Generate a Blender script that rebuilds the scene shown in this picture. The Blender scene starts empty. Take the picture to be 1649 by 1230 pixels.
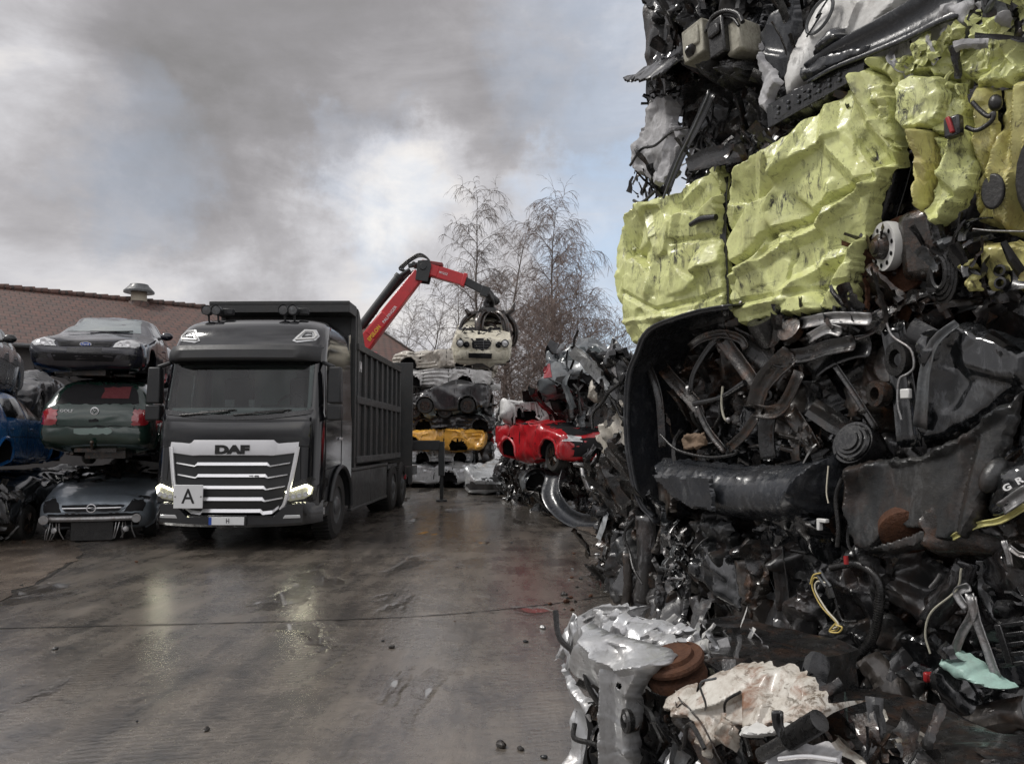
EXPOSURE = 0.65
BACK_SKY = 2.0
import bpy, bmesh, math, random
import numpy as np
from mathutils import Vector, Matrix
from mathutils.geometry import delaunay_2d_cdt
from mathutils.bvhtree import BVHTree

random.seed(7)
RAD = math.radians
scene = bpy.context.scene
COL = scene.collection

# ------------------------------------------------------------------ camera numbers
W_PX, H_PX, F_PX = 1649.0, 1230.0, 1240.0
CAM_H, PITCH = 1.6, RAD(4.3)


def ray(px, py):
    dx = (px - W_PX / 2) / F_PX
    dy = (H_PX / 2 - py) / F_PX
    return Vector((dx, math.cos(PITCH) - dy * math.sin(PITCH), math.sin(PITCH) + dy * math.cos(PITCH)))


def at(px, py, Y):
    d = ray(px, py)
    return Vector((0, 0, CAM_H)) + d * (Y / d.y)


# ------------------------------------------------------------------ noise (vectorised)
def _hash(ix, iy, iz, seed):
    h = (ix * 374761393 + iy * 668265263 + iz * 2147483647 + seed * 1274126177) & 0xFFFFFFFF
    h = ((h ^ (h >> 13)) * 1274126177) & 0xFFFFFFFF
    h = (h ^ (h >> 16)) & 0xFFFFFFFF
    return h.astype(np.float64) / 4294967295.0


def vnoise(P, freq=1.0, seed=0):
    P = np.asarray(P, dtype=np.float64) * freq
    if P.shape[1] == 2:
        P = np.concatenate([P, np.zeros((len(P), 1))], 1)
    I = np.floor(P).astype(np.int64)
    f = P - I
    u = f * f * (3 - 2 * f)
    r = np.zeros(len(P))
    for dx in (0, 1):
        for dy in (0, 1):
            for dz in (0, 1):
                w = (u[:, 0] if dx else 1 - u[:, 0]) * (u[:, 1] if dy else 1 - u[:, 1]) * (u[:, 2] if dz else 1 - u[:, 2])
                r += w * _hash(I[:, 0] + dx, I[:, 1] + dy, I[:, 2] + dz, seed)
    return r * 2 - 1


def fbm(P, freq=1.0, octaves=4, seed=0):
    r, a = 0, 1.0
    for k in range(octaves):
        r = r + a * vnoise(P, freq * 2 ** k, seed + 17 * k)
        a *= .5
    return r


def facets(P, cell, slope, seed, sharp=.16, warp=.35):
    """Height of a crumpled sheet: cells of tilted planes, joined by narrow creases."""
    P = np.asarray(P, dtype=np.float64)
    rng = np.random.RandomState(seed)
    Pw = P + warp * cell * np.stack([vnoise(P, 1.2 / cell, seed + 5 + 3 * a) for a in range(P.shape[1])], 1)
    lo, hi = Pw.min(0) - cell, Pw.max(0) + cell
    ext = hi - lo
    n = int(max(6, min(260, np.prod(ext / cell) * 1.0)))
    S = lo + rng.rand(n, P.shape[1]) * ext
    G = rng.randn(n, P.shape[1]) * slope
    H = rng.randn(n) * slope * cell * .25
    out = np.zeros(len(P))
    k = 1.0 / (sharp * cell)
    for a in range(0, len(P), 4000):
        Q = Pw[a:a + 4000]
        D = np.sqrt(((Q[:, None, :] - S[None]) ** 2).sum(2))
        D -= D.min(1, keepdims=True)
        Wt = np.exp(-D * k)
        Wt /= Wt.sum(1, keepdims=True)
        hv = ((Q[:, None, :] - S[None]) * G[None]).sum(2) + H[None]
        out[a:a + 4000] = (Wt * hv).sum(1)
    return out


# ------------------------------------------------------------------ objects
def tag(o, label=None, cat=None, group=None, kind=None):
    if label: o['label'] = label
    if cat: o['category'] = cat
    if group: o['group'] = group
    if kind: o['kind'] = kind
    return o


def thing(name, label, cat, loc=(0, 0, 0), rz=0, group=None, rx=0, ry=0):
    o = bpy.data.objects.new(name, None)
    COL.objects.link(o)
    o.empty_display_size = .1
    o.location = loc
    o.rotation_euler = (rx, ry, rz)
    return tag(o, label, cat, group)


def mat_of(o):
    m = Matrix.Translation(o.location) @ o.rotation_euler.to_matrix().to_4x4()
    return m if o.parent is None else mat_of(o.parent) @ m


class MB:
    """Collects geometry for ONE mesh object."""

    def __init__(self):
        self.v, self.f, self.mi = [], [], []

    def add(self, verts, faces, mi=0):
        b = len(self.v)
        self.v.extend([tuple(p) for p in verts])
        self.f.extend([tuple(i + b for i in f) for f in faces])
        self.mi.extend([mi] * len(faces))
        return self

    def box(self, c, s, rot=None, mi=0, taper=(1, 1)):
        c = Vector(c)
        M = rot if rot is not None else Matrix.Identity(3)
        vs = []
        for z in (-.5, .5):
            tx, ty = (taper if z > 0 else (1, 1))
            for x, y in ((-.5, -.5), (.5, -.5), (.5, .5), (-.5, .5)):
                vs.append(c + M @ Vector((x * s[0] * tx, y * s[1] * ty, z * s[2])))
        return self.add(vs, [(3, 2, 1, 0), (4, 5, 6, 7), (0, 1, 5, 4), (1, 2, 6, 5), (2, 3, 7, 6), (3, 0, 4, 7)], mi)

    def box2(self, a, b, mi=0):
        return self.box([(a[i] + b[i]) / 2 for i in range(3)], [abs(b[i] - a[i]) for i in range(3)], None, mi)

    def bar(self, p0, p1, w, h, up=(0, 0, 1), mi=0, w1=None, h1=None):
        p0, p1 = Vector(p0), Vector(p1)
        d = (p1 - p0).normalized()
        r = d.cross(Vector(up))
        if r.length < 1e-4: r = d.cross(Vector((1, 0, 0)))
        r.normalize()
        u = r.cross(d)
        w1, h1 = w1 or w, h1 or h
        vs = []
        for p, ww, hh in ((p0, w, h), (p1, w1, h1)):
            for x, y in ((-.5, -.5), (.5, -.5), (.5, .5), (-.5, .5)):
                vs.append(p + r * x * ww + u * y * hh)
        return self.add(vs, [(3, 2, 1, 0), (4, 5, 6, 7), (0, 1, 5, 4), (1, 2, 6, 5), (2, 3, 7, 6), (3, 0, 4, 7)], mi)

    def tube(self, pts, r, seg=8, cap=True, mi=0, sq=None):
        pts = [Vector(p) for p in pts]
        n = len(pts)
        rs = r if hasattr(r, '__len__') else [r] * n
        vs, fs = [], []
        pr = None
        for i, p in enumerate(pts):
            t = (pts[min(i + 1, n - 1)] - pts[max(i - 1, 0)])
            if t.length < 1e-9: t = Vector((0, 0, 1))
            t.normalize()
            if pr is None:
                pr = t.cross(Vector((0, 0, 1)))
                if pr.length < 1e-3: pr = t.cross(Vector((1, 0, 0)))
            pr = (pr - t * pr.dot(t))
            if pr.length < 1e-6: pr = t.orthogonal()
            pr.normalize()
            q = t.cross(pr)
            for k in range(seg):
                a = 2 * math.pi * k / seg
                vs.append(p + (pr * math.cos(a) + q * math.sin(a) * (sq or 1)) * rs[i])
        for i in range(n - 1):
            for k in range(seg):
                k2 = (k + 1) % seg
                fs.append((i * seg + k, i * seg + k2, (i + 1) * seg + k2, (i + 1) * seg + k))
        if cap:
            fs.append(tuple(range(seg - 1, -1, -1)))
            fs.append(tuple((n - 1) * seg + k for k in range(seg)))
        return self.add(vs, fs, mi)

    def lathe(self, prof, o, axis, seg=32, mi=0, closed=False):
        """prof: list of (r, h) along axis from o."""
        o, a = Vector(o), Vector(axis).normalized()
        u = a.orthogonal().normalized()
        w = a.cross(u)
        vs, fs = [], []
        for (r, h) in prof:
            for k in range(seg):
                t = 2 * math.pi * k / seg
                vs.append(o + a * h + (u * math.cos(t) + w * math.sin(t)) * r)
        n = len(prof)
        for i in range(n if closed else n - 1):
            for k in range(seg):
                k2 = (k + 1) % seg
                j = (i + 1) % n
                fs.append((i * seg + k, i * seg + k2, j * seg + k2, j * seg + k))
        if not closed:
            if prof[0][0] > 1e-5: fs.append(tuple(range(seg - 1, -1, -1)))
            if prof[-1][0] > 1e-5: fs.append(tuple((n - 1) * seg + k for k in range(seg)))
        return self.add(vs, fs, mi)

    def prism(self, outline, o, u, v, depth, mi=0, scale_top=1.0):
        """outline (2D) in the plane o + a*u + b*v, extruded by depth along u x v."""
        o, u, v = Vector(o), Vector(u), Vector(v)
        nrm = u.cross(v).normalized()
        n = len(outline)
        cx = sum(a for a, b in outline) / n
        cy = sum(b for a, b in outline) / n
        vs = [o + u * a + v * b for a, b in outline]
        vs += [o + u * (cx + (a - cx) * scale_top) + v * (cy + (b - cy) * scale_top) + nrm * depth for a, b in outline]
        fs = [tuple(range(n - 1, -1, -1)), tuple(range(n, 2 * n))]
        for i in range(n):
            j = (i + 1) % n
            fs.append((i, j, n + j, n + i))
        return self.add(vs, fs, mi)

    def ellipsoid(self, c, r, seg=16, ring=10, mi=0, rot=None):
        c = Vector(c)
        M = rot if rot is not None else Matrix.Identity(3)
        vs, fs = [], []
        for i in range(ring + 1):
            t = math.pi * i / ring
            for k in range(seg):
                a = 2 * math.pi * k / seg
                vs.append(c + M @ Vector((r[0] * math.sin(t) * math.cos(a), r[1] * math.sin(t) * math.sin(a), r[2] * math.cos(t))))
        for i in range(ring):
            for k in range(seg):
                k2 = (k + 1) % seg
                fs.append((i * seg + k, (i + 1) * seg + k, (i + 1) * seg + k2, i * seg + k2))
        return self.add(vs, fs, mi)

    def build(self, name, mat, parent=None, angle=35, bevel=0, world=False, label=None, solid=0, bseg=2):
        me = bpy.data.meshes.new(name)
        vs = self.v
        if world and parent is not None:
            inv = mat_of(parent).inverted()
            vs = [tuple(inv @ Vector(p)) for p in vs]
        me.from_pydata(vs, [], self.f)
        mats = mat if isinstance(mat, (list, tuple)) else [mat]
        for m in mats: me.materials.append(m)
        if len(mats) > 1:
            me.polygons.foreach_set('material_index', [min(i, len(mats) - 1) for i in self.mi])
        me.validate()
        if angle is not None:
            me.polygons.foreach_set('use_smooth', [True] * len(me.polygons))
            me.set_sharp_from_angle(angle=RAD(angle))
        me.update()
        o = bpy.data.objects.new(name, me)
        COL.objects.link(o)
        if parent is not None: o.parent = parent
        if solid:
            md = o.modifiers.new('thick', 'SOLIDIFY'); md.thickness = solid; md.offset = -1
        if bevel:
            md = o.modifiers.new('bevel', 'BEVEL'); md.width = bevel; md.segments = bseg
            md.limit_method = 'ANGLE'; md.angle_limit = RAD(40)
            md.harden_normals = False
        if label: o['label'] = label
        return o


def copy_tree(o, parent=None):
    c = o.copy(); COL.objects.link(c)
    if parent is not None: c.parent = parent
    for ch in list(o.children): copy_tree(ch, c)
    return c


def spline(pts, n=24):
    """Catmull-Rom through points."""
    P = [Vector(p) for p in pts]
    P = [P[0] * 2 - P[1]] + P + [P[-1] * 2 - P[-2]]
    out = []
    m = len(P) - 3
    for i in range(m):
        a, b, c, d = P[i:i + 4]
        k = max(2, n // m)
        for j in range(k):
            t = j / k
            out.append(.5 * ((2 * b) + (c - a) * t + (2 * a - 5 * b + 4 * c - d) * t * t + (3 * b - a - 3 * c + d) * t ** 3))
    out.append(P[-2].copy())
    return out


def inside(P, poly):
    x, y = P[:, 0], P[:, 1]
    r = np.zeros(len(P), bool)
    n = len(poly)
    for i in range(n):
        x0, y0 = poly[i]; x1, y1 = poly[(i + 1) % n]
        c = (y0 > y) != (y1 > y)
        with np.errstate(divide='ignore', invalid='ignore'):
            xi = (x1 - x0) * (y - y0) / ((y1 - y0) if y1 != y0 else 1e-12) + x0
        r ^= c & (x < xi)
    return r


def seg_dist(P, poly, closed=True):
    d = np.full(len(P), 1e9)
    n = len(poly)
    for i in range(n if closed else n - 1):
        a = np.array(poly[i], float); b = np.array(poly[(i + 1) % n], float)
        ab = b - a
        t = np.clip(((P - a) @ ab) / max(ab @ ab, 1e-12), 0, 1)
        d = np.minimum(d, np.linalg.norm(P - (a + t[:, None] * ab), axis=1))
    return d


def tri2d(poly, res, seed=0, rag=0.0, jit=.3):
    """Triangulated polygon with interior points. Returns (points Nx2, tris, boundary polygon)."""
    rng = np.random.RandomState(seed)
    bd = []
    n = len(poly)
    for i in range(n):
        a = np.array(poly[i], float); b = np.array(poly[(i + 1) % n], float)
        L = np.linalg.norm(b - a)
        k = max(1, int(round(L / res)))
        nr = np.array([-(b - a)[1], (b - a)[0]]) / max(L, 1e-9)
        ph = rng.rand(4) * 6.28
        for j in range(k):
            p = a + (b - a) * j / k
            if rag and j:
                x = L * j / k
                p = p + nr * rag * min(1, 4 * j / k, 4 * (k - j) / k) * (1.3 * math.sin(x * 38 + ph[0]) + .9 * math.sin(x * 83 + ph[1]) + .5 * math.sin(x * 170 + ph[2]) + .25 * rng.randn())
            bd.append(p)
    bd = np.array(bd)
    lo, hi = bd.min(0), bd.max(0)
    nx, ny = int((hi[0] - lo[0]) / res) + 2, int((hi[1] - lo[1]) / (res * .87)) + 2
    gx, gy = np.meshgrid(np.arange(nx), np.arange(ny))
    g = np.stack([(gx + .5 * (gy % 2)).ravel() * res + lo[0], gy.ravel() * res * .87 + lo[1]], 1)
    g = g + (rng.rand(*g.shape) - .5) * res * jit
    g = g[inside(g, bd)]
    if len(g):
        g = g[seg_dist(g, bd) > res * .45]
    allp = np.concatenate([bd, g]) if len(g) else bd
    nb = len(bd)
    r = delaunay_2d_cdt([Vector(p) for p in allp], [(i, (i + 1) % nb) for i in range(nb)], [], 1, 1e-7)
    V = np.array([tuple(v) for v in r[0]])
    F = [tuple(f) for f in r[2]]
    if F:
        C = np.array([V[list(f)].mean(0) for f in F])
        ok = inside(C, bd)
        F = [f for f, k in zip(F, ok) if k]
        # orient counter-clockwise
        out = []
        for f in F:
            a, b, c = V[f[0]], V[f[1]], V[f[2]]
            out.append(f if (b[0] - a[0]) * (c[1] - a[1]) - (b[1] - a[1]) * (c[0] - a[0]) > 0 else f[::-1])
        F = out
    return V, F, bd


class Frame:
    """A vertical reference plane: s along it, z up, o out of it towards the camera side."""

    def __init__(self, P0, d, tilt=0.0):
        self.P0 = Vector((P0[0], P0[1], 0))
        self.d = Vector((d[0], d[1], 0)).normalized()
        self.n = Vector((self.d.y, -self.d.x, 0))

    def p(self, s, z, o=0.0):
        return self.P0 + self.d * s + self.n * o + Vector((0, 0, z))

    def uv(self, px, py, o=0.0):
        r = ray(px, py)
        c = Vector((0, 0, CAM_H))
        t = ((self.P0 + self.n * o - c).dot(self.n)) / r.dot(self.n)
        q = c + r * t
        return ((q - self.P0).dot(self.d), q.z)

    def px(self, px, py, o=0.0):
        s, z = self.uv(px, py, o)
        return self.p(s, z, o)


def panel(mb, fr, poly, o=0.0, cell=.22, slope=.3, fine=.5, curl=.07, curlw=.05, res=.02, seed=1, rag=.004,
          creases=(), bulge=0.0, tiltz=0.0, tilts=0.0, px=True, mi=0, holes=(), extra=None, sharp=.06, warp=.12):
    """A crumpled sheet-metal panel on a frame; outline in photograph pixels or in (s, z) metres."""
    P2 = [fr.uv(a, b, o) for a, b in poly] if px else poly
    V, F, bd = tri2d(P2, res, seed, rag)
    h = np.zeros(len(V))
    if slope:
        h += facets(V, cell, slope, seed, sharp, warp)
        if fine: h += facets(V, cell * .42, slope * fine, seed + 3, sharp * 1.3, warp)
    if slope: h -= h.mean()
    h += .0016 * fbm(V, 9, 3, seed)
    d = seg_dist(V, bd)
    t = np.clip(1 - d / curlw, 0, 1)
    h -= curl * t * t
    if bulge:
        t = np.clip(d / (max(d.max(), 1e-6)), 0, 1)
        h += bulge * (1 - (1 - t) ** 2)
    c0 = V.mean(0)
    h += tiltz * (V[:, 1] - c0[1]) + tilts * (V[:, 0] - c0[0])
    for (line, amp, wid) in creases:
        L = [fr.uv(a, b, o) for a, b in line] if px else line
        dd = seg_dist(V, L, False)
        h += amp * np.clip(1 - dd / wid, 0, 1)
    if extra is not None: h += extra(V)
    keep = F
    if holes:
        C = np.array([V[list(f)].mean(0) for f in F])
        k = np.ones(len(F), bool)
        for hp in holes:
            H2 = [fr.uv(a, b, o) for a, b in hp] if px else hp
            k &= ~inside(C, H2)
        keep = [f for f, q in zip(F, k) if q]
    mb.add([fr.p(a, b, o + c) for (a, b), c in zip(V, h)], keep, mi)
    return mb


def sheet_strip(mb, path, width, wdir, seed=0, amp=.02, nw=5, mi=0, taper=None, cup=0.0, jag=0.0):
    """A bent metal strip swept along path; wdir is the across direction."""
    P = [Vector(p) for p in path]
    rng = random.Random(seed)
    n = len(P)
    vs, fs = [], []
    wv = Vector(wdir).normalized()
    for i, p in enumerate(P):
        t = (P[min(i + 1, n - 1)] - P[max(i - 1, 0)]).normalized()
        w = (wv - t * wv.dot(t))
        if w.length < 1e-4: w = t.orthogonal()
        w.normalize()
        nn = t.cross(w)
        ww = width * (1 if taper is None else taper[0] + (taper[1] - taper[0]) * i / (n - 1)) * (1 + jag * (rng.random() - .5))
        for k in range(nw):
            u = k / (nw - 1) - .5
            vs.append(p + w * ww * u + nn * (amp * (rng.random() - .5) + cup * (1 - 4 * u * u)))
    for i in range(n - 1):
        for k in range(nw - 1):
            a = i * nw + k
            fs.append((a, a + 1, a + nw + 1, a + nw))
    return mb.add(vs, fs, mi)


def text_mesh(txt, size, bold=0.0, sx=1.0, depth=.004):
    cu = bpy.data.curves.new('lettering', 'FONT')
    cu.body = txt; cu.size = size; cu.offset = bold; cu.extrude = depth
    cu.align_x = 'CENTER'; cu.align_y = 'CENTER'
    ob = bpy.data.objects.new('lettering', cu)
    COL.objects.link(ob)
    dg = bpy.context.evaluated_depsgraph_get()
    dg.update()
    me = ob.evaluated_get(dg).to_mesh()
    vs = [Vector((v.co.x * sx, v.co.y, v.co.z)) for v in me.vertices]
    fs = [tuple(p.vertices) for p in me.polygons]
    ob.evaluated_get(dg).to_mesh_clear()
    bpy.data.objects.remove(ob); bpy.data.curves.remove(cu)
    return vs, fs


def lettering(mb, txt, o, u, v, size, bold=0.0, sx=1.0, depth=.003, mi=0):
    vs, fs = text_mesh(txt, size, bold, sx, depth)
    o, u, v = Vector(o), Vector(u).normalized(), Vector(v).normalized()
    n = u.cross(v)
    mb.add([o + u * p.x + v * p.y + n * p.z for p in vs], fs, mi)
    return mb
# ------------------------------------------------------------------ materials
def _new(name):
    m = bpy.data.materials.new(name); m.use_nodes = True
    nt = m.node_tree
    return m, nt, nt.nodes['Principled BSDF'], nt.links


def _noise(nt, vec, scale, detail=4, rough=.55, dist=0.0):
    n = nt.nodes.new('ShaderNodeTexNoise')
    n.inputs['Scale'].default_value = scale
    n.inputs['Detail'].default_value = detail
    n.inputs['Roughness'].default_value = rough
    n.inputs['Distortion'].default_value = dist
    if vec is not None: nt.links.new(vec, n.inputs['Vector'])
    return n.outputs['Fac']


def _ramp(nt, fac, a, b, ca=(0, 0, 0, 1), cb=(1, 1, 1, 1)):
    if a > b: a, b, ca, cb = b, a, cb, ca
    r = nt.nodes.new('ShaderNodeValToRGB')
    r.color_ramp.elements[0].position = a; r.color_ramp.elements[0].color = ca
    r.color_ramp.elements[1].position = b; r.color_ramp.elements[1].color = cb
    nt.links.new(fac, r.inputs['Fac'])
    return r.outputs['Color']


def _mix(nt, fac, a, b):
    m = nt.nodes.new('ShaderNodeMix'); m.data_type = 'RGBA'
    for sock, val in ((m.inputs[0], fac), (m.inputs[6], a), (m.inputs[7], b)):
        if isinstance(val, bpy.types.NodeSocket): nt.links.new(val, sock)
        elif isinstance(val, (int, float)): sock.default_value = val
        else: sock.default_value = (*val[:3], 1)
    return m.outputs[2]


def _math(nt, op, a, b=None, clamp=False):
    m = nt.nodes.new('ShaderNodeMath'); m.operation = op; m.use_clamp = clamp
    for i, val in enumerate((a, b)):
        if val is None: continue
        if isinstance(val, bpy.types.NodeSocket): nt.links.new(val, m.inputs[i])
        else: m.inputs[i].default_value = val
    return m.outputs[0]


def _coords(nt, scale=(1, 1, 1), rot=(0, 0, 0), kind='Object'):
    tc = nt.nodes.new('ShaderNodeTexCoord')
    mp = nt.nodes.new('ShaderNodeMapping')
    mp.inputs['Scale'].default_value = scale
    mp.inputs['Rotation'].default_value = rot
    nt.links.new(tc.outputs[kind], mp.inputs['Vector'])
    return mp.outputs['Vector']


def surf(name, col, rough=.4, metal=0.0, dirt=.35, dirtcol=(.035, .03, .026), dscale=3.0, scuff=.0, scuffcol=(.02, .02, .02),
         rust=0.0, bump=.15, bscale=30, coat=0.0, spec=.5, vary=.15, streak=1.0):
    """Painted metal / plastic with grime patches, scuffs and optional rust."""
    m, nt, b, L = _new(name)
    vec = _coords(nt)
    base = tuple(col)
    n1 = _noise(nt, vec, dscale, 6, .65)
    n2 = _noise(nt, vec, dscale * 7, 5, .7)
    c = _mix(nt, _math(nt, 'MULTIPLY', _ramp(nt, n2, .3, .75), vary), base, tuple(min(1, x * .55) for x in base))
    dm = _math(nt, 'MULTIPLY', _ramp(nt, _math(nt, 'ADD', _math(nt, 'MULTIPLY', n1, .7), _math(nt, 'MULTIPLY', n2, .3)), .42, .68), dirt)
    c = _mix(nt, dm, c, dirtcol)
    if rust:
        rn = _noise(nt, vec, dscale * 1.6, 8, .7, .4)
        c = _mix(nt, _math(nt, 'MULTIPLY', _ramp(nt, rn, .5, .66), rust), c, (.16, .065, .025))
    if scuff:
        v2 = _coords(nt, (1, 1, .35 * streak), (.3, .5, .2))
        sn = _noise(nt, v2, 22, 8, .78, .6)
        gate = _ramp(nt, _noise(nt, vec, 4.5, 4, .6), .38, .60)
        sm = _math(nt, 'MULTIPLY', _math(nt, 'MULTIPLY', _ramp(nt, sn, .51, .60), gate), scuff, True)
        c = _mix(nt, sm, c, scuffcol)
        if scuff > .9:      # heavy scrapes left by the press
            v3 = _coords(nt, (.5, .5, 1.6), (.4, -.3, .6))
            s3 = _noise(nt, v3, 7, 12, .8, 1.2)
            c = _mix(nt, _math(nt, 'MULTIPLY', _math(nt, 'MULTIPLY', _ramp(nt, s3, .565, .60), _ramp(nt, _noise(nt, vec, 2.2, 4, .6), .40, .62)), .8), c, scuffcol)
            s4 = _noise(nt, _coords(nt, (1, 1, 1), (1.2, .2, .4)), 55, 3, .6)
            c = _mix(nt, _math(nt, 'MULTIPLY', _ramp(nt, s4, .66, .70), .7), c, scuffcol)
    L.new(c, b.inputs['Base Color'])
    rr = _math(nt, 'ADD', rough, _math(nt, 'MULTIPLY', _math(nt, 'SUBTRACT', n2, .45), .5 if coat < .45 else .12), True)
    rr = _math(nt, 'ADD', rr, _math(nt, 'MULTIPLY', dm, .3), True)
    rr = _math(nt, 'MAXIMUM', rr, .06)
    L.new(rr, b.inputs['Roughness'])
    b.inputs['Metallic'].default_value = metal
    b.inputs['Specular IOR Level'].default_value = spec
    if coat:
        b.inputs['Coat Weight'].default_value = coat
        b.inputs['Coat Roughness'].default_value = .08
    if bump:
        bp = nt.nodes.new('ShaderNodeBump')
        bp.inputs['Strength'].default_value = bump; bp.inputs['Distance'].default_value = .02
        h = _math(nt, 'ADD', _noise(nt, vec, bscale, 5, .6), _math(nt, 'MULTIPLY', n2, .6))
        L.new(h, bp.inputs['Height']); L.new(bp.outputs['Normal'], b.inputs['Normal'])
    return m


def plain(name, col, rough=.4, metal=0, spec=.5, emit=None, estr=0, coat=0):
    m, nt, b, L = _new(name)
    vec = _coords(nt)
    n = _noise(nt, vec, 14, 4)
    L.new(_mix(nt, _math(nt, 'MULTIPLY', n, .25), col, tuple(x * .6 for x in col)), b.inputs['Base Color'])
    L.new(_math(nt, 'ADD', rough - .05 if rough > .1 else rough, _math(nt, 'MULTIPLY', n, .1)), b.inputs['Roughness'])
    b.inputs['Metallic'].default_value = metal
    b.inputs['Specular IOR Level'].default_value = spec
    b.inputs['Coat Weight'].default_value = coat
    if emit:
        b.inputs['Emission Color'].default_value = (*emit, 1)
        b.inputs['Emission Strength'].default_value = estr
    return m


M = {}
M['green'] = surf('lime_paint', (.655, .69, .295), .36, 0, .42, (.22, .21, .12), 3.2, 1.0, (.028, .027, .022), .16, .14, 20, .12, .5, .25)
M['green_side'] = surf('lime_paint_stained', (.55, .53, .21), .36, 0, .5, (.30, .20, .04), 3.0, .9, (.04, .03, .02), .45, .2, 26, .2)
M['mangle'] = surf('mangled_dark_metal', (.0095, .010, .0105), .24, .1, .5, (.020, .016, .012), 5, .25, (.10, .10, .105), .18, .35, 20, .4, .5, .4)
M['black'] = surf('black_plastic', (.0075, .008, .009), .22, 0, .4, (.020, .018, .016), 4, .25, (.07, .07, .073), 0, .12, 30, .3, .5, .3)
M['black_gloss'] = surf('black_paint_scraped', (.008, .009, .010), .10, 0, .22, (.03, .028, .026), 3, .35, (.15, .155, .165), 0, .08, 14, .8, .5, .3)
M['bumper'] = surf('dark_blue_grey_bumper', (.022, .025, .030), .20, 0, .35, (.05, .045, .04), 3, .5, (.12, .125, .13), .0, .12, 40, .15, .5, .3)
M['shield'] = surf('dirty_charcoal_shield', (.014, .016, .0175), .26, 0, .55, (.034, .029, .023), 2.2, .35, (.1, .1, .1), .12, .18, 34, 0, .5, .4)
M['silver'] = surf('silver_paint', (.48, .49, .50), .30, .55, .35, (.16, .14, .11), 4, .5, (.08, .075, .065), .12, .16, 22, .3, .5, .2)
M['white'] = surf('white_paint', (.62, .62, .60), .38, 0, .45, (.20, .185, .16), 4, .75, (.05, .048, .044), .14, .18, 26, .2, .5, .2)
M['grey_white'] = surf('dirty_white_plastic', (.42, .42, .43), .55, 0, .6, (.22, .21, .20), 5, .55, (.09, .088, .085), .0, .3, 30, 0, .4, .3)
M['rust'] = surf('rusted_steel', (.085, .038, .022), .75, .1, .5, (.03, .018, .012), 6, .3, (.14, .06, .03), .3, .6, 50, 0, .3, .5)
M['steel'] = surf('bare_steel', (.33, .33, .33), .35, .8, .4, (.06, .05, .04), 6, .3, (.05, .045, .04), .25, .25, 30)
M['grime'] = surf('oily_brown_steel', (.021, .017, .014), .24, .2, .6, (.011, .0095, .008), 6, .3, (.10, .088, .075), .35, .35, 26, .4, .5, .5)
M['sheet_dark'] = surf('scraped_dark_sheet', (.020, .0205, .022), .26, 0, .5, (.04, .035, .029), 2.6, .7, (.15, .15, .155), .10, .16, 16, .45, .5, .4)
M['sheet_brown'] = surf('brown_grey_sheet', (.036, .031, .027), .30, .1, .55, (.018, .016, .014), 2.6, .6, (.15, .135, .12), .25, .2, 18, .35, .5, .4)
M['hose'] = surf('rubber_hose', (.009, .009, .009), .24, 0, .4, (.05, .045, .04), 8, .2, (.07, .07, .07), 0, .2, 60)
M['tyre'] = surf('tyre_rubber', (.018, .018, .018), .65, 0, .6, (.05, .045, .038), 5, 0, (0, 0, 0), 0, .35, 60, 0, .4)
M['hub'] = plain('painted_hub_metal', (.60, .60, .58), .4, .1)
M['darkgap'] = plain('dark_interior', (.006, .006, .007), .7, 0, .3)
M['yellow_wire'] = plain('yellow_wire', (.55, .42, .13), .45)
M['white_wire'] = plain('cream_wire', (.6, .56, .45), .45)
M['red_plastic'] = plain('red_plastic', (.30, .018, .02), .35)
M['mint'] = surf('mint_paint', (.33, .50, .44), .35, 0, .35, (.15, .14, .12), 7, .5, (.2, .2, .2), 0, .2, 30)
M['grey_metal'] = surf('grey_sheet', (.09, .096, .10), .38, .3, .5, (.04, .036, .03), 5, .5, (.22, .23, .24), .1, .3, 26, .2)
M['cream'] = surf('cream_plastic', (.40, .385, .31), .5, 0, .75, (.09, .08, .06), 9, .6, (.1, .09, .07), 0, .15, 30)
M['rusty_white'] = surf('rusty_white_paint', (.52, .50, .45), .40, 0, .6, (.16, .095, .045), 6, .95, (.07, .045, .022), .95, .15, 24, .15, .5, .2)
# vehicles


def m_glass(name, tint):
    m, nt, b, L = _new(name)
    nt.nodes.remove(b)
    out = nt.nodes['Material Output']
    tr = nt.nodes.new('ShaderNodeBsdfTransparent'); tr.inputs['Color'].default_value = (*tint, 1)
    gl = nt.nodes.new('ShaderNodeBsdfGlossy'); gl.inputs['Roughness'].default_value = .03
    fr = nt.nodes.new('ShaderNodeFresnel'); fr.inputs['IOR'].default_value = 1.5
    n = _noise(nt, _coords(nt), 3, 6, .7)
    df = nt.nodes.new('ShaderNodeBsdfDiffuse'); df.inputs['Color'].default_value = (.22, .23, .22, 1)
    mx0 = nt.nodes.new('ShaderNodeMixShader'); L.new(_math(nt, 'MULTIPLY', n, .06), mx0.inputs[0]); L.new(tr.outputs[0], mx0.inputs[1]); L.new(df.outputs[0], mx0.inputs[2])
    mx = nt.nodes.new('ShaderNodeMixShader'); L.new(fr.outputs[0], mx.inputs[0]); L.new(mx0.outputs[0], mx.inputs[1]); L.new(gl.outputs[0], mx.inputs[2])
    L.new(mx.outputs[0], out.inputs['Surface'])
    return m


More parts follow.
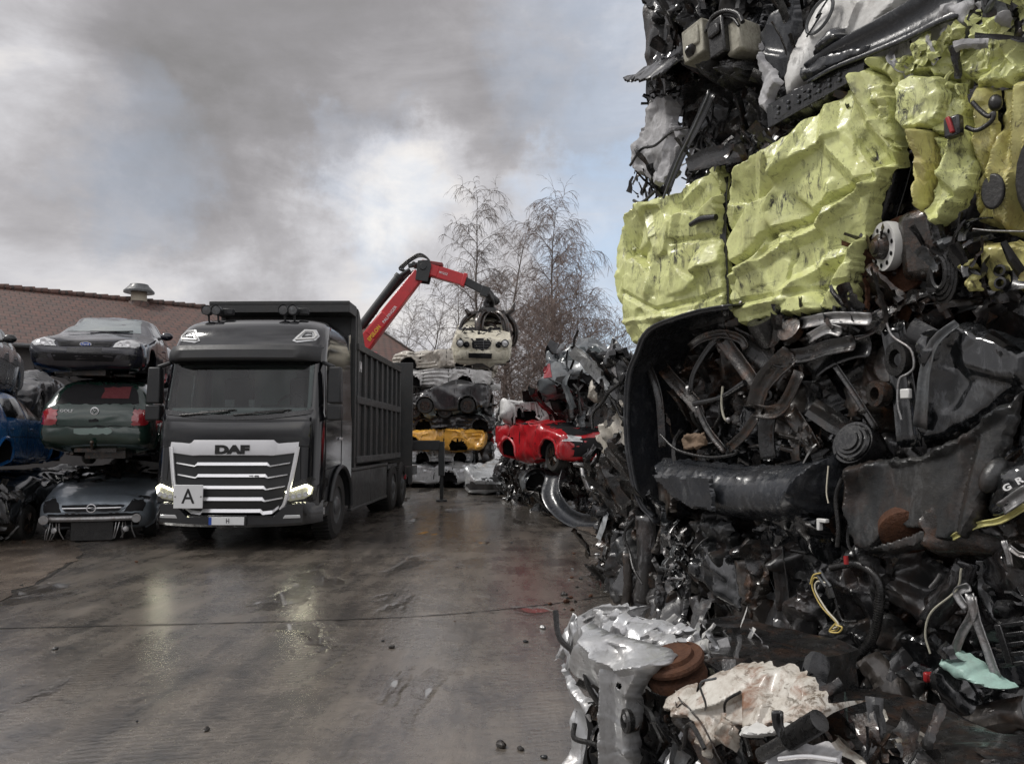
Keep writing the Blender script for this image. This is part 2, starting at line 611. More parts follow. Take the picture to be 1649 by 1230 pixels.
M['cabglass'] = m_glass('clear_cab_glass', (.66, .76, .74))
M['cabin'] = plain('grey_cabin_lining', (.36, .41, .40), .8)
M['seat'] = plain('dark_seat_cloth', (.035, .035, .038), .9)
M['cab'] = surf('black_cab_paint', (.0045, .005, .0065), .09, 0, .18, (.022, .020, .018), 1.6, .12, (.05, .05, .05), 0, .012, 5, .9, .4, .1)
M['cab_plastic'] = surf('charcoal_cab_plastic', (.013, .0145, .016), .42, 0, .3, (.05, .047, .044), 3, 0, (0, 0, 0), 0, .08, 60)
M['container'] = surf('charcoal_container_steel', (.026, .029, .030), .45, .0, .5, (.06, .056, .05), 1.6, .25, (.085, .083, .08), .05, .15, 20, .1)
M['chrome'] = plain('satin_chrome', (.78, .78, .79), .22, .65)
M['glass'] = plain('vehicle_glass', (.028, .037, .038), .035, 0, .5)
M['glass_dark'] = plain('dark_vehicle_glass', (.008, .009, .010), .05, 0, .7)
M['windscreen'] = plain('pale_windscreen', (.16, .19, .195), .05, 0, .8, coat=.3)
M['lamp_clear'] = plain('clear_headlamp', (.55, .56, .56), .12, .3, .8, coat=1)
M['lamp_on'] = plain('lit_running_lamp', (.9, .9, .8), .2, 0, .5, (1.0, .95, .68), 12.0)
M['lamp_glow'] = plain('lit_lamp_reflector', (.35, .35, .32), .15, .3, .5, (1.0, .95, .50), .05)
M['lamp_red'] = plain('red_tail_lamp', (.26, .012, .018), .12, 0, .7, coat=1)
M['plate_white'] = plain('white_sign', (.74, .75, .75), .4)
M['plate_blue'] = plain('blue_band', (.02, .07, .35), .4)
M['plate_dull'] = plain('greenish_plate', (.20, .26, .24), .35)
M['ink'] = plain('black_lettering', (.012, .012, .012), .5)
M['white_ink'] = plain('white_lettering', (.75, .75, .75), .4)
M['yellow_ink'] = plain('yellow_lettering', (.80, .48, .03), .4)
M['navy'] = surf('navy_paint', (.009, .010, .019), .16, .1, .3, (.05, .047, .044), 2.5, .15, (.1, .1, .1), 0, .04, 8, .7)
M['bottle'] = surf('dark_green_paint', (.008, .028, .020), .16, .1, .3, (.03, .03, .026), 2.5, .1, (.1, .1, .1), 0, .04, 8, .7)
M['silverblue'] = surf('silver_blue_paint', (.22, .255, .29), .3, .4, .3, (.10, .09, .08), 3, .2, (.08, .08, .08), 0, .05, 8, .5)
M['blue'] = surf('blue_paint', (.010, .12, .36), .24, .1, .25, (.03, .04, .06), 3, .1, (.1, .1, .1), 0, .04, 8, .7)
M['silvercar'] = surf('grey_silver_paint', (.28, .30, .32), .25, .4, .3, (.08, .08, .08), 3, .2, (.06, .06, .06), 0, .05, 8, .6)
M['crane_red'] = surf('red_crane_paint', (.56, .018, .024), .34, 0, .25, (.16, .02, .02), 3, .25, (.05, .02, .02), 0, .06, 20, .4)
M['crane_dark'] = surf('dark_crane_steel', (.030, .034, .036), .4, .2, .4, (.05, .045, .04), 3, .3, (.1, .1, .1), .0, .1, 20)
M['wcar'] = surf('cream_white_paint', (.60, .57, .46), .4, 0, .35, (.17, .14, .1), 4, .55, (.05, .045, .04), .15, .12, 20, .3)
M['c_white'] = surf('wreck_white', (.56, .56, .55), .38, 0, .45, (.16, .15, .13), 3, .6, (.03, .03, .03), .1, .12, 16, .3)
M['c_beige'] = surf('wreck_beige', (.48, .45, .39), .42, 0, .5, (.14, .12, .1), 3, .6, (.04, .035, .03), .2, .12, 16, .3)
M['c_black'] = surf('wreck_black', (.022, .023, .026), .28, 0, .45, (.06, .055, .05), 3, .5, (.11, .11, .115), .05, .12, 16, .5)
M['c_grey'] = surf('wreck_grey', (.13, .145, .155), .34, .2, .45, (.05, .047, .042), 3, .6, (.03, .03, .03), .1, .12, 16, .4)
M['c_teal'] = surf('wreck_grey_green', (.23, .28, .28), .34, .2, .4, (.06, .06, .055), 3, .5, (.03, .03, .03), .1, .12, 16, .4)
M['c_yellow'] = surf('wreck_yellow', (.66, .34, .045), .36, 0, .35, (.2, .1, .02), 3, .5, (.05, .03, .01), .15, .12, 16, .4)
M['c_silver'] = surf('wreck_silver', (.46, .48, .49), .3, .35, .4, (.09, .085, .08), 3, .65, (.025, .025, .025), .05, .12, 16, .4)
M['c_red'] = surf('wreck_red', (.44, .010, .017), .3, 0, .5, (.12, .02, .02), 3, .8, (.04, .01, .01), .05, .1, 16, .5)
M['bark'] = surf('birch_bark', (.16, .14, .125), .8, 0, .5, (.04, .035, .03), 3, .4, (.3, .28, .26), 0, .4, 20, 0, .2)
M['twig'] = plain('brown_twigs', (.19, .165, .15), .85, 0, .2)
M['twig2'] = plain('reddish_twigs', (.21, .165, .145), .85, 0, .2)
M['wallplaster'] = surf('grimy_render', (.075, .072, .072), .8, 0, .4, (.15, .14, .13), 2, 0, (0, 0, 0), 0, .2, 30, 0, .2)


def m_roof():
    m, nt, b, L = _new('clay_roof_tiles')
    vec = _coords(nt)
    br = nt.nodes.new('ShaderNodeTexBrick')
    L.new(vec, br.inputs['Vector'])
    br.inputs['Scale'].default_value = 1.0
    br.inputs['Brick Width'].default_value = .30
    br.inputs['Row Height'].default_value = .34
    br.inputs['Mortar Size'].default_value = .03
    br.inputs['Mortar Smooth'].default_value = .4
    br.inputs['Color1'].default_value = (.115, .052, .040, 1)
    br.inputs['Color2'].default_value = (.078, .043, .036, 1)
    br.inputs['Mortar'].default_value = (.028, .02, .018, 1)
    n = _noise(nt, vec, .8, 6, .7)
    c = _mix(nt, _math(nt, 'MULTIPLY', _ramp(nt, n, .4, .7), .6), br.outputs['Color'], (.075, .06, .052))
    c = _mix(nt, _math(nt, 'MULTIPLY', _ramp(nt, _noise(nt, vec, 5, 6, .75), .5, .7), .5), c, (.05, .05, .035))
    c = _mix(nt, _math(nt, 'MULTIPLY', _ramp(nt, _noise(nt, vec, 2.2, 3, .5), .45, .65), .45), c, (.13, .066, .05))
    L.new(c, b.inputs['Base Color'])
    b.inputs['Roughness'].default_value = .7
    bp = nt.nodes.new('ShaderNodeBump'); bp.inputs['Strength'].default_value = .7; bp.inputs['Distance'].default_value = .05
    L.new(_math(nt, 'SUBTRACT', 1, br.outputs['Fac']), bp.inputs['Height']); L.new(bp.outputs['Normal'], b.inputs['Normal'])
    return m


M['roof'] = m_roof()


def m_ground(name, ca, cb, wet=.5, slab=False):
    m, nt, b, L = _new(name)
    vec = _coords(nt)
    big = _noise(nt, vec, .35, 6, .6, .4)
    mid = _noise(nt, vec, 1.7, 7, .65, .3)
    fine = _noise(nt, vec, 14, 8, .7)
    grit = _noise(nt, vec, 70, 4, .6)
    # tyre tracks: noise stretched along the driving direction, two slightly different headings
    tv = _coords(nt, (2.8, .42, 1), (0, 0, RAD(-7)))
    tr = _noise(nt, tv, 1.6, 6, .6, .2)
    tv2 = _coords(nt, (3.0, .55, 1), (0, 0, RAD(32)))
    tr2 = _noise(nt, tv2, 1.3, 6, .6, .2)
    # cleat prints inside the tracks
    wv = nt.nodes.new('ShaderNodeTexWave'); wv.wave_type = 'BANDS'; wv.bands_direction = 'Y'
    wv.inputs['Scale'].default_value = 5.5; wv.inputs['Distortion'].default_value = 5; wv.inputs['Detail'].default_value = 4
    wv.inputs['Detail Scale'].default_value = 2.5
    L.new(_coords(nt, (1, 1, 1), (0, 0, RAD(-12))), wv.inputs['Vector'])
    gate = _ramp(nt, _noise(nt, _coords(nt, (1.6, .25, 1), (0, 0, RAD(-10))), 1.0, 3, .5), .46, .6)
    cleat = _math(nt, 'MULTIPLY', wv.outputs['Fac'], gate)
    tone = _math(nt, 'ADD', _math(nt, 'MULTIPLY', mid, .40), _math(nt, 'ADD', _math(nt, 'MULTIPLY', tr, .35), _math(nt, 'MULTIPLY', fine, .25)))
    c = _mix(nt, _ramp(nt, tone, .40, .60), ca, cb)
    c = _mix(nt, _math(nt, 'MULTIPLY', _ramp(nt, tr2, .50, .68), .55), c, (.135, .112, .088))
    c = _mix(nt, _math(nt, 'MULTIPLY', _ramp(nt, grit, .55, .7), .5), c, (.03, .027, .024))
    c = _mix(nt, _math(nt, 'MULTIPLY', _ramp(nt, _noise(nt, vec, 2.6, 8, .75, .8), .60, .66), .75), c, (.022, .020, .018))
    # standing water: smooth, dark, mirror-like pools in the low spots
    pm = _math(nt, 'MULTIPLY', _ramp(nt, _math(nt, 'ADD', _noise(nt, _coords(nt, (.9, .38, 1), (0, 0, RAD(-6))), 1.0, 4, .55, .5), _math(nt, 'MULTIPLY', mid, .18)), .66, .70), wet)
    dry = _math(nt, 'SUBTRACT', 1.0, pm)
    c = _mix(nt, _math(nt, 'MULTIPLY', pm, .55), c, (.045, .040, .035))
    L.new(c, b.inputs['Base Color'])
    wetm = _ramp(nt, _math(nt, 'ADD', _math(nt, 'MULTIPLY', big, .5), _math(nt, 'ADD', _math(nt, 'MULTIPLY', mid, .3), _math(nt, 'MULTIPLY', tr, .2))), .42 - wet * .12, .60)
    r = _math(nt, 'ADD', _math(nt, 'MULTIPLY', wetm, .22), .12)
    r = _math(nt, 'ADD', r, _math(nt, 'MULTIPLY', _math(nt, 'SUBTRACT', fine, .5), .28), True)
    r = _math(nt, 'MAXIMUM', r, .06)
    L.new(r, b.inputs['Roughness'])
    b.inputs['Specular IOR Level'].default_value = .5
    h = _math(nt, 'ADD', _math(nt, 'MULTIPLY', fine, .30), _math(nt, 'MULTIPLY', mid, .55))
    h = _math(nt, 'ADD', h, _math(nt, 'MULTIPLY', tr, .5))
    h = _math(nt, 'ADD', h, _math(nt, 'MULTIPLY', tr2, .35))
    h = _math(nt, 'ADD', h, _math(nt, 'MULTIPLY', cleat, .10))
    h = _math(nt, 'ADD', h, _math(nt, 'MULTIPLY', grit, .07))
    bp = nt.nodes.new('ShaderNodeBump'); bp.inputs['Strength'].default_value = .7; bp.inputs['Distance'].default_value = .03
    L.new(_math(nt, 'MULTIPLY', h, dry), bp.inputs['Height']); L.new(bp.outputs['Normal'], b.inputs['Normal'])
    # film of rain water lying in the hollows
    bp2 = nt.nodes.new('ShaderNodeBump'); bp2.inputs['Strength'].default_value = .45; bp2.inputs['Distance'].default_value = .017
    h2 = _math(nt, 'ADD', _math(nt, 'MULTIPLY', tr, .5), _math(nt, 'MULTIPLY', mid, .30))
    h2 = _math(nt, 'ADD', h2, _math(nt, 'ADD', _math(nt, 'MULTIPLY', tr2, .35), _math(nt, 'ADD', _math(nt, 'MULTIPLY', cleat, .06), _math(nt, 'MULTIPLY', fine, .34))))
    L.new(_math(nt, 'MULTIPLY', h2, dry), bp2.inputs['Height']); L.new(bp2.outputs['Normal'], b.inputs['Coat Normal'])
    film = _math(nt, 'MULTIPLY', _ramp(nt, _math(nt, 'ADD', _math(nt, 'MULTIPLY', big, .45), _math(nt, 'ADD', _math(nt, 'MULTIPLY', mid, .25), _math(nt, 'MULTIPLY', tr, .3))), 
 .60, .42), wet, True)
    film = _math(nt, 'MAXIMUM', _math(nt, 'ADD', _math(nt, 'MULTIPLY', film, .4), .6 * wet), pm)
    L.new(film, b.inputs['Coat Weight']); L.new(_math(nt, 'ADD', _math(nt, 'MULTIPLY', dry, .10), .03), b.inputs['Coat Roughness'])
    b.inputs['Coat IOR'].default_value = 1.85
    return m


M['ground'] = m_ground('wet_yard_concrete', (.040, .036, .032), (.178, .154, .128), 1.0)
M['slab'] = m_ground('muddy_slab', (.075, .060, .048), (.17, .135, .105), .35)
M['water'] = plain('puddle_water', (.085, .074, .064), .05, 0, 1.0, coat=.6)
# ------------------------------------------------------------------ camera, light, sky
cam = bpy.data.cameras.new('camera'); camo = bpy.data.objects.new('camera', cam); COL.objects.link(camo)
camo.location = (0, 0, CAM_H); camo.rotation_euler = (math.pi / 2 + PITCH, 0, 0)
cam.sensor_width = 36; cam.lens = 36 * F_PX / W_PX; cam.clip_start = .05; cam.clip_end = 2000
scene.camera = camo
scene.view_settings.view_transform = 'Standard'; scene.view_settings.look = 'None'
scene.view_settings.gamma = 1; scene.view_settings.exposure = EXPOSURE
scene.cycles.use_denoising = True
scene.cycles.max_bounces = 6; scene.cycles.diffuse_bounces = 3; scene.cycles.glossy_bounces = 3

SUN_DIR = Vector((-.60, .02, .80)).normalized()
sun = bpy.data.lights.new('sun', 'SUN'); suno = bpy.data.objects.new('sun', sun); COL.objects.link(suno)
suno.rotation_euler = (-SUN_DIR).to_track_quat('-Z', 'Y').to_euler()
sun.energy = 1.5; sun.angle = RAD(12); sun.color = (1.0, .965, .92)

world = bpy.data.worlds.new('World'); scene.world = world; world.use_nodes = True
nt = world.node_tree; L = nt.links
bg = nt.nodes['Background']
sky = nt.nodes.new('ShaderNodeTexSky'); sky.sky_type = 'NISHITA'; sky.sun_disc = False
sky.sun_elevation = math.asin(SUN_DIR.z); sky.sun_rotation = math.atan2(SUN_DIR.x, SUN_DIR.y)
sky.air_density = 1.0; sky.dust_density = .6
tc = nt.nodes.new('ShaderNodeTexCoord')
gen = tc.outputs['Generated']
sep = nt.nodes.new('ShaderNodeSeparateXYZ'); L.new(gen, sep.inputs[0])
zz = _math(nt, 'ADD', _math(nt, 'MAXIMUM', sep.outputs[2], 0.0), .22)
cmb = nt.nodes.new('ShaderNodeCombineXYZ')
L.new(_math(nt, 'DIVIDE', sep.outputs[0], zz), cmb.inputs[0])
L.new(_math(nt, 'DIVIDE', sep.outputs[1], zz), cmb.inputs[1])
pv = cmb.outputs[0]


def skyblob(px, py, width, power=1.0):
    """soft mask round a direction of the sky"""
    d = ray(px, py).normalized()
    vm = nt.nodes.new('ShaderNodeVectorMath'); vm.operation = 'DOT_PRODUCT'
    nm = nt.nodes.new('ShaderNodeVectorMath'); nm.operation = 'NORMALIZE'
    wp = nt.nodes.new('ShaderNodeVectorMath'); wp.operation = 'ADD'
    ns = nt.nodes.new('ShaderNodeTexNoise'); ns.inputs['Scale'].default_value = 4.5; ns.inputs['Detail'].default_value = 9; ns.inputs['Roughness'].default_value = .62
    L.new(gen, ns.inputs['Vector'])
    sc = nt.nodes.new('ShaderNodeVectorMath'); sc.operation = 'MULTIPLY_ADD'
    L.new(ns.outputs['Color'], sc.inputs[0]); sc.inputs[1].default_value = (.42, .42, .42); sc.inputs[2].default_value = (-.21, -.21, -.21)
    L.new(gen, wp.inputs[0]); L.new(sc.outputs[0], wp.inputs[1])
    L.new(wp.outputs[0], nm.inputs[0]); L.new(nm.outputs[0], vm.inputs[0]); vm.inputs[1].default_value = d
    mr = nt.nodes.new('ShaderNodeMapRange'); mr.interpolation_type = 'SMOOTHSTEP'
    mr.inputs['From Min'].default_value = math.cos(RAD(width)); mr.inputs['From Max'].default_value = 1.0
    L.new(vm.outputs['Value'], mr.inputs['Value'])
    return _math(nt, 'MULTIPLY', mr.outputs[0], power)


mpv = nt.nodes.new('ShaderNodeMapping'); mpv.inputs['Scale'].default_value = (1.5, 1.5, 3.6); mpv.inputs['Rotation'].default_value = (0, RAD(9), 0)
L.new(gen, mpv.inputs['Vector']); pv = mpv.outputs['Vector']
cl = _noise(nt, pv, 1.25, 10, .58, .3)
cl2 = _noise(nt, pv, 3.4, 10, .62, .5)
val = _math(nt, 'ADD', _math(nt, 'MULTIPLY', cl, .80), _math(nt, 'MULTIPLY', cl2, .36))
for (px, py, w, p) in [(560, 110, 22, -.17), (250, 60, 16, -.08), (880, 200, 13, -.09), (330, 400, 16, -.07), (300, 330, 10, -.08), (100, 230, 5, .03), (-20, 330, 12, -.05), (680, 335, 7, .15), (600, 330, 6, .06),
                       (360, 420, 8, .03), (150, 440, 9, .03), (820, 300, 8, .08), (900, 300, 5, .08), (480, 250, 5, .07), (570, 400, 8, .1), (1000, 40, 10, .04)]:
    val = _math(nt, 'ADD', val, skyblob(px, py, w, p))
cr = nt.nodes.new('ShaderNodeValToRGB')
e = cr.color_ramp.elements
e[0].position = .12; e[0].color = (.15, .146, .145, 1)
e[1].position = .86; e[1].color = (.70, .665, .62, 1)
k = cr.color_ramp.elements.new(.34); k.color = (.215, .208, .215, 1)
k = cr.color_ramp.elements.new(.48); k.color = (.298, .290, .300, 1)
k = cr.color_ramp.elements.new(.60); k.color = (.415, .410, .425, 1)
L.new(val, cr.inputs['Fac'])
blue = None
for (px, py, w, p) in [(985, 330, 8, .75), (1000, 470, 8, .75), (950, 60, 9, .35), (620, 400, 5, .4), (560, 270, 5, .25), (200, 290, 7, .22), (1010, 200, 7, .4)]:
    s_ = skyblob(px, py, w, p)
    blue = s_ if blue is None else _math(nt, 'MAXIMUM', blue, s_)
blue = _math(nt, 'MULTIPLY', blue, _math(nt, 'ADD', _math(nt, 'MULTIPLY', _ramp(nt, cl2, .66, .42), .6), .4), True)
# thin blue sky: the Nishita sky itself, lifted a little by veil cloud
skyc = _mix(nt, .6, sky.outputs['Color'], (4.4, 5.4, 6.6))
cloudc = nt.nodes.new('ShaderNodeVectorMath'); cloudc.operation = 'SCALE'; cloudc.inputs['Scale'].default_value = 10.0
L.new(cr.outputs['Color'], cloudc.inputs[0])
colr = _mix(nt, blue, cloudc.outputs[0], skyc)
# unseen sky behind the viewer is brightened to light the scene
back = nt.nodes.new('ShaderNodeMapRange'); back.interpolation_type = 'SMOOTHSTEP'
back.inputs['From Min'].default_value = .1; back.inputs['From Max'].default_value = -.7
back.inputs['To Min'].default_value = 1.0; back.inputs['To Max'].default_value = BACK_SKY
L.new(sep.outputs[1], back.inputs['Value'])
# ... but an added dark band low behind the viewer darkens the cab's reflections
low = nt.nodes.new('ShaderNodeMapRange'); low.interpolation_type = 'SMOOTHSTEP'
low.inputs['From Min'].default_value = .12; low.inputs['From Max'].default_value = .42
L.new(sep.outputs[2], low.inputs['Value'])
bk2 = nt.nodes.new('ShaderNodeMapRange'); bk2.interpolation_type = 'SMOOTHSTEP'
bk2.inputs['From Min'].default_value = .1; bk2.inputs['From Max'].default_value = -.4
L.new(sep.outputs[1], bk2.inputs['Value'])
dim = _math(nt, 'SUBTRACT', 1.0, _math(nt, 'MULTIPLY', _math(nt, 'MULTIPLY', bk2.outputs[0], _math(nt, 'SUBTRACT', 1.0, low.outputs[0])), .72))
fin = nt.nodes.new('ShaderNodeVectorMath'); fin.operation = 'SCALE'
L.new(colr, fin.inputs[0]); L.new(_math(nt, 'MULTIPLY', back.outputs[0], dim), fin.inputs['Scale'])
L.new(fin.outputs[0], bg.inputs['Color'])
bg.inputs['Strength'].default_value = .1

# ------------------------------------------------------------------ ground
g = MB()
xs = [-300, -60, -20, -8, 0, 8, 20, 60, 300]; ys = [-60, -10, 0, 10, 25, 60, 150, 500]
vs = [(x, y, 0) for y in ys for x in xs]
g.add(vs, [(j * 9 + i, j * 9 + i + 1, (j + 1) * 9 + i + 1, (j + 1) * 9 + i) for j in range(7) for i in range(8)])
tag(g.build('ground', M['ground'], angle=None), 'wet dirty concrete yard with tyre tracks and sheen', 'ground', kind='structure')


def flat_patch(name, poly_px, z, mat, seed, label=None, cat=None, res=.25, rag=.03):
    P = []
    for a, b in poly_px:
        r = ray(a, b); t = (z - CAM_H) / r.z
        P.append((r.x * t, r.y * t))
    V, F, bd = tri2d(P, res, seed, rag)
    m = MB().add([(a, b, z) for a, b in V], F)
    o = m.build(name, mat, angle=None)
    tag(o, label, cat, kind='structure')
    return o


flat_patch('muddy_slab', [(-500, 1180), (-20, 975), (60, 935), (132, 893), (120, 868), (-200, 872), (-900, 890)], .006, M['slab'], 3, 'brown muddy slab edge beside the car stacks', 'ground')
flat_patch('pile_slab', [(1075, 905), (985, 872), (900, 838), (815, 796), (860, 785), (1300, 800), (1500, 900)], .006, M['slab'], 5, 'dry brown concrete strip under the wreck pile', 'ground')
def joint(pts, w, name='concrete_joint'):
    m = MB(); rr = random.Random(5)
    W3 = []
    for a, b in pts:
        r = ray(a, b); t = (.004 - CAM_H) / r.z
        W3.append(Vector((r.x * t, r.y * t, .004)))
    W3 = spline(W3, 60)
    vs, fs = [], []
    for i, p in enumerate(W3):
        t = (W3[min(i + 1, len(W3) - 1)] - W3[max(0, i - 1)]).normalized(); nn = Vector((-t.y, t.x, 0))
        ww = w * (.5 + rr.random())
        j = nn * (rr.random() - .5) * w * .8
        vs += [p + j - nn * ww, p + j + nn * ww]
    fs = [(2 * i, 2 * i + 1, 2 * i + 3, 2 * i + 2) for i in range(len(W3) - 1)]
    m.add(vs, fs)
    tag(m.build(name, M['darkgap_dirt'], angle=None), 'dark dirty joint between concrete slabs', 'joint', kind='structure')


M['darkgap_dirt'] = plain('wet_dirt_line', (.020, .018, .016), .35)
joint([(-40, 1012), (300, 1004), (520, 998), (700, 990), (860, 975), (985, 958)], .012)
joint([(-30, 965), (60, 938), (134, 892)], .02)
joint([(812, 795), (900, 839), (985, 873)], .015)

# loose debris on the ground
deb = []
rd = random.Random(11)


def pebble(px, py, size, mat, label, name='rubble_lump', cat='rubble', group=None):
    r = ray(px, py); t = -CAM_H / r.z
    c = Vector((r.x * t, r.y * t, 0))
    m = MB(); m.ellipsoid((0, 0, size * .35), (size, size * .7, size * .5), 12, 8)
    P = np.array(m.v); h = facets(P + c.x * 10, size * .9, .35, rd.randint(0, 999))
    m.v = [tuple(p + p / (np.linalg.norm(p) + 1e-6) * hh) for p, hh in zip(P, h)]
    o = m.build(name, mat, angle=25); o.location = c; o.rotation_euler.z = rd.random() * 6
    tag(o, label, cat, group)


pebble(808, 1202, .035, M['grime'], 'dark flat lump, leftmost of three on the wet concrete')
pebble(838, 1207, .022, M['grime'], 'small dark lump, middle one of three on the concrete')
pebble(876, 1220, .02, M['shield'], 'small black lump nearest the crushed silver bale')
for i in range(20):
    px, py = rd.uniform(20, 960), rd.uniform(800, 1190)
    if py < 885 and 240 < px < 600: continue
    pebble(px, py, rd.uniform(.008, .028), M[rd.choice(['grime', 'shield', 'rust'])], 'little dark crumb of scrap scattered on the wet yard', 'scrap_crumb', 'scrap crumb', 'crumbs of scrap on the yard')

for i in range(26):
    t_ = rd.random()
    px, py = 985 - 75 * t_ + rd.uniform(-45, 12), 880 + 120 * t_ + rd.uniform(-30, 30)
    pebble(px, py, rd.uniform(.012, .04), M[rd.choice(['grime', 'shield', 'rust', 'steel'])], 'little torn crumb of scrap lying at the foot of the near wall', 'scrap_crumb', 'scrap crumb', 'crumbs of scrap at the wall foot')

# ------------------------------------------------------------------ long building with tiled roof
R0 = Vector((-18.1, 27.3, 0)); rdv = Vector((.795, .606, 0)).normalized(); rn = Vector((.606, -.795, 0)).normalized()
bt = thing('tiled_roof_building', 'long low building with red brown tiled roof behind the stacked cars', 'building', R0)
ba, bb = -16.0, 14.4
RZ, EZ, RW = 7.0, 4.45, 6.0
rf = MB()
sl = math.hypot(RW, RZ - EZ)
# roof plane in its own coordinates so that the tile rows follow the slope
rfo = MB()
Lr = bb - ba
th = .12
rfo.box((Lr / 2, -sl / 2, -th / 2), (Lr, sl, th))
ro = rfo.build('roof', M['roof'], bt, angle=None)
ux = rdv; uy = (rn * -RW + Vector((0, 0, RZ - EZ))).normalized(); uz = ux.cross(uy)
Mx = Matrix((ux, uy, uz)).transposed().to_4x4()
ro.matrix_local = Matrix.Translation(rdv * ba + Vector((0, 0, RZ))) @ Mx
rb = MB(); rb.box((Lr / 2, sl / 2, -th / 2), (Lr, sl, th)); ro2 = rb.build('roof', M['roof'], bt, angle=None)
uy2 = (rn * -RW - Vector((0, 0, RZ - EZ))).normalized(); Mx2 = Matrix((ux, uy2, ux.cross(uy2))).transposed().to_4x4()
ro2.matrix_local = Matrix.Translation(rdv * ba + Vector((0, 0, RZ))) @ Mx2
rc = MB()
nt_ = int(Lr / .4)
for i in range(nt_):
    a = rdv * (ba + i * .4); b = rdv * (ba + (i + 1) * .4 + .04)
    rc.tube([a + Vector((0, 0, RZ + .02)), b + Vector((0, 0, RZ + .05))], [.12, .14], 8)
rc.build('ridge_cap', M['roof'], bt)
wl = MB()
e0, e1 = rdv * (ba + .3), rdv * (bb - .3)
for sgn in (1, -1):
    o_ = rn * (RW - .4) * sgn
    wl.prism([(0, 0), ((e1 - e0).length, 0), ((e1 - e0).length, EZ - .02), (0, EZ - .02)], e0 + o_, rdv, (0, 0, 1), .1)
gp = [(-(RW - .4), 0), (RW - .4, 0), (RW - .4, EZ), (0, RZ - .2), (-(RW - .4), EZ)]
wl.prism(gp, e1 - rdv * .1, rn, (0, 0, 1), .1)
wl.build('wall', M['wallplaster'], bt)
gt = MB(); gt.tube([rdv * ba + rn * (RW + .06) + Vector((0, 0, EZ - .08)), rdv * bb + rn * (RW + .06) + Vector((0, 0, EZ - .08))], .07, 8)
gt.build('gutter', M['grey_metal'], bt)
vb = MB()
for sgn in (1, -1):
    vb.bar(rdv * bb + Vector((0, 0, RZ - .02)), rdv * bb + rn * RW * sgn + Vector((0, 0, EZ - .02)), .05, .22)
vb.build('verge_board', M['grime'], bt)
# ventilator on the ridge: ray of pixel 225
q = ray(225, 490); tpar = None
best = min(((R0 + rdv * (k * .05)).x / (R0 + rdv * (k * .05)).y - q.x / q.y, k) for k in range(0, 200) if abs((R0 + rdv * (k * .05)).x / (R0 + rdv * (k * .05)).y - q.x / q.y) < .004)
vc = rdv * (best[1] * .05) + Vector((0, 0, RZ))
v1 = MB(); v1.lathe([(.34, -.5), (.30, .0), (.28, .35)], vc + rn * .12, (0, 0, 1), 20)
v1.build('vent_pipe', plain('pale_vent', (.42, .38, .30), .6), bt)
v2 = MB(); v2.lathe([(.30, .33), (.56, .33), (.56, .40), (.36, .60), (.33, .66), (0, .67)], vc + rn * .12, (0, 0, 1), 20)
v2.build('vent_cap', M['grey_metal'], bt)
v3 = MB(); v3.lathe([(.75, -.62), (.5, -.3), (.36, -.02), (.3, .0)], vc + rn * .12, (0, 0, 1), 16); v3.build('vent_flashing', M['roof'], bt)

# ------------------------------------------------------------------ bare trees


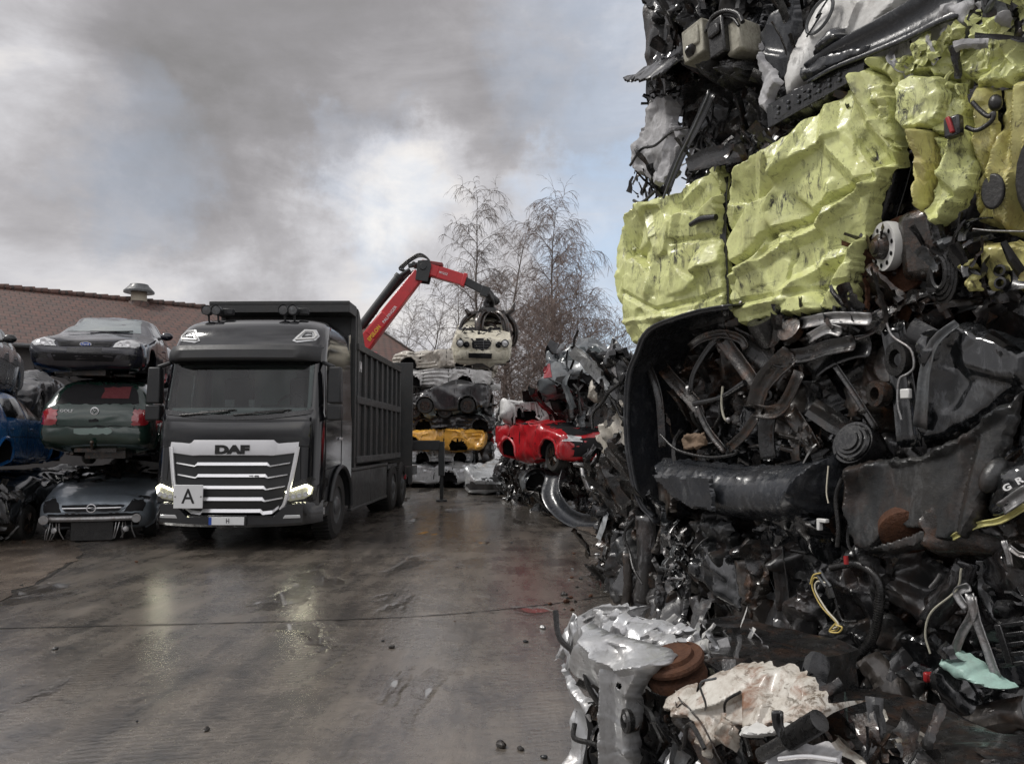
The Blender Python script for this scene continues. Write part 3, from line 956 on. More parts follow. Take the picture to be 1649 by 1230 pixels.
def tree(name, label, base, height, seed, spread=.32, limbs=26, droop=.5, group=None, tw='twig', twigs=16, thin=1.0, lean=0.0, low=.12):
    rng = random.Random(seed)
    t = thing(name, label, 'tree', base, group=group)
    tr, cr_ = MB(), MB()
    nseg = 14
    pts, rr = [], []
    p = Vector((0, 0, -.1)); d = Vector((lean, 0, 1)).normalized()
    for i in range(nseg + 1):
        pts.append(p.copy()); rr.append(max(.012, height * .0105 * (1 - i / nseg) ** .9) * thin)
        d = (d + Vector((rng.uniform(-.07, .07), rng.uniform(-.07, .07), .05))).normalized()
        p = p + d * height / nseg
    tr.tube(pts, rr, 8)

    def pos(f):
        x = f * nseg; i = min(nseg - 1, int(x)); return pts[i].lerp(pts[i + 1], x - i), rr[i]

    for b in range(limbs):
        f = low + (1 - low) * (b + rng.random()) / limbs
        f = min(f, .985)
        p0, r0 = pos(f)
        ang = rng.random() * 6.283
        L_ = height * spread * (1.12 - f) ** .5 * min(1, .55 + f) * rng.uniform(.55, 1.1) * (.5 if f < low + .05 else 1)
        d = Vector((math.cos(ang), math.sin(ang), rng.uniform(.7, 1.5))).normalized()
        q, bp, br = p0.copy(), [], []
        m = 9
        rb0 = min(r0 * .55, .05 * thin + .012 * L_)
        for i in range(m + 1):
            bp.append(q.copy()); br.append(max(.007, rb0 * (1 - i / m)))
            d = (d + Vector((rng.uniform(-.16, .16), rng.uniform(-.16, .16), rng.uniform(-.12, .12) - droop * .22 * (i / m)))).normalized()
            q = q + d * L_ / m
        cr_.tube(bp, br, 5, cap=False)
        for k in range(int(twigs * (1.0 if L_ > 1.2 else .6))):
            u = rng.uniform(.12, 1.0) * m
            i = min(m - 1, int(u)); q0 = bp[i].lerp(bp[i + 1], u - i)
            a2 = rng.random() * 6.283
            d2 = (bp[i + 1] - bp[i]).normalized() + Vector((math.cos(a2), math.sin(a2), rng.uniform(-.2, .7))) * .9
            d2.normalize()
            l2 = rng.uniform(.35, 1.0) * min(2.3, .5 + L_ * .45)
            q = q0.copy(); tp, t_r = [], []
            mm = 5
            for j in range(mm + 1):
                tp.append(q.copy()); t_r.append(.0085 * (1 - .6 * j / mm))
                d2 = (d2 + Vector((rng.uniform(-.2, .2), rng.uniform(-.2, .2), -droop * .5))).normalized()
                q = q + d2 * l2 / mm
            cr_.tube(tp, t_r, 3, cap=False)
            for _ in range(3):
                j = rng.randint(1, mm - 1)
                d3 = (tp[j + 1] - tp[j]).normalized() + Vector((rng.uniform(-.8, .8), rng.uniform(-.8, .8), rng.uniform(-.5, .3)))
                d3.normalize(); l3 = l2 * rng.uniform(.25, .55)
                e1_ = tp[j] + d3 * l3 * .5; d3.z -= droop * .6; d3.normalize()
                cr_.tube([tp[j], e1_, e1_ + d3 * l3 * .5], [.0066, .0055, .004], 3, cap=False)
    tr.build('trunk', M['bark'], t)
    cr_.build('crown', M[tw], t, angle=None)
    return t


def tree_at(px, Y, top_py, *a, **k):
    p = at(px, 700, Y); h = at(px, top_py, Y).z
    return (p.x, p.y, 0), h


def T(px, Y, top, name, label, seed, **k):
    b, h = tree_at(px, Y, top)
    return tree(name, label, b, h, seed, **k)


T(778, 37, 318, 'birch_tree', 'tall bare birch, left of the two tall ones, behind the hanging car', 21, spread=.30, limbs=46, droop=.8, twigs=20)
T(812, 40, 350, 'birch_tree', 'slender bare birch standing between the two tallest birches', 22, spread=.24, limbs=34, droop=.7, twigs=16)
T(876, 36, 335, 'birch_tree', 'tall bare birch with widest reddish crown, right of the hanging car', 23, spread=.34, limbs=56, droop=.85, twigs=22, tw='twig2')
T(922, 38, 385, 'birch_tree', 'bare birch with drooping twigs nearest the lime crushed car', 24, spread=.32, limbs=46, droop=.85, twigs=20, tw='twig2')
T(735, 42, 440, 'bare_tree', 'small bare tree with crooked limbs behind the crane arm', 25, spread=.34, limbs=20, droop=.2, twigs=11)
T(690, 40, 470, 'bare_tree', 'low bare tree just right of the red lower crane arm', 26, spread=.4, limbs=20, droop=.25, twigs=12)
T(640, 44, 510, 'bare_tree', 'bushy bare tree above the tiled roof gable', 27, spread=.5, limbs=24, droop=.1, twigs=14)
for i, (px, Y, top, lab) in enumerate([(822, 33, 520, 'thin brown sapling directly below the hanging car'), (850, 32, 500, 'brown sapling thicket stem left of the grey upturned wreck'),
                                       (880, 31, 480, 'brown twiggy sapling behind the grey upturned wreck'), (905, 33, 500, 'twiggy brown sapling second from the lime bale'),
                                       (938, 32, 470, 'reddish twiggy sapling rising above the piled wrecks'), (965, 31, 490, 'reddish sapling close beside the lime bale'),
                                       (990, 33, 520, 'short reddish sapling partly hidden by the lime bale'), (835, 35, 470, 'tall thin sapling behind the other brown saplings')]):
    T(px, Y, top, 'sapling', lab, 40 + i, spread=.42, limbs=34, droop=.12, twigs=15, tw='twig2', low=.04)
# ------------------------------------------------------------------ car generator
def lerp_table(tab, y):
    for i in range(len(tab) - 1):
        if tab[i][0] <= y <= tab[i + 1][0]:
            f = (y - tab[i][0]) / (tab[i + 1][0] - tab[i][0])
            return [a + (b - a) * f for a, b in zip(tab[i], tab[i + 1])]
    return list(tab[-1] if y > tab[-1][0] else tab[0])


#            y    zb   zbelt zroof w    wr
HATCH = [(0.00, .36, .52, .58, .60, .52), (.05, .26, .56, .66, .74, .62), (.16, .22, .63, .73, .815, .68), (.45, .20, .70, .81, .84, .69), (1.02, .19, .86, .935, .85, .70),
         (1.16, .19, .89, .97, .85, .69), (1.95, .18, .92, 1.37, .85, .56), (2.45, .18, .93, 1.43, .85, .57), (3.2, .19, .95, 1.41, .845, .56), (3.62, .22, .96, 1.34, .835, .55),
         (3.86, .26, .94, 1.06, .82, .64), (3.98, .30, .86, .97, .79, .62), (4.05, .36, .74, .86, .70, .52)]
SALOON = [(0.00, .36, .55, .60, .60, .52), (.05, .28, .60, .70, .75, .64), (.16, .22, .66, .76, .83, .70), (.5, .20, .74, .83, .86, .72), (1.22, .19, .86, .93, .87, .72),
          (1.4, .19, .89, .97, .87, .70), (2.15, .18, .92, 1.36, .87, .56), (2.7, .18, .93, 1.42, .87, .57), (3.3, .19, .95, 1.38, .86, .56), (3.85, .22, .95, 1.06, .85, .62),
          (4.1, .25, .93, 1.00, .84, .66), (4.4, .32, .88, .96, .79, .62), (4.5, .40, .78, .88, .68, .54)]


class Car:
    def __init__(self, name, label, loc, rz, tab, paint, crush=None, arches=(.78, 3.25), group=None, rx=0, ry=0, cat='car', wheel_r=.30, scale=(1, 1, 1), tyres=(1, 1, 1, 1), noarch=False):
        self.t = thing(name, label, cat, loc, rz, group, rx, ry)
        self.tab, self.L, self.paint = tab, tab[-1][0], paint
        self.sc = scale
        NY, NS = 104, 44
        ys = np.concatenate([np.linspace(0, .5, 16), np.linspace(.5, self.L - .4, NY - 26)[1:], np.linspace(self.L - .4, self.L, 12)[1:]])
        self.NY = len(ys)
        rings = []
        for y in ys:
            _, zb, zl, zr, w, wr = lerp_table(tab, y)
            mid = zb + (zl - zb) * .55
            half = [(0, zb), (w - .10, zb), (w - .015, zb + .09), (w, mid), (w - .025, zl), (wr + .03, zr - .055), (wr - .12, zr), (0, zr + .02)]
            P = np.array(half)
            seg = np.linalg.norm(np.diff(P, axis=0), axis=1)
            # equal sample counts per span keep the feature lines aligned along the car
            cnt = [4, 2, 4, 4, 5, 3, 4]
            pts = []
            for i, c in enumerate(cnt):
                for j in range(c):
                    pts.append(P[i] + (P[i + 1] - P[i]) * j / c)
            pts.append(P[-1])
            rings.append(np.array(pts))
        A = np.array(rings)                      # NY, NH, 2
        for _ in range(2):                       # soften along both ways
            B = A.copy()
            B[1:-1] = .5 * A[1:-1] + .25 * (A[:-2] + A[2:])
            A = B.copy()
            B[:, 1:-1] = .5 * A[:, 1:-1] + .25 * (A[:, :-2] + A[:, 2:])
            A = B
        NH = A.shape[1]
        full, fy = [], []
        def ring(R, y):
            r = [(x, y, z) for x, z in R] + [(-x, y, z) for x, z in R[-2:0:-1]]
            return r
        capsf = []
        c0, c1 = A[0].mean(0), A[-1].mean(0)
        for s, dy in ((.15, -.05), (.5, -.042), (.8, -.024)):
            R = A[0].copy(); R[:, 0] *= s; R[:, 1] = c0[1] + (R[:, 1] - c0[1]) * s
            full.append(ring(R, dy))
        for R, y in zip(A, ys): full.append(ring(R, y))
        for s, dy in ((.8, .024), (.5, .042), (.15, .05)):
            R = A[-1].copy(); R[:, 0] *= s; R[:, 1] = c1[1] + (R[:, 1] - c1[1]) * s
            full.append(ring(R, self.L + dy))
        V = np.array(full)
        n, k = V.shape[:2]
        V = V.reshape(-1, 3)
        F = [(i * k + j, (i + 1) * k + j, (i + 1) * k + (j + 1) % k, i * k + (j + 1) % k) for i in range(n - 1) for j in range(k)]
        F += [tuple(range(k)), tuple((n - 1) * k + j for j in range(k - 1, -1, -1))]
        V = V * np.array(scale)
        self.crush = crush
        self.arches = [a * scale[1] for a in arches]
        self.wr = wheel_r
        wz = .30 * scale[2] if scale[2] > .8 else .3
        self.wz = wz
        keepF = []
        for f in F:
            c = V[list(f)].mean(0)
            if not noarch and abs(c[0]) > .5 and any(math.hypot(c[1] - a, c[2] - wz) < wheel_r + .055 for a in self.arches): continue
            keepF.append(f)
        Vd = self.deform(V)
        self.bvh = BVHTree.FromPolygons([Vector(p) for p in Vd], [f for f in F], epsilon=0)
        body = MB(); body.add(Vd, keepF)
        self.body = body.build('body', M[paint], self.t, angle=50)
        if not noarch:
            for a in self.arches:
                for sx in (1, -1):
                    ar = MB()
                    prof = [(.02, -.36), (wheel_r + .06, -.36), (wheel_r + .065, -.02)]
                    ar.lathe(prof, (sx * .83 * scale[0], a, wz), (sx, 0, 0), 22)
                    ar.f = [f for f in ar.f if len(f) < 5 and sum(ar.v[i][2] for i in f) / len(f) > wz - .06]
                    ar.v = [tuple(p) for p in self.deform(np.array(ar.v))]
                    wa_ = ar.build('wheel_arch', M['darkgap'], self.t)
                    rr_ = wheel_r + .06
                    tp = []
                    for th in np.linspace(-.25, math.pi + .25, 19):
                        p_ = self.deform(np.array([(sx * 1.4, a + rr_ * math.cos(th), wz + rr_ * math.sin(th))]))[0]
                        h_ = self.bvh.ray_cast(Vector((sx * 1.6, p_[1], p_[2])), Vector((-sx, 0, 0)), 2.0)
                        if h_[0] is not None and abs(h_[0].x) > .45: tp.append(h_[0])
                    if len(tp) > 6:
                        lp_ = MB(); lp_.tube(tp, .030, 6); lp_.build('arch_lip', M[paint], wa_)
            for q, (a, sx) in enumerate([(self.arches[0], 1), (self.arches[0], -1), (self.arches[1], 1), (self.arches[1], -1)]):
                if not tyres[q]: continue
                self.wheel(sx * .72 * scale[0], a, wz, sx, tyres[q])

    def wheel(self, x, y, z, sx, kind=1):
        c = self.deform(np.array([(x, y, z)]))[0] if self.crush else (x, y, z)
        r = self.wr
        w = MB()
        w.lathe([(r * .62, -.10), (r * .9, -.10), (r, -.06), (r, .06), (r * .9, .10), (r * .64, .10), (r * .6, .04), (r * .6, -.1)], c, (sx, 0, 0), 28)
        wo = w.build('wheel', M['tyre'], self.t)
        h = MB()
        h.lathe([(r * .63, .085), (r * .58, .09), (r * .5, .05), (r * .2, .06), (r * .16, .085), (0, .09)], c, (sx, 0, 0), 24)
        cc = Vector(c)
        for k in range(5):
            a = k * 1.2566
            dv = Vector((0, math.cos(a), math.sin(a)))
            h.bar(cc + Vector((sx * .075, 0, 0)) + dv * r * .12, cc + Vector((sx * .085, 0, 0)) + dv * r * .56, .03, .06, (sx, 0, 0))
        ho = h.build('rim', M['steel' if kind == 1 else 'grime'], wo)

    def deform(self, V):
        V = np.array(V, float)
        if not self.crush: return V
        c = self.crush
        seed = c.get('seed', 1)
        sq = c.get('squash', 1.0); z0 = c.get('z0', .75)
        up = V[:, 2] > z0
        V[up, 2] = z0 + (V[up, 2] - z0) * sq
        V[:, 2] *= c.get('zs', 1.0)
        a = c.get('amp', .04); cell = c.get('cell', .5)
        if a:
            for ax, wgt in ((0, .8), (1, .5), (2, 1.0)):
                V[:, ax] += wgt * (facets(V.copy(), cell, a / cell * 2, seed + 31 * ax, .07) + .2 * facets(V.copy(), cell * .38, a / cell * 2.4, seed + 7 + 31 * ax, .09))
        if 'fold' in c:
            ph = V[:, 2] / c.get('lam', .16) + .5 * vnoise(V[:, 1:2].repeat(2, 1), 1.3, seed) + .25 * vnoise(V, 2.5, seed + 1)
            tri = np.abs(ph - np.floor(ph) - .5) * 2 - .5
            gate = np.clip(.5 + 1.2 * vnoise(V[:, 1:3], 1.1, seed + 9), 0, 1)
            V[:, 0] += np.sign(V[:, 0]) * np.minimum(1, np.abs(V[:, 0]) / .5) * c['fold'] * tri * gate
        if 'bend' in c:
            V[:, 2] += c['bend'] * np.sin(V[:, 1] / self.L * math.pi * 1.5 + seed)
        return V

    def patch(self, name, poly, axis, mat, off=.006, res=.05, parent=None, bulge=0.0, seed=1, label=None, thick=True, mir=False):
        """A piece lying on the body: poly is (x, z) for front/back, (y, z) for the sides, (x, y) for the top."""
        mb = MB()
        self.patch_into(mb, poly, axis, off, res, bulge)
        if mir: self.patch_into(mb, [(-a, b) for a, b in poly][::-1], axis, off, res, bulge)
        return mb.build(name, M[mat] if isinstance(mat, str) else mat, parent or self.t, angle=40, label=label)

    def patch_into(self, mb, poly, axis, off=.006, res=.05, bulge=0.0):
        V, F, bd = tri2d(poly, res, 1, 0, .1)
        sx, sy, sz = self.sc
        d = seg_dist(V, bd)
        pts, inn = [], []
        for (a, b), dd in zip(V, d):
            if axis == 'front': p = np.array([(a * sx, -.3, b * sz)]); dr = Vector((0, 1, 0))
            elif axis == 'back': p = np.array([(a * sx, self.L * sy + .3, b * sz)]); dr = Vector((0, -1, 0))
            elif axis == 'right': p = np.array([(1.3, a * sy, b * sz)]); dr = Vector((-1, 0, 0))
            elif axis == 'left': p = np.array([(-1.3, a * sy, b * sz)]); dr = Vector((1, 0, 0))
            else: p = np.array([(a * sx, b * sy, 2.2)]); dr = Vector((0, 0, -1))
            q = self.deform(p)[0] if self.crush else p[0]
            q = Vector(q) - dr * .5
            h = self.bvh.ray_cast(q, dr, 4.0)
            o = off + bulge * (1 - math.exp(-dd / .04))
            hit = h[0] if h[0] is not None else q + dr * .8
            pts.append(hit - dr * o); inn.append(hit + dr * .012)
        # keep winding outward; a skirt round the rim runs into the body
        flip = axis in ('back', 'left')
        nb, n0 = len(bd), len(pts)
        pts = pts + inn[:nb]
        F = list(F) + [(i, n0 + i, n0 + (i + 1) % nb, (i + 1) % nb) for i in range(nb)]
        mb.add(pts, [f[::-1] if flip else f for f in F])

    def seam(self, lines, axis, name='panel_seam', w=.010, mat='darkgap'):
        mb = MB()
        for ln in lines:
            for i in range(len(ln) - 1):
                a, b = Vector((*ln[i], 0)), Vector((*ln[i + 1], 0))
                d = (b - a).normalized(); nn = Vector((-d.y, d.x, 0)) * w / 2
                self.patch_into(mb, [(p.x, p.y) for p in (a - nn, b - nn, b + nn, a + nn)], axis, .003, .12)
        return mb.build(name, M[mat], self.t, angle=40)

    def point(self, a, b, axis, off=0.0):
        q = {'front': (Vector((a * self.sc[0], -.5, b * self.sc[2])), Vector((0, 1, 0))), 'back': (Vector((a * self.sc[0], self.L * self.sc[1] + .5, b * self.sc[2])), Vector((0, -1, 0))),
             'right': (Vector((1.5, a * self.sc[1], b * self.sc[2])), Vector((-1, 0, 0))), 'left': (Vector((-1.5, a * self.sc[1], b * self.sc[2])), Vector((1, 0, 0)))}[axis]
        h = self.bvh.ray_cast(q[0], q[1], 4)
        return (h[0] - q[1] * off) if h[0] is not None else q[0] + q[1] * .5

    def side_glass(self, sides=('left', 'right'), saloon=False, mat='glass_dark'):
        o = .25 if saloon else 0
        for s in sides:
            self.patch('side_window', [(1.42 + o, .97), (2.28 + o, .985), (2.28 + o, 1.34), (1.98 + o, 1.31)], s, mat)
            self.patch('side_window', [(2.36 + o, .985), (3.1 + o, 1.0), (3.05 + o, 1.30), (2.36 + o, 1.34)], s, mat)

    def side_seams(self, sides=('left', 'right')):
        for s in sides:
            self.seam([[(1.25, .28), (1.22, .6), (1.3, .93)], [(1.25, .28), (2.3, .27)], [(2.32, .27), (2.32, .97)], [(2.32, .3), (2.95, .3), (3.0, .55), (3.15, .7), (3.2, .98)], [(1.3, .66), (3.1, .68)]], s)
            for y in (2.15, 2.98):
                h = MB(); h.ellipsoid(self.point(y, .80, s, .012), (.016, .075, .014), 10, 6)
                h.build('door_handle', M[self.paint], self.t)

    def mirrors(self, sides=(1, -1), mat='black', y=1.45):
        for sx in sides:
            m = MB()
            m.ellipsoid((sx * .97 * self.sc[0], y * self.sc[1], .99 * self.sc[2]), (.105, .07, .075), 14, 10)
            m.tube([(sx * .82, y + .02, .95), (sx * .93, y + .02, .965)], [.03, .026], 8)
            m.build('wing_mirror', M[mat], self.t)

    def underside(self, mat='grime', seed=1):
        rng = random.Random(seed)
        m = MB()
        m.tube([(.25, .6, .17), (.22, 2.2, .15), (.3, 3.0, .16), (.35, 3.9, .2)], .035, 8)
        m.bar((-.6, .75, .2), (.6, .75, .2), .1, .06); m.bar((-.6, 3.2, .2), (.6, 3.2, .2), .12, .07)
        m.box((0, .55, .24), (.5, .5, .2)); m.box((-.1, 3.5, .18), (.6, .5, .14))
        m.build('underbody', M[mat], self.t, bevel=.01)


def front_car_details(c, kind):
    if kind == 'oval':      # dark hatchback: wide lamps, slim grille with an oval badge
        c.patch('windscreen', [(-.60, .99), (.60, .99), (.46, 1.345), (0, 1.37), (-.46, 1.345)], 'front', 'windscreen', .008, .06)
        for s in (1, -1):
            P = [(.41, .565), (.72, .575), (.775, .63), (.755, .715), (.66, .735), (.45, .665)]
            P = [(s * a, b) for a, b in P]
            lo = c.patch('headlight', P if s > 0 else P[::-1], 'front', 'lamp_clear', .012, .03, bulge=.012)
            r = MB(); q = c.point(s * .60, .64, 'front', .028)
            r.lathe([(.0, .0), (.05, .002), (.058, .012), (.05, .014), (.02, .006), (0, .004)], q, (0, -1, 0), 18)
            q = c.point(s * .50, .63, 'front', .024); r.lathe([(.0, .0), (.035, .002), (.04, .01), (.03, .012), (0, .004)], q, (0, -1, 0), 16)
            r.build('reflector', M['chrome'], lo)
        c.patch('grille', [(-.36, .565), (.36, .565), (.40, .645), (-.40, .645)], 'front', 'darkgap', .004, .05)
        gb = MB()
        for z in (.583, .605, .627):
            gb.tube([c.point(x, z, 'front', .006) for x in np.linspace(-.36, .36, 11)], .004, 5)
        gb.build('grille_bars', M['black_gloss'], c.t)
        bd = MB(); bp = c.point(0, .612, 'front', .012)
        ov = [(.085 * math.cos(a), .036 * math.sin(a)) for a in np.linspace(0, 6.283, 25)[:-1]]
        bd.prism(ov, bp, (1, 0, 0), (0, 0, 1), .008)
        bo = bd.build('badge', M['chrome'], c.t)
        bi = MB(); bi.prism([(a * .86, b * .82) for a, b in ov], bp + Vector((0, -.008, 0)), (1, 0, 0), (0, 0, 1), .003); bi.build('badge_centre', M['plate_blue'], bo)
        tx = MB(); lettering(tx, 'Ford', bp + Vector((0, -.0115, 0)), (1, 0, 0), (0, 0, 1), .048, .001, 1.1, .001); tx.build('badge_letters', M['chrome'], bo)
        c.patch('bumper_grille', [(-.42, .335), (.42, .335), (.46, .44), (-.46, .44)], 'front', 'darkgap', .004, .06)
        for s in (1, -1):
            P = [(s * .52, .36), (s * .74, .37), (s * .76, .43), (s * .52, .44)]
            c.patch('fog_lamp', P if s > 0 else P[::-1], 'front', 'black', .006, .05)
        c.patch('plate_holder', [(-.26, .455), (.26, .455), (.26, .54), (-.26, .54)], 'front', 'black', .012, .06)
        c.patch('bumper_strip', [(-.76, .448), (.76, .448), (.78, .462), (-.78, .462)], 'front', 'black', .016, .05)
        c.seam([[(-.40, .66), (-.46, .68), (-.68, .745)], [(-.40, .66), (.40, .66)], [(.40, .66), (.46, .68), (.68, .745)]], 'front', w=.014)
        wp = MB()
        wp.tube([c.point(x, z, 'front', .03) for x, z in ((.05, 1.0), (.25, 1.015), (.45, 1.04))], .008, 5)
        wp.tube([c.point(x, z, 'front', .03) for x, z in ((.40, 1.02), (.1, 1.005), (-.2, .995))], .007, 5)
        wp.build('wiper', M['hose'], c.t)


def sym(P):
    """mirror a right-half outline (x>=0, listed bottom-to-top) into a closed outline"""
    return P + [(-a, b) for a, b in P[::-1] if a > 1e-6]


# --- left stack -------------------------------------------------------------------------------------------------
LX = -6.42
ford = Car('stacked_car', 'dark navy hatchback facing forward on top of the stack beside the truck', (-6.75, 12.1, 2.50), RAD(16), HATCH, 'navy', dict(amp=.012, cell=.6, seed=4), group='cars stacked left of the truck', rx=RAD(-1.5), tyres=(0, 0, 0, 0), wheel_r=.31)
front_car_details(ford, 'oval')
ford.side_glass(); ford.side_seams(); ford.mirrors((1,), 'navy'); ford.underside()

golf = Car('stacked_car', 'dark green hatchback seen from behind in the middle of the stack', (-7.58, 15.98, 1.19), math.pi + RAD(15), HATCH, 'bottle', dict(amp=.010, cell=.6, seed=9), group='cars stacked left of the truck', tyres=(0, 0, 0, 0))
# local back of this car looks at the camera
golf.patch('rear_opening', sym([(0, .975), (.58, .985), (.50, 1.30), (.42, 1.335), (0, 1.345)]), 'back', 'darkgap', .006, .06)
golf.patch('rear_seat', [(-.42, 1.08), (-.05, 1.08), (-.05, 1.26), (-.42, 1.26)], 'back', surf('dark_red_cloth', (.10, .012, .016), .8, dirt=.3, bump=.4), .012, .06)
for s in (1, -1):
    P = [(s * .53, .64), (s * .76, .65), (s * .765, .86), (s * .68, .90), (s * .54, .89)]
    tl = golf.patch('tail_lamp', P if s < 0 else P, 'back', 'lamp_red', .012, .04, bulge=.012)
golf.patch('bumper', sym([(0, .27), (.72, .28), (.80, .40), (.79, .60), (0, .605)]), 'back', 'bottle', .035, .06, bulge=.02)
golf.patch('number_plate', [(-.26, .50), (.26, .50), (.26, .595), (-.26, .595)], 'back', 'plate_dull', .066, .06)
golf.seam([[(-.54, .62), (-.54, .93), (-.60, .97)], [(.54, .62), (.54, .93), (.60, .97)], [(-.54, .625), (.54, .625)]], 'back', 'boot_gap', .012)
for nm, outl, m_, off_ in (('boot_lock', [(-.07, .70), (.07, .70), (.07, .735), (-.07, .735)], 'darkgap', .008),):
    golf.patch(nm, outl, 'back', m_, off_, .05)
bdg = MB(); bp = golf.point(0, .86, 'back', .016)
bdg.lathe([(.050, 0), (.060, .004), (.060, .010), (.050, .012)], bp, (0, 1, 0), 26, closed=True)
for ln in ([(-.030, .040), (0, -.004), (.030, .040)], [(-.044, .018), (-.020, -.040), (0, .004), (.020, -.040), (.044, .018)]):
    bdg.tube([bp + Vector((-a, .006, b)) for a, b in ln], .0055, 5)
bdg.build('badge', M['chrome'], golf.t)
lt = MB(); lp = golf.point(.40, .86, 'back', .016); lettering(lt, 'GOLF', lp, (-1, 0, 0), (0, 0, 1), .06, .001, 1.25, .004); lt.build('badge_letters', M['chrome'], golf.t)
tb = MB(); tb.tube([(0, 3.9, .27), (0, 4.15, .27), (0, 4.19, .34)], .02, 8); tb.ellipsoid((0, 4.19, .37), (.03, .03, .03), 10, 8); tb.bar((-.3, 3.92, .25), (.3, 3.92, .25), .06, .06); tb.build('tow_bar', M['grime'], golf.t)
golf.side_glass(); golf.side_seams(); golf.underside(); golf.mirrors((1, -1), 'bottle')

opel = Car('stacked_car', 'silver blue hatchback without bumper or headlights at the bottom of the stack', (-6.66, 12.35, -.04), RAD(15), HATCH, 'silverblue', dict(amp=.012, cell=.5, seed=14, squash=.35, z0=.93), group='cars stacked left of the truck', tyres=(1, 1, 1, 1))
for s in (1, -1):
    P = [(s * .44, .50), (s * .72, .50), (s * .77, .70), (s * .62, .74), (s * .52, .64)]
    opel.patch('headlight_hole', P if s > 0 else P[::-1], 'front', 'darkgap', .006, .04)
opel.patch('front_opening', [(-.66, .27), (.66, .27), (.66, .475), (-.66, .475)], 'front', 'darkgap', .006, .05)
gr = opel.patch('grille', sym([(0, .50), (.38, .505), (.46, .57), (.46, .615), (0, .625)]), 'front', 'silverblue', .03, .05, bulge=.02)
for zz0, zz1, x0, x1 in ((.518, .552, .38, .42), (.585, .612, .44, .45)):
    opel.patch('grille_slot', [(-x0, zz0), (x0, zz0), (x1, zz1), (-x1, zz1)], 'front', 'darkgap', .062, .06, parent=gr)
bar = MB(); bar.tube([opel.point(x, .567, 'front', .062) for x in np.linspace(-.42, .42, 9)], .011, 6); bar.build('grille_bar', M['chrome'], gr)
em = MB(); ep = opel.point(0, .567, 'front', .066)
em.lathe([(.056, 0), (.070, .004), (.070, .012), (.056, .014)], ep, (0, -1, 0), 26, closed=True)
em.prism([(-.075, -.012), (.012, -.004), (-.004, .006), (.075, .012), (-.012, .004), (.004, -.006)], ep + Vector((0, -.004, 0)), (1, 0, 0), (0, 0, 1), .006)
em.build('badge', M['chrome'], opel.t)
bm_ = MB()
pth = [(x, -.10 + .10 * (abs(x) / .7) ** 2, .40) for x in np.linspace(-.70, .70, 15)]
bm_.tube(pth, .055, 8, sq=.8)
for x in (-.66, .66): bm_.lathe([(.0, 0), (.07, 0), (.07, .06), (0, .06)], (x, -.06, .40), (0, -1, 0), 12)
bm_.build('crash_beam', M['steel'], opel.t)
sl_ = MB()
for i in range(9): sl_.box((-.36 + i * .09, -.02, .478), (.05, .05, .02))
sl_.build('lock_panel', M['grime'], opel.t, bevel=.004)
rh = random.Random(2)
for sx in (-1, 1):
    for k in range(5):
        a = Vector((sx * rh.uniform(.35, .6), -.05 + rh.uniform(-.03, .05), .34))
        hg = MB(); hg.tube(spline([a, a + Vector((rh.uniform(-.05, .05), -.05, -.12)), a + Vector((rh.uniform(-.08, .08), -.02, -.25))], 10), .009, 5); hg.build('hanging_cable', M['steel'], opel.t)
    hg = MB(); hg.lathe([(.03, 0), (.045, .02), (.045, .05), (.02, .06)], (sx * .5, -.06, .22), (sx * .3, -1, .3), 10); hg.build('tow_eye', M['steel'], opel.t)
rad = MB(); rad.box((0, .02, .20), (.62, .04, .30)); rad.build('radiator', M['hose'], opel.t, bevel=.01)
opel.seam([[(-.5, .64), (-.56, .76)], [(.5, .64), (.56, .76)]], 'front')
opel.side_seams(); opel.mirrors((1,), 'silverblue')
# crumpled remains of the cabin over the bonnet
cb = MB()
rc_ = random.Random(8)
for k in range(26):
    p0 = Vector((rc_.uniform(-.7, .7), rc_.uniform(.9, 1.5), rc_.uniform(.93, 1.15)))
    sheet_strip(cb, spline([p0, p0 + Vector((rc_.uniform(-.3, .3), rc_.uniform(-.1, .2), rc_.uniform(-.1, .15))), p0 + Vector((rc_.uniform(-.5, .5), rc_.uniform(.1, .5), rc_.uniform(-.05, .12)))], 8), rc_.uniform(.05, .2), (rc_.random(), rc_.random(), .3), k, .03)
cb.build('torn_cabin', M['mangle'], opel.t, angle=25)

# column at the far left: silver car on top, blue car in the middle, burnt wreck below
sil = Car('stacked_car', 'grey silver car at the photo edge, on top beside the navy hatchback', (-8.62, 10.9, 2.32), RAD(24), SALOON, 'silvercar', dict(amp=.012, cell=.6, seed=24), group='cars stacked at the left edge', rx=RAD(-1))
sil.side_glass(saloon=True, mat='windscreen'); sil.side_seams(); sil.mirrors((1, -1), 'black', 1.6); sil.underside()
sil.patch('windscreen', sym([(0, .99), (.60, .99), (.46, 1.33), (0, 1.36)]), 'front', 'windscreen', .008, .07)
for s in (1, -1):
    P = [(s * .41, .60), (s * .72, .60), (s * .76, .72), (s * .45, .70)]
    sil.patch('headlight', P if s > 0 else P[::-1], 'front', 'lamp_clear', .01, .05)
blu = Car('stacked_car', 'bright blue car seen from behind with a red tail lamp', (-9.75, 15.4, .98), math.pi + RAD(14), HATCH, 'blue', dict(amp=.010, cell=.6, seed=33), group='cars stacked at the left edge', tyres=(0, 0, 0, 0))
for s in (1, -1):
    P = [(s * .58, .62), (s * .79, .63), (s * .79, .92), (s * .66, .95), (s * .58, .9)]
    tl = blu.patch('tail_lamp', P, 'back', 'lamp_red', .012, .04, bulge=.015)
    for zc in (.70, .80, .88):
        r = MB(); q = blu.point(s * .70, zc, 'back', .03); r.lathe([(0, 0), (.022, .001), (.024, .008), (0, .01)], q, (0, 1, 0), 14); r.build('lamp_lens', M['lamp_clear'], tl)
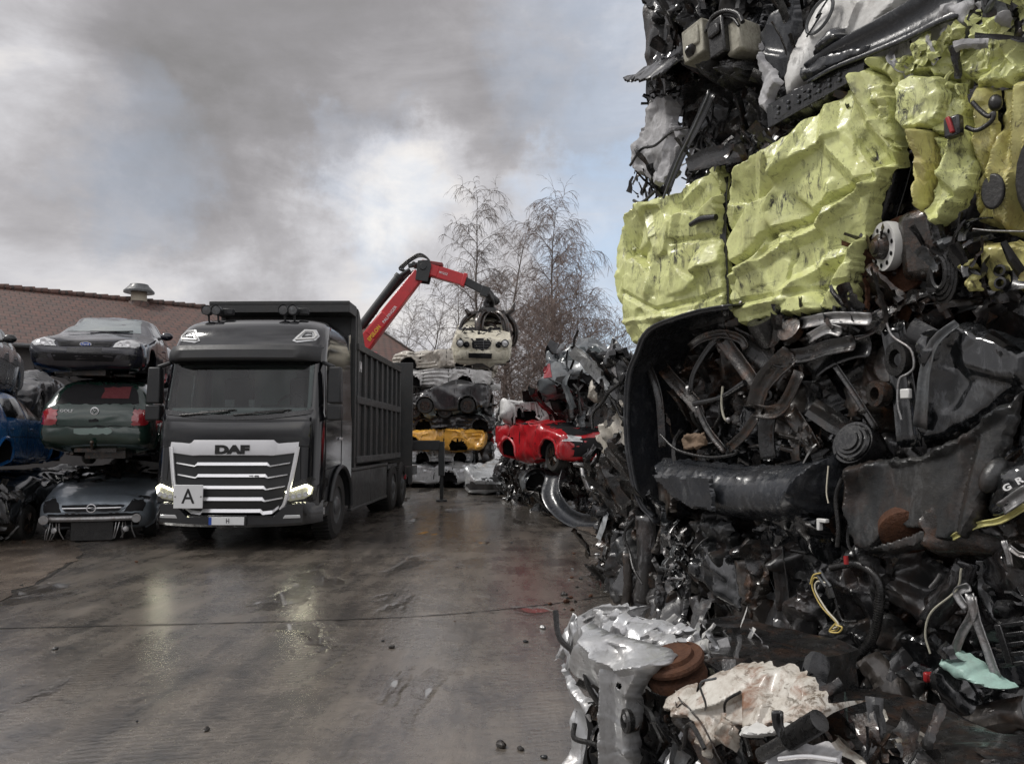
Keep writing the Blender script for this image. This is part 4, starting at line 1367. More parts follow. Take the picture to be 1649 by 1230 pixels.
blu.patch('rear_window', sym([(0, .99), (.58, .99), (.48, 1.32), (0, 1.345)]), 'back', 'glass_dark', .006, .06)
blu.patch('bumper', sym([(0, .27), (.72, .28), (.80, .40), (.79, .58), (0, .585)]), 'back', 'blue', .035, .06, bulge=.02)
blu.side_glass(); blu.side_seams(); blu.mirrors((1, -1), 'black'); blu.underside()
wr = Car('stacked_wreck', 'black stripped wreck at the bottom left under the blue car', (-8.55, 11.75, 0), RAD(8), HATCH, 'black_gloss', dict(amp=.05, cell=.45, seed=41, squash=.25, z0=.9), group='cars stacked at the left edge', tyres=(2, 2, 2, 2))
wr.patch('front_opening', [(-.6, .3), (.6, .3), (.6, .62), (-.6, .62)], 'front', 'darkgap', .006, .06)
jw = MB(); rj = random.Random(4)
for k in range(40):
    p0 = Vector((rj.uniform(-.7, .9), rj.uniform(-.25, .2), rj.uniform(.1, .95)))
    sheet_strip(jw, spline([p0, p0 + Vector((rj.uniform(-.2, .2), rj.uniform(-.1, .1), rj.uniform(-.15, .15))), p0 + Vector((rj.uniform(-.4, .4), rj.uniform(0, .2), rj.uniform(-.2, .2)))], 8), rj.uniform(.02, .12), (rj.random(), rj.random(), rj.random()), k, .02)
jw.build('torn_front_metal', M['mangle'], wr.t, angle=25)
hl = MB(); hl.lathe([(0, 0), (.06, .01), (.08, .05), (.075, .06), (0, .03)], (.55, -.25, .72), (.2, -1, .2), 18); hl.build('headlight', M['lamp_clear'], wr.t)
# another wreck seen between the stack and the cab
rd2 = Car('stacked_car', 'dark red car partly hidden between the navy hatchback and the truck', (-6.3, 16.8, 1.6), RAD(6), HATCH, 'c_red', dict(amp=.04, cell=.5, seed=52, squash=.8), tyres=(1, 0, 1, 0))
rd2.side_glass(); rd2.mirrors((1,), 'c_red')
rd2.patch('windscreen', sym([(0, .99), (.60, .99), (.46, 1.33), (0, 1.36)]), 'front', 'glass_dark', .008, .07)
gy = Car('stacked_car', 'grey wreck sitting low between the car stack and the truck', (-6.1, 16.4, -.02), RAD(4), HATCH, 'c_grey', dict(amp=.04, cell=.5, seed=53, squash=.6), tyres=(1, 0, 1, 0))
gy.side_glass(); gy.patch('windscreen', sym([(0, .99), (.60, .99), (.46, 1.2), (0, 1.2)]), 'front', 'glass_dark', .008, .07)
bk = Car('stacked_car', 'dark hatchback resting on the low grey wreck behind the green car', (-6.3, 16.6, .85), RAD(2), HATCH, 'c_black', dict(amp=.04, cell=.5, seed=54, squash=.5), tyres=(0, 0, 1, 0))
bk.side_glass(); bk.patch('windscreen', sym([(0, .99), (.60, .99), (.46, 1.2), (0, 1.2)]), 'front', 'glass_dark', .008, .07)

# more wrecks standing behind the two front stacks
for i, (x, y, z, a, mt, lab, sq) in enumerate([(-8.6, 16.6, 0, 10, 'c_black', 'black crushed hatchback on the ground behind the blue car', .5), (-8.7, 16.9, 1.05, 14, 'navy', 'dark blue wreck on the black hatchback behind the blue car', .5), (-8.5, 16.7, 2.0, 8, 'c_black', 'black wreck high behind the navy hatchback', .45),
                                              (-10.9, 15.9, 2.0, 20, 'c_black', 'black wreck behind the grey silver car at the photo edge', .6), (-7.2, 17.0, 1.75, -4, 'black_gloss', 'shiny black wreck behind the dark green hatchback', .5)]):
    c = Car('stacked_car', lab, (x, y, z), RAD(a), HATCH, mt, dict(amp=.03, cell=.5, seed=70 + i, squash=sq, z0=.9, fold=.03), group='wrecks behind the left stacks', tyres=(1, 1, 0, 0))
    c.patch('windscreen', sym([(0, .99), (.60, .99), (.46, 1.33), (0, 1.36)]), 'front', 'glass_dark', .008, .08)
    c.patch('grille', [(-.36, .5), (.36, .5), (.40, .62), (-.40, .62)], 'front', 'darkgap', .006, .08)
    c.side_glass(); c.side_seams()
# ------------------------------------------------------------------ tipper truck with loader crane
TR = thing('tipper_truck', 'black heavy truck with silver grille, high ribbed scrap container and red loader crane', 'truck', (-4.13, 11.40, 0), RAD(-1.3))
TL = 2.25          # cab length
#        z    yf   w    r
CAB = [(.40, .16, 1.16, .16), (.50, .08, 1.22, .20), (.62, .03, 1.25, .24), (.85, .00, 1.25, .26), (1.05, .02, 1.25, .26), (1.6, .06, 1.25, .26), (1.95, .09, 1.25, .26),
       (2.02, .12, 1.235, .25), (2.45, .22, 1.22, .24), (2.82, .31, 1.205, .24), (2.95, .34, 1.20, .24), (3.08, .38, 1.195, .25), (3.22, .46, 1.18, .27), (3.38, .60, 1.15, .32), (3.48, .76, 1.11, .38),
       (3.55, .98, 1.05, .42), (3.60, 1.30, .94, .45), (3.63, 1.6, .75, .45)]


def cab_ring(z):
    _, yf, w, r = lerp_table(CAB, z)
    pts = []
    bow = .13
    yb = TL
    nfr, nc, nsd = 14, 7, 12
    # front from x=-w+r .. w-r, corner, side, back
    for i in range(nfr):
        x = -(w - r) + 2 * (w - r) * i / (nfr - 1)
        pts.append((x, yf + bow * (x / w) ** 2))
    yc = yf + bow * ((w - r) / w) ** 2
    for i in range(1, nc + 1):
        a = -math.pi / 2 + (math.pi / 2) * i / nc
        pts.append((w - r + r * math.cos(a), yc + r * 1.15 + r * 1.15 * math.sin(a)))
    ys = yc + r * 1.15
    for i in range(1, nsd + 1): pts.append((w, ys + (yb - ys) * i / nsd))
    for i in range(1, 7): pts.append((w - 2 * w * i / 7, yb))
    for i in range(nsd, -1, -1): pts.append((-w, ys + (yb - ys) * i / nsd))
    for i in range(nc - 1, 0, -1):
        a = -math.pi / 2 + (math.pi / 2) * i / nc
        pts.append((-(w - r + r * math.cos(a)), yc + r * 1.15 + r * 1.15 * math.sin(a)))
    return pts


zs = sorted(set(np.round(np.concatenate([np.arange(.40, 3.63, .06), [3.60, 3.63]]), 3)))
V, n = [], None
for z in zs:
    R = cab_ring(z); n = len(R)
    V += [(x, y, z) for x, y in R]
F = []
for i in range(len(zs) - 1):
    for k in range(n):
        F.append((i * n + k, i * n + (k + 1) % n, (i + 1) * n + (k + 1) % n, (i + 1) * n + k))
F.append(tuple((len(zs) - 1) * n + k for k in range(n)))
cab_bvh = BVHTree.FromPolygons([Vector(v) for v in V], F)
WHY, WHZ, WHR = 1.43, .53, .53
Fk = []
for f in F:
    c = np.mean([V[i] for i in f], 0)
    if c[1] < .55 and abs(c[0]) < 1.03 and 2.05 < c[2] < 2.74: continue            # windscreen opening
    if abs(c[0]) > 1.1 and .72 < c[1] < 1.38 and 2.06 < c[2] < 2.70: continue      # side windows
    if abs(c[0]) > .6 and math.hypot(c[1] - WHY, c[2] - WHZ) < .66: continue
    if abs(c[0]) > .6 and c[1] > WHY and c[2] < .9: continue
    Fk.append(f)
cabm = MB().add(V, Fk)
cabm.build('cab', M['cab'], TR, angle=40)


def cpatch(name, poly, axis, mat, off=.006, res=.06, parent=TR, bulge=0.0, label=None, edge=-.02):
    V2, F2, bd = tri2d(poly, res, 1, 0, .1)
    d = seg_dist(V2, bd)
    pts, inn = [], []
    for (a, b), dd in zip(V2, d):
        if axis == 'front': q, dr = Vector((a, -.8, b)), Vector((0, 1, 0))
        elif axis == 'right': q, dr = Vector((2, a, b)), Vector((-1, 0, 0))
        else: q, dr = Vector((-2, a, b)), Vector((1, 0, 0))
        h = cab_bvh.ray_cast(q, dr, 4)
        o = off + bulge * (1 - math.exp(-dd / .05))
        hit = h[0] if h[0] is not None else q + dr * 1.0
        pts.append(hit - dr * o); inn.append(hit + dr * .02)
    nb, n0 = len(bd), len(pts)
    pts += inn[:nb]
    F2 = list(F2) + [(i, n0 + i, n0 + (i + 1) % nb, (i + 1) % nb) for i in range(nb)]
    m = MB().add(pts, [f[::-1] if axis == 'left' else f for f in F2])
    return m.build(name, M[mat] if isinstance(mat, str) else mat, parent, angle=40, label=label)


def cpt(a, b, axis='front', off=0.0):
    if axis == 'front': q, dr = Vector((a, -.8, b)), Vector((0, 1, 0))
    else: q, dr = Vector((2 if axis == 'right' else -2, a, b)), Vector((-1 if axis == 'right' else 1, 0, 0))
    h = cab_bvh.ray_cast(q, dr, 4)
    return (h[0] if h[0] is not None else q + dr) - dr * off


# cab interior seen through the glass
m = MB()
m.box((0, 2.0, 2.1), (2.3, .08, 1.6)); m.box((0, 1.2, 1.72), (2.3, 1.7, .06)); m.box((0, 1.3, 3.0), (2.0, 1.5, .06))
m.build('cabin_lining', M['cabin'], TR)
m = MB(); m.box((0, .62, 1.93), (2.15, .42, .26)); m.box((.5, .62, 2.09), (.55, .26, .10)); m.box((-.05, .55, 2.08), (.3, .2, .06)); m.build('dashboard', M['cab_plastic'], TR, bevel=.04)
for s in (1, -1):
    m = MB(); m.box((s * .56, 1.45, 1.98), (.52, .55, .18)); m.box((s * .56, 1.72, 2.32), (.50, .16, .66)); m.box((s * .56, 1.72, 2.70), (.30, .12, .18)); m.build('seat', M['seat'], TR, bevel=.05)
m = MB(); sw = Vector((.56, .98, 2.12)); m.tube([sw + Vector((.23 * math.cos(a), .10 * math.sin(a), .21 * math.sin(a))) for a in np.linspace(0, 6.283, 25)], .017, 6, cap=False); m.bar(sw + Vector((-.2, 0, 0)), sw + Vector((.2, 0, 0)), .04, .06); m.tube([sw, sw + Vector((0, -.2, -.2))], .03, 8); m.build('steering_wheel', M['hose'], TR)
m = MB(); m.box((-.25, .50, 2.16), (.16, .03, .12)); m.box((.10, .5, 2.15), (.10, .03, .14)); m.build('dash_screen', M['grey_metal'], TR, bevel=.01)
m = MB(); m.box((0, .50, 2.76), (2.0, .1, .10)); m.build('windscreen_header', M['cab_plastic'], TR)
# windscreen with lower gasket and wipers
cpatch('windscreen', [(-1.02, 2.02), (-.5, 1.965), (0, 1.95), (.5, 1.965), (1.02, 2.02), (1.10, 2.10), (1.09, 2.78), (-1.09, 2.78), (-1.10, 2.10)], 'front', 'cabglass', .012, .07)
cpatch('windscreen_gasket', [(-1.10, 1.99), (-.5, 1.91), (0, 1.895), (.5, 1.91), (1.10, 1.99), (1.13, 2.06), (.5, 1.985), (0, 1.97), (-.5, 1.985), (-1.13, 2.06)], 'front', 'black', .022, .06)
for x0, x1 in ((-.85, -.1), (-.02, .72)):
    w_ = MB(); w_.tube([cpt(x0, 1.97, 'front', .04), cpt((x0 + x1) / 2, 2.0, 'front', .06), cpt(x1, 2.03, 'front', .045)], .014, 6)
    w_.tube([cpt(x0 + .3, 2.015, 'front', .035), cpt(x1 + .1, 2.055, 'front', .035)], .01, 6)
    w_.build('wiper', M['hose'], TR)
# dashboard things seen through the glass as a dark line along its foot
cpatch('front_flap', [(-1.10, 1.52), (1.10, 1.52), (1.12, 1.88), (.5, 1.86), (-.5, 1.86), (-1.12, 1.88)], 'front', 'cab', .014, .08, bulge=.012)
seam = MB()
for ln in ([(-1.13, 1.50), (-.6, 1.515), (.6, 1.515), (1.13, 1.50)], [(-.98, 1.5), (-1.0, 1.0)], [(.98, 1.5), (1.0, 1.0)]):
    for i in range(len(ln) - 1):
        a, b = ln[i], ln[i + 1]
        seam.tube([cpt(a[0] + (b[0] - a[0]) * t, a[1] + (b[1] - a[1]) * t, 'front', .002) for t in np.linspace(0, 1, 8)], .006, 5)
seam.build('panel_seam', M['darkgap'], TR)

# grille: bright surround, top bar with letters, five slats in front of dark mesh
cpatch('grille_mesh', [(-.78, .52), (.78, .52), (.82, .62), (.95, 1.5), (-.95, 1.5), (-.82, .62)], 'front', 'cab_plastic', .012, .08)


def grille_y(x, z): return cpt(x, z, 'front').y


def slat(zc, hw, h, mat='chrome', dep=.05, drop=.0, bottom=False):
    """bright bar that steps down beyond its centre and rises again at the ends"""
    m = MB()
    cw = hw * .66
    secs = [(-hw, zc + .035, h * .45), (-cw, zc - .012, h * .5), (-cw * .93, zc + .02, h), (cw * .93, zc + .02, h), (cw, zc - .012, h * .5), (hw, zc + .035, h * .45)]
    if bottom: secs = [(-hw, zc + .07, h * .9), (-hw * .86, zc - .005, h), (-cw, zc - .02, h), (-cw * .93, zc + .015, h), (cw * .93, zc + .015, h), (cw, zc - .02, h), (hw * .86, zc - .005, h), (hw, zc + .07, h * .9)]
    for i in range(len(secs) - 1):
        (x0, z0, h0), (x1, z1, h1) = secs[i], secs[i + 1]
        k = 5 if abs(x1 - x0) > .4 else 2
        for j in range(k):
            t0, t1 = j / k, (j + 1) / k
            xa, xb = x0 + (x1 - x0) * t0, x0 + (x1 - x0) * t1
            za, zb = z0 + (z1 - z0) * t0, z0 + (z1 - z0) * t1
            ha, hb = h0 + (h1 - h0) * t0, h0 + (h1 - h0) * t1
            ya, yb = grille_y(xa, za), grille_y(xb, zb)
            vs = []
            for x, z, hh, y in ((xa, za, ha, ya), (xb, zb, hb, yb)):
                vs += [(x, y - .012, z - hh / 2), (x, y - dep, z - hh / 2 + .006), (x, y - dep + .02, z + hh / 2), (x, y - .012, z + hh / 2)]
            m.add(vs, [(0, 4, 5, 1), (1, 5, 6, 2), (2, 6, 7, 3), (3, 7, 4, 0), (0, 1, 2, 3), (7, 6, 5, 4)])
    return m


slats = [(1.225, .80, .05), (1.055, .77, .05), (.885, .745, .05), (.715, .715, .055)]
for zc, hw, h in [(a, b * 1.06, c) for a, b, c in slats]: slat(zc, hw, h).build('grille_slat', M['chrome'], TR, angle=30)
slat(.545, .70, .055, bottom=True).build('grille_slat', M['chrome'], TR, angle=30)
# surround posts
for s in (1, -1):
    m = MB()
    pth = [(s * .95, 1.50), (s * .915, 1.25), (s * .875, 1.0), (s * .825, .78), (s * .78, .65), (s * .72, .575)]
    P = [cpt(a, b, 'front', .035) for a, b in pth]
    m.tube(P, [.033, .033, .032, .03, .03, .028], 8)
    m.build('grille_surround', M['chrome'], TR)
tbm = MB()
N_ = 12
prof = lambda t: (1.60 if abs(t) < .62 else 1.565 + .03 * (abs(t) - .62) / .38 if abs(t) > .7 else 1.60 - .035 * (abs(t) - .62) / .08, 1.365 if abs(t) < .62 else 1.36 + .045 * (abs(t) - .62) / .38)
vs, fs = [], []
ts = sorted(list(np.linspace(-1, 1, 13)) + [-.62, .62, -.70, .70])
for t in ts:
    zt, zb_ = prof(t)
    x = t * .96
    dep = .055 if abs(t) <= .62 else .04
    vs += [(x, grille_y(x, zb_) - .005, zb_), (x, grille_y(x, zb_) - dep, zb_ + .012), (x, grille_y(x, zt) - dep, zt - .06), (x, grille_y(x, zt) - dep + .03, zt), (x, grille_y(x, zt) + .02, zt + .005)]
for i in range(len(ts) - 1):
    for k in range(4): fs.append((i * 5 + k, (i + 1) * 5 + k, (i + 1) * 5 + k + 1, i * 5 + k + 1))
tbm.add(vs, fs)
gtop = tbm.build('grille_top_bar', plain('brushed_grille_bar', (.50, .50, .51), .35, .35), TR, angle=25)
lt = MB(); lettering(lt, 'DAF', (0, grille_y(0, 1.46) - .058, 1.452), (1, 0, 0), (0, 0, 1), .165, .011, 1.62, .006)
lt.build('letters', M['ink'], gtop)
lt = MB(); lettering(lt, 'XG 480', (.34, grille_y(.34, 1.06) - .046, 1.07), (1, 0, 0), (0, 0, 1), .035, .001, 1.3, .002); lt.build('model_letters', M['cab_plastic'], TR)

# sign, number plate
sg = MB(); sc_ = Vector((-.595, -.075, .775))
sg.box(sc_, (.43, .02, .34)); so = sg.build('sign_board', M['plate_white'], TR, bevel=.006)
sl2 = MB(); lettering(sl2, 'A', sc_ + Vector((0, -.0115, -.005)), (1, 0, 0), (0, 0, 1), .30, .003, .92, .002); sl2.build('letter', M['ink'], so)
sb = MB()
for dx in (-.19, .19): sb.lathe([(.012, 0), (.012, .006), (0, .007)], sc_ + Vector((dx, -.01, 0)), (0, -1, 0), 10)
sb.build('screw', M['steel'], so)
pb = MB(); pc = Vector((-.02, -.085, .425))
pb.box(pc, (.52, .012, .115)); po = pb.build('number_plate', M['plate_white'], TR, bevel=.004)
pp = MB(); pp.box(pc + Vector((-.238, -.0075, 0)), (.042, .004, .11)); pp.build('plate_band', M['plate_blue'], po)
pl_ = MB(); lettering(pl_, 'H', pc + Vector((.02, -.008, 0)), (1, 0, 0), (0, 0, 1), .10, .001, .75, .002); pl_.build('plate_letter', M['ink'], po)
ph = MB(); ph.box((-.02, -.055, .43), (.58, .045, .15)); ph.build('plate_holder', M['black'], TR, bevel=.01)

# bumper: lower body with corner lamps
bpr = MB()
for (z0, z1, y0, x0, x1) in ((.36, .50, -.015, -.8, .8),):
    ring0 = []
secs = []
for t in np.linspace(-1, 1, 25):
    x = t * 1.27
    c = abs(t)
    y = -.055 + .12 * c ** 2 + (.30 * max(0, (c - .82) / .18) ** 1.7)
    zt = .66 if c > .62 else .50
    zt = .50 + .19 * min(1, max(0, (c - .52) / .12))
    secs.append((x, y, .33 + .05 * c ** 3, zt))
vs, fs = [], []
for x, y, zb_, zt in secs:
    vs += [(x, y + .25, zb_), (x, y + .03, zb_), (x, y, zb_ + .04), (x, y + .005, zt - .03), (x, y + .04, zt), (x, y + .25, zt)]
for i in range(len(secs) - 1):
    for k in range(5): fs.append((i * 6 + k, (i + 1) * 6 + k, (i + 1) * 6 + k + 1, i * 6 + k + 1))
bpr.add(vs, fs)
bpr.build('bumper', M['cab'], TR, angle=35)
for s in (1, -1):
    m = MB(); m.prism([(0, 0), (s * .26, .01), (s * .25, .055), (s * .03, .05)][::s], (s * .78, .012, .455), (1, 0, 0), (0, 0, 1), .03)
    m.build('fog_lamp', M['lamp_clear'], TR, bevel=.006)
    # headlights: smoked clear cover, bright running-light strip round the outside
    P = [(s * .77, .73), (s * .86, .70), (s * 1.06, .735), (s * 1.16, .80), (s * 1.18, .90), (s * 1.10, .955), (s * .80, .845)]
    hl = cpatch('headlight', P[::s], 'front', 'lamp_glow', .02, .05)
    d = MB()
    st = [(s * .80, .835), (s * 1.09, .935), (s * 1.15, .895), (s * 1.13, .81)]
    d.tube([cpt(a, b, 'front', .035) for a, b in st], [.010, .015, .017, .012], 8)
    d.build('running_light', M['lamp_on'], hl)
    d = MB()
    for kx in range(4): d.lathe([(.0, 0), (.034, .004), (.038, .02), (.03, .022), (0, .012)], cpt(s * (.83 + kx * .085), .755 + kx * .016, 'front', .03), (0, -1, 0), 14)
    d.build('projector_lens', M['lamp_clear'], hl)
    hb = [(s * .70, .66), (s * .90, .62), (s * 1.2, .70), (s * 1.235, .98), (s * 1.14, 1.06), (s * .80, .93)]
    cpatch('headlight_surround', hb[::s], 'front', 'black', .008, .06)
    # roof lights
    P = [(s * .72, 3.13), (s * .80, 3.10), (s * 1.06, 3.14), (s * 1.10, 3.22), (s * 1.03, 3.33), (s * .86, 3.33)]
    rl = cpatch('roof_lamp', P[::s], 'front', 'lamp_clear', .012, .05)
    d = MB(); lp = [(s * .77, 3.15), (s * 1.03, 3.17), (s * 1.065, 3.22), (s * 1.0, 3.30), (s * .88, 3.30), (s * .77, 3.15)]
    d.tube([cpt(a, b, 'front', .022) for a, b in lp], .016, 6); d.build('lamp_tube', M['hub'], rl)
    d = MB(); lp = [(s * .86, 3.20), (s * 1.0, 3.215), (s * .99, 3.26), (s * .90, 3.26), (s * .86, 3.20)]
    d.tube([cpt(a, b, 'front', .022) for a, b in lp], .010, 6); d.build('lamp_core', M['black'], rl)
    # beacons / horns on the roof: pairs of round lamps
    for dx in (0, .155):
        hm = MB()
        c = Vector((s * .40 + (dx if s > 0 else -dx) - (.0 if s > 0 else .30), .98, 3.70))
        hm.lathe([(.0, .03), (.055, .01), (.082, -.03), (.082, .0), (.075, .10), (.04, .17), (.0, .18)], c, (0, 1, 0), 20)
        hm.tube([c + Vector((0, .08, -.06)), c + Vector((0, .1, -.17))], .018, 6)
        hl_ = hm.build('roof_spotlamp', M['cab_plastic'], TR)
        hm = MB(); hm.lathe([(.0, .028), (.05, .012), (.070, -.018), (.0, -.022)], c, (0, 1, 0), 20); hm.build('lamp_glass', M['grey_metal'], hl_)
    hm = MB(); hm.box((s * .40 + (.28 if s > 0 else -.16) , 1.15, 3.70), (.16, .12, .10)); hm.build('roof_junction_box', M['cab_plastic'], TR, bevel=.01)

# sun visor
vs, fs = [], []
secs = []
for t in np.linspace(-1, 1, 21):
    x = t * 1.18; c = abs(t)
    secs.append((x, .02 + .13 * c * c + .26 * max(0, (c - .8) / .2) ** 1.6))
for x, y in secs:
    vs += [(x, y + .33, 2.80), (x, y + .02, 2.80), (x, y, 2.83), (x, y + .02, 2.95), (x, y + .10, 3.03), (x, y + .42, 3.06)]
for i in range(20):
    for k in range(5): fs.append((i * 6 + k, (i + 1) * 6 + k, (i + 1) * 6 + k + 1, i * 6 + k + 1))
MB().add(vs, fs).build('sun_visor', M['cab_plastic'], TR, angle=35)

# sides: window, door lines, handle, mirrors, fender
for sd, s in (('right', 1), ('left', -1)):
    cpatch('side_window', [(.62, 2.0), (1.42, 2.02), (1.42, 2.72), (.80, 2.78), (.66, 2.68)], sd, 'cabglass', .010, .09)
    m = MB()
    for ln in ([(.50, 1.1), (.50, 1.9), (.60, 2.80), (1.50, 2.78), (1.52, 1.9), (1.52, 1.2)], [(.58, 1.88), (1.5, 1.95)], [(.5, 1.14), (1.52, 1.2)]):
        for i in range(len(ln) - 1):
            m.tube([cpt(ln[i][0] + (ln[i + 1][0] - ln[i][0]) * t, ln[i][1] + (ln[i + 1][1] - ln[i][1]) * t, sd, .001) for t in np.linspace(0, 1, 6)], .007, 5)
    m.build('door_seam', M['darkgap'], TR)
    m = MB(); m.bar(cpt(1.30, 1.62, sd, .02), cpt(1.48, 1.62, sd, .02), .03, .045); m.build('door_handle', M['chrome'], TR, bevel=.006)
    # window shade behind the glass edge
    # mirrors: tall main housing and a lower wide-angle one on an arm
    m = MB()
    m.box((s * 1.40, .46, 2.44), (.22, .17, .56), taper=(.85, .85)); m.box((s * 1.40, .46, 2.02), (.23, .17, .24))
    m.bar((s * 1.18, .52, 2.80), (s * 1.38, .46, 2.72), .08, .06); m.bar((s * 1.20, .5, 1.93), (s * 1.40, .46, 1.93), .07, .05)
    mo = m.build('mirror_housing', M['cab_plastic'], TR, bevel=.035, bseg=3)
    m = MB(); m.box((s * 1.40, .555, 2.45), (.17, .01, .44)); m.box((s * 1.40, .555, 2.02), (.17, .01, .16)); m.build('mirror_glass', M['lamp_clear'], mo)
    # wheel arch lip
    m = MB()
    a_ = [(1.43 + .70 * math.cos(a), .50 + .66 * math.sin(a)) for a in np.linspace(math.pi * .93, -.05, 18)]
    sheet_strip(m, [(s * 1.20, y, z) for y, z in a_], .20, (1, 0, 0), 3, .0, 4)
    m.tube([(s * 1.285, y, z) for y, z in a_], .035, 8)
    m.build('mudguard', M['cab_plastic'], TR, angle=45)
    m = MB(); m.box((s * 1.14, .62, .62), (.2, .5, .40)); m.box((s * 1.16, .60, .95), (.18, .3, .2)); m.build('step_well', M['cab_plastic'], TR, bevel=.03)
    # corner turn lamp under the headlight
    m = MB(); m.box((s * 1.235, .45, .52), (.03, .22, .12)); m.build('corner_lamp', M['lamp_clear'], TR, bevel=.012)
    # air deflector behind the cab
    m = MB()
    m.prism([(2.20, 1.2), (2.52, 1.2), (2.52, 3.0), (2.40, 3.5), (2.20, 3.45)], (s * 1.19 - (.03 if s > 0 else 0), 0, 0), (0, 1, 0), (0, 0, 1), .03)
    m.build('side_deflector', M['cab'], TR, bevel=.008)

# wheels
wheel_pos = [(WHY, 1), (WHY, -1), (6.45, 1), (6.45, -1), (7.75, 1), (7.75, -1)]


def truck_wheel(y, s, x=1.05, dual=False):
    m = MB(); c = Vector((s * x, y, .53))
    W = .17 if not dual else .29
    prof = [(.30, -W), (.47, -W), (.525, -W + .04), (.53, 0), (.525, W - .04), (.47, W), (.31, W), (.29, W - .04), (.29, -W)]
    m.lathe(prof, c, (s, 0, 0), 40)
    for k in range(44):
        a = k * 2 * math.pi / 44
        d = Vector((0, math.cos(a), math.sin(a)))
        m.bar(c + d * .530 + Vector((-W * .8, 0, 0)), c + d * .530 + Vector((W * .8, 0, 0)), .018, .050, d)
    w = m.build('wheel', M['tyre'], TR, angle=35)
    r = MB(); r.lathe([(.31, W - .03), (.28, W - .02), (.26, W - .10), (.17, W - .13), (.15, W - .02), (.10, W + .02), (0, W + .03)], c, (s, 0, 0), 30)
    for k in range(10):
        a = k * .6283; d = Vector((0, math.cos(a), math.sin(a)))
        r.lathe([(.016, 0), (.016, .03), (0, .035)], c + d * .21 + Vector((s * (W - .12), 0, 0)), (s, 0, 0), 6)
    r.build('rim', M['grey_metal'], w)


for y, s in wheel_pos: truck_wheel(y, s, 1.06 if y < 2 else .98, y > 2)
# chassis
m = MB()
for s in (1, -1): m.box((s * .42, 5.2, .82), (.09, 7.4, .28))
for y in (2.6, 4.2, 5.8, 7.2, 8.4): m.box((0, y, .82), (.80, .12, .2))
m.box((0, 1.2, .62), (.9, 1.8, .5)); m.tube([(-.9, WHY, .53), (.9, WHY, .53)], .08, 10)
for y in (6.45, 7.75): m.tube([(-.9, y, .53), (.9, y, .53)], .11, 10); m.ellipsoid((0, y, .53), (.25, .25, .25))
m.build('chassis', M['hose'], TR, bevel=.01)
# side skirts
for s in (1, -1):
    m = MB()
    for y0, y1 in ((2.35, 4.02), (4.05, 5.75)):
        m.box((s * 1.205, (y0 + y1) / 2, .70), (.05, y1 - y0, .68))
    m.box((s * 1.205, 4.05, 1.075), (.10, 3.44, .06)); m.box((s * 1.205, 4.05, .365), (.08, 3.44, .05))
    m.build('side_skirt', M['container'], TR, bevel=.012)
    m = MB(); m.prism([(5.80, .95), (7.0, 1.0), (7.0, 1.06), (5.80, 1.06)], (s * 1.2, 0, 0), (0, 1, 0), (0, 0, 1), .04); m.build('rear_mudguard', M['cab_plastic'], TR)
# container: sides with ribs, mid and top rails, headboard with overhanging canopy
CY0, CY1, CZ0, CZ1 = 2.62, 7.35, 1.22, 3.30
m = MB()
for s in (1, -1): m.box((s * 1.19, (CY0 + CY1) / 2, (CZ0 + CZ1) / 2), (.03, CY1 - CY0 - .06, CZ1 - CZ0 - .02))
m.box((0, (CY0 + CY1) / 2, CZ0 - .03), (2.36, CY1 - CY0, .06))
m.box((0, CY1 - .02, (CZ0 + CZ1) / 2), (2.34, .04, CZ1 - CZ0))
m.build('container_walls', M['container'], TR)
for s in (1, -1):
    m = MB()
    for zc, h, w in ((CZ1, .13, .11), (2.33, .14, .085), (CZ0 + .02, .12, .09)):
        m.box((s * 1.225, (CY0 + CY1) / 2, zc), (w, CY1 - CY0, h))
    m.build('container_rail', M['container'], TR, bevel=.012)
    for k in range(9):
        y = CY0 + .08 + k * (CY1 - CY0 - .16) / 8
        m = MB()
        m.prism([(-.075, 0), (.075, 0), (.045, .06), (-.045, .06)], (s * 1.205, y, CZ0 + .08), (0, s, 0), (s, 0, 0), CZ1 - CZ0 - .14) if False else m.box((s * 1.232, y, (CZ0 + CZ1) / 2), (.062, .085, CZ1 - CZ0 - .13))
        m.build('container_rib', M['container'], TR, bevel=.010)
m = MB()
m.box((0, CY0 - .05, (1.1 + 4.02) / 2), (2.44, .06, 2.92))
for x in (-1.19, 1.19): m.box((x, CY0 - .04, 2.5), (.10, .14, 2.8))
m.build('headboard', M['container'], TR, bevel=.008)
m = MB()
m.prism([(1.98, 3.83), (2.60, 3.83), (2.60, 3.99), (2.50, 4.02), (1.98, 4.02)], (-1.24, 0, 0), (0, 1, 0), (0, 0, 1), 2.48)
m.box((0, 1.985, 4.0), (2.48, .03, .06))
m.build('canopy_plate', M['container'], TR, bevel=.006)
for s in (1, -1):
    m = MB(); m.prism([(2.60, 3.3), (2.60, 3.99), (2.72, 3.95), (3.25, 3.36), (3.2, 3.3)], (s * 1.22, 0, 0), (0, 1, 0), (0, 0, 1), .03); m.build('headboard_gusset', M['container'], TR)
m = MB(); lettering(m, '14', (1.262, 2.83, 2.94), (0, 1, 0), (0, 0, 1), .26, .008, .8, .002); m.build('container_mark', M['white_ink'], TR)
# a little scrap showing above the rail
m = MB(); rs = random.Random(5)
for k in range(50):
    p0 = Vector((rs.uniform(-1, 1), rs.uniform(3.0, 7.2), rs.uniform(2.7, 3.15)))
    sheet_strip(m, spline([p0, p0 + Vector((rs.uniform(-.4, .4), rs.uniform(-.4, .4), rs.uniform(-.1, .15))), p0 + Vector((rs.uniform(-.7, .7), rs.uniform(-.7, .7), rs.uniform(-.2, .1)))], 8), rs.uniform(.1, .35), (rs.random(), rs.random(), .2), k, .04)
m.build('scrap_load', M['mangle'], TR, angle=25)

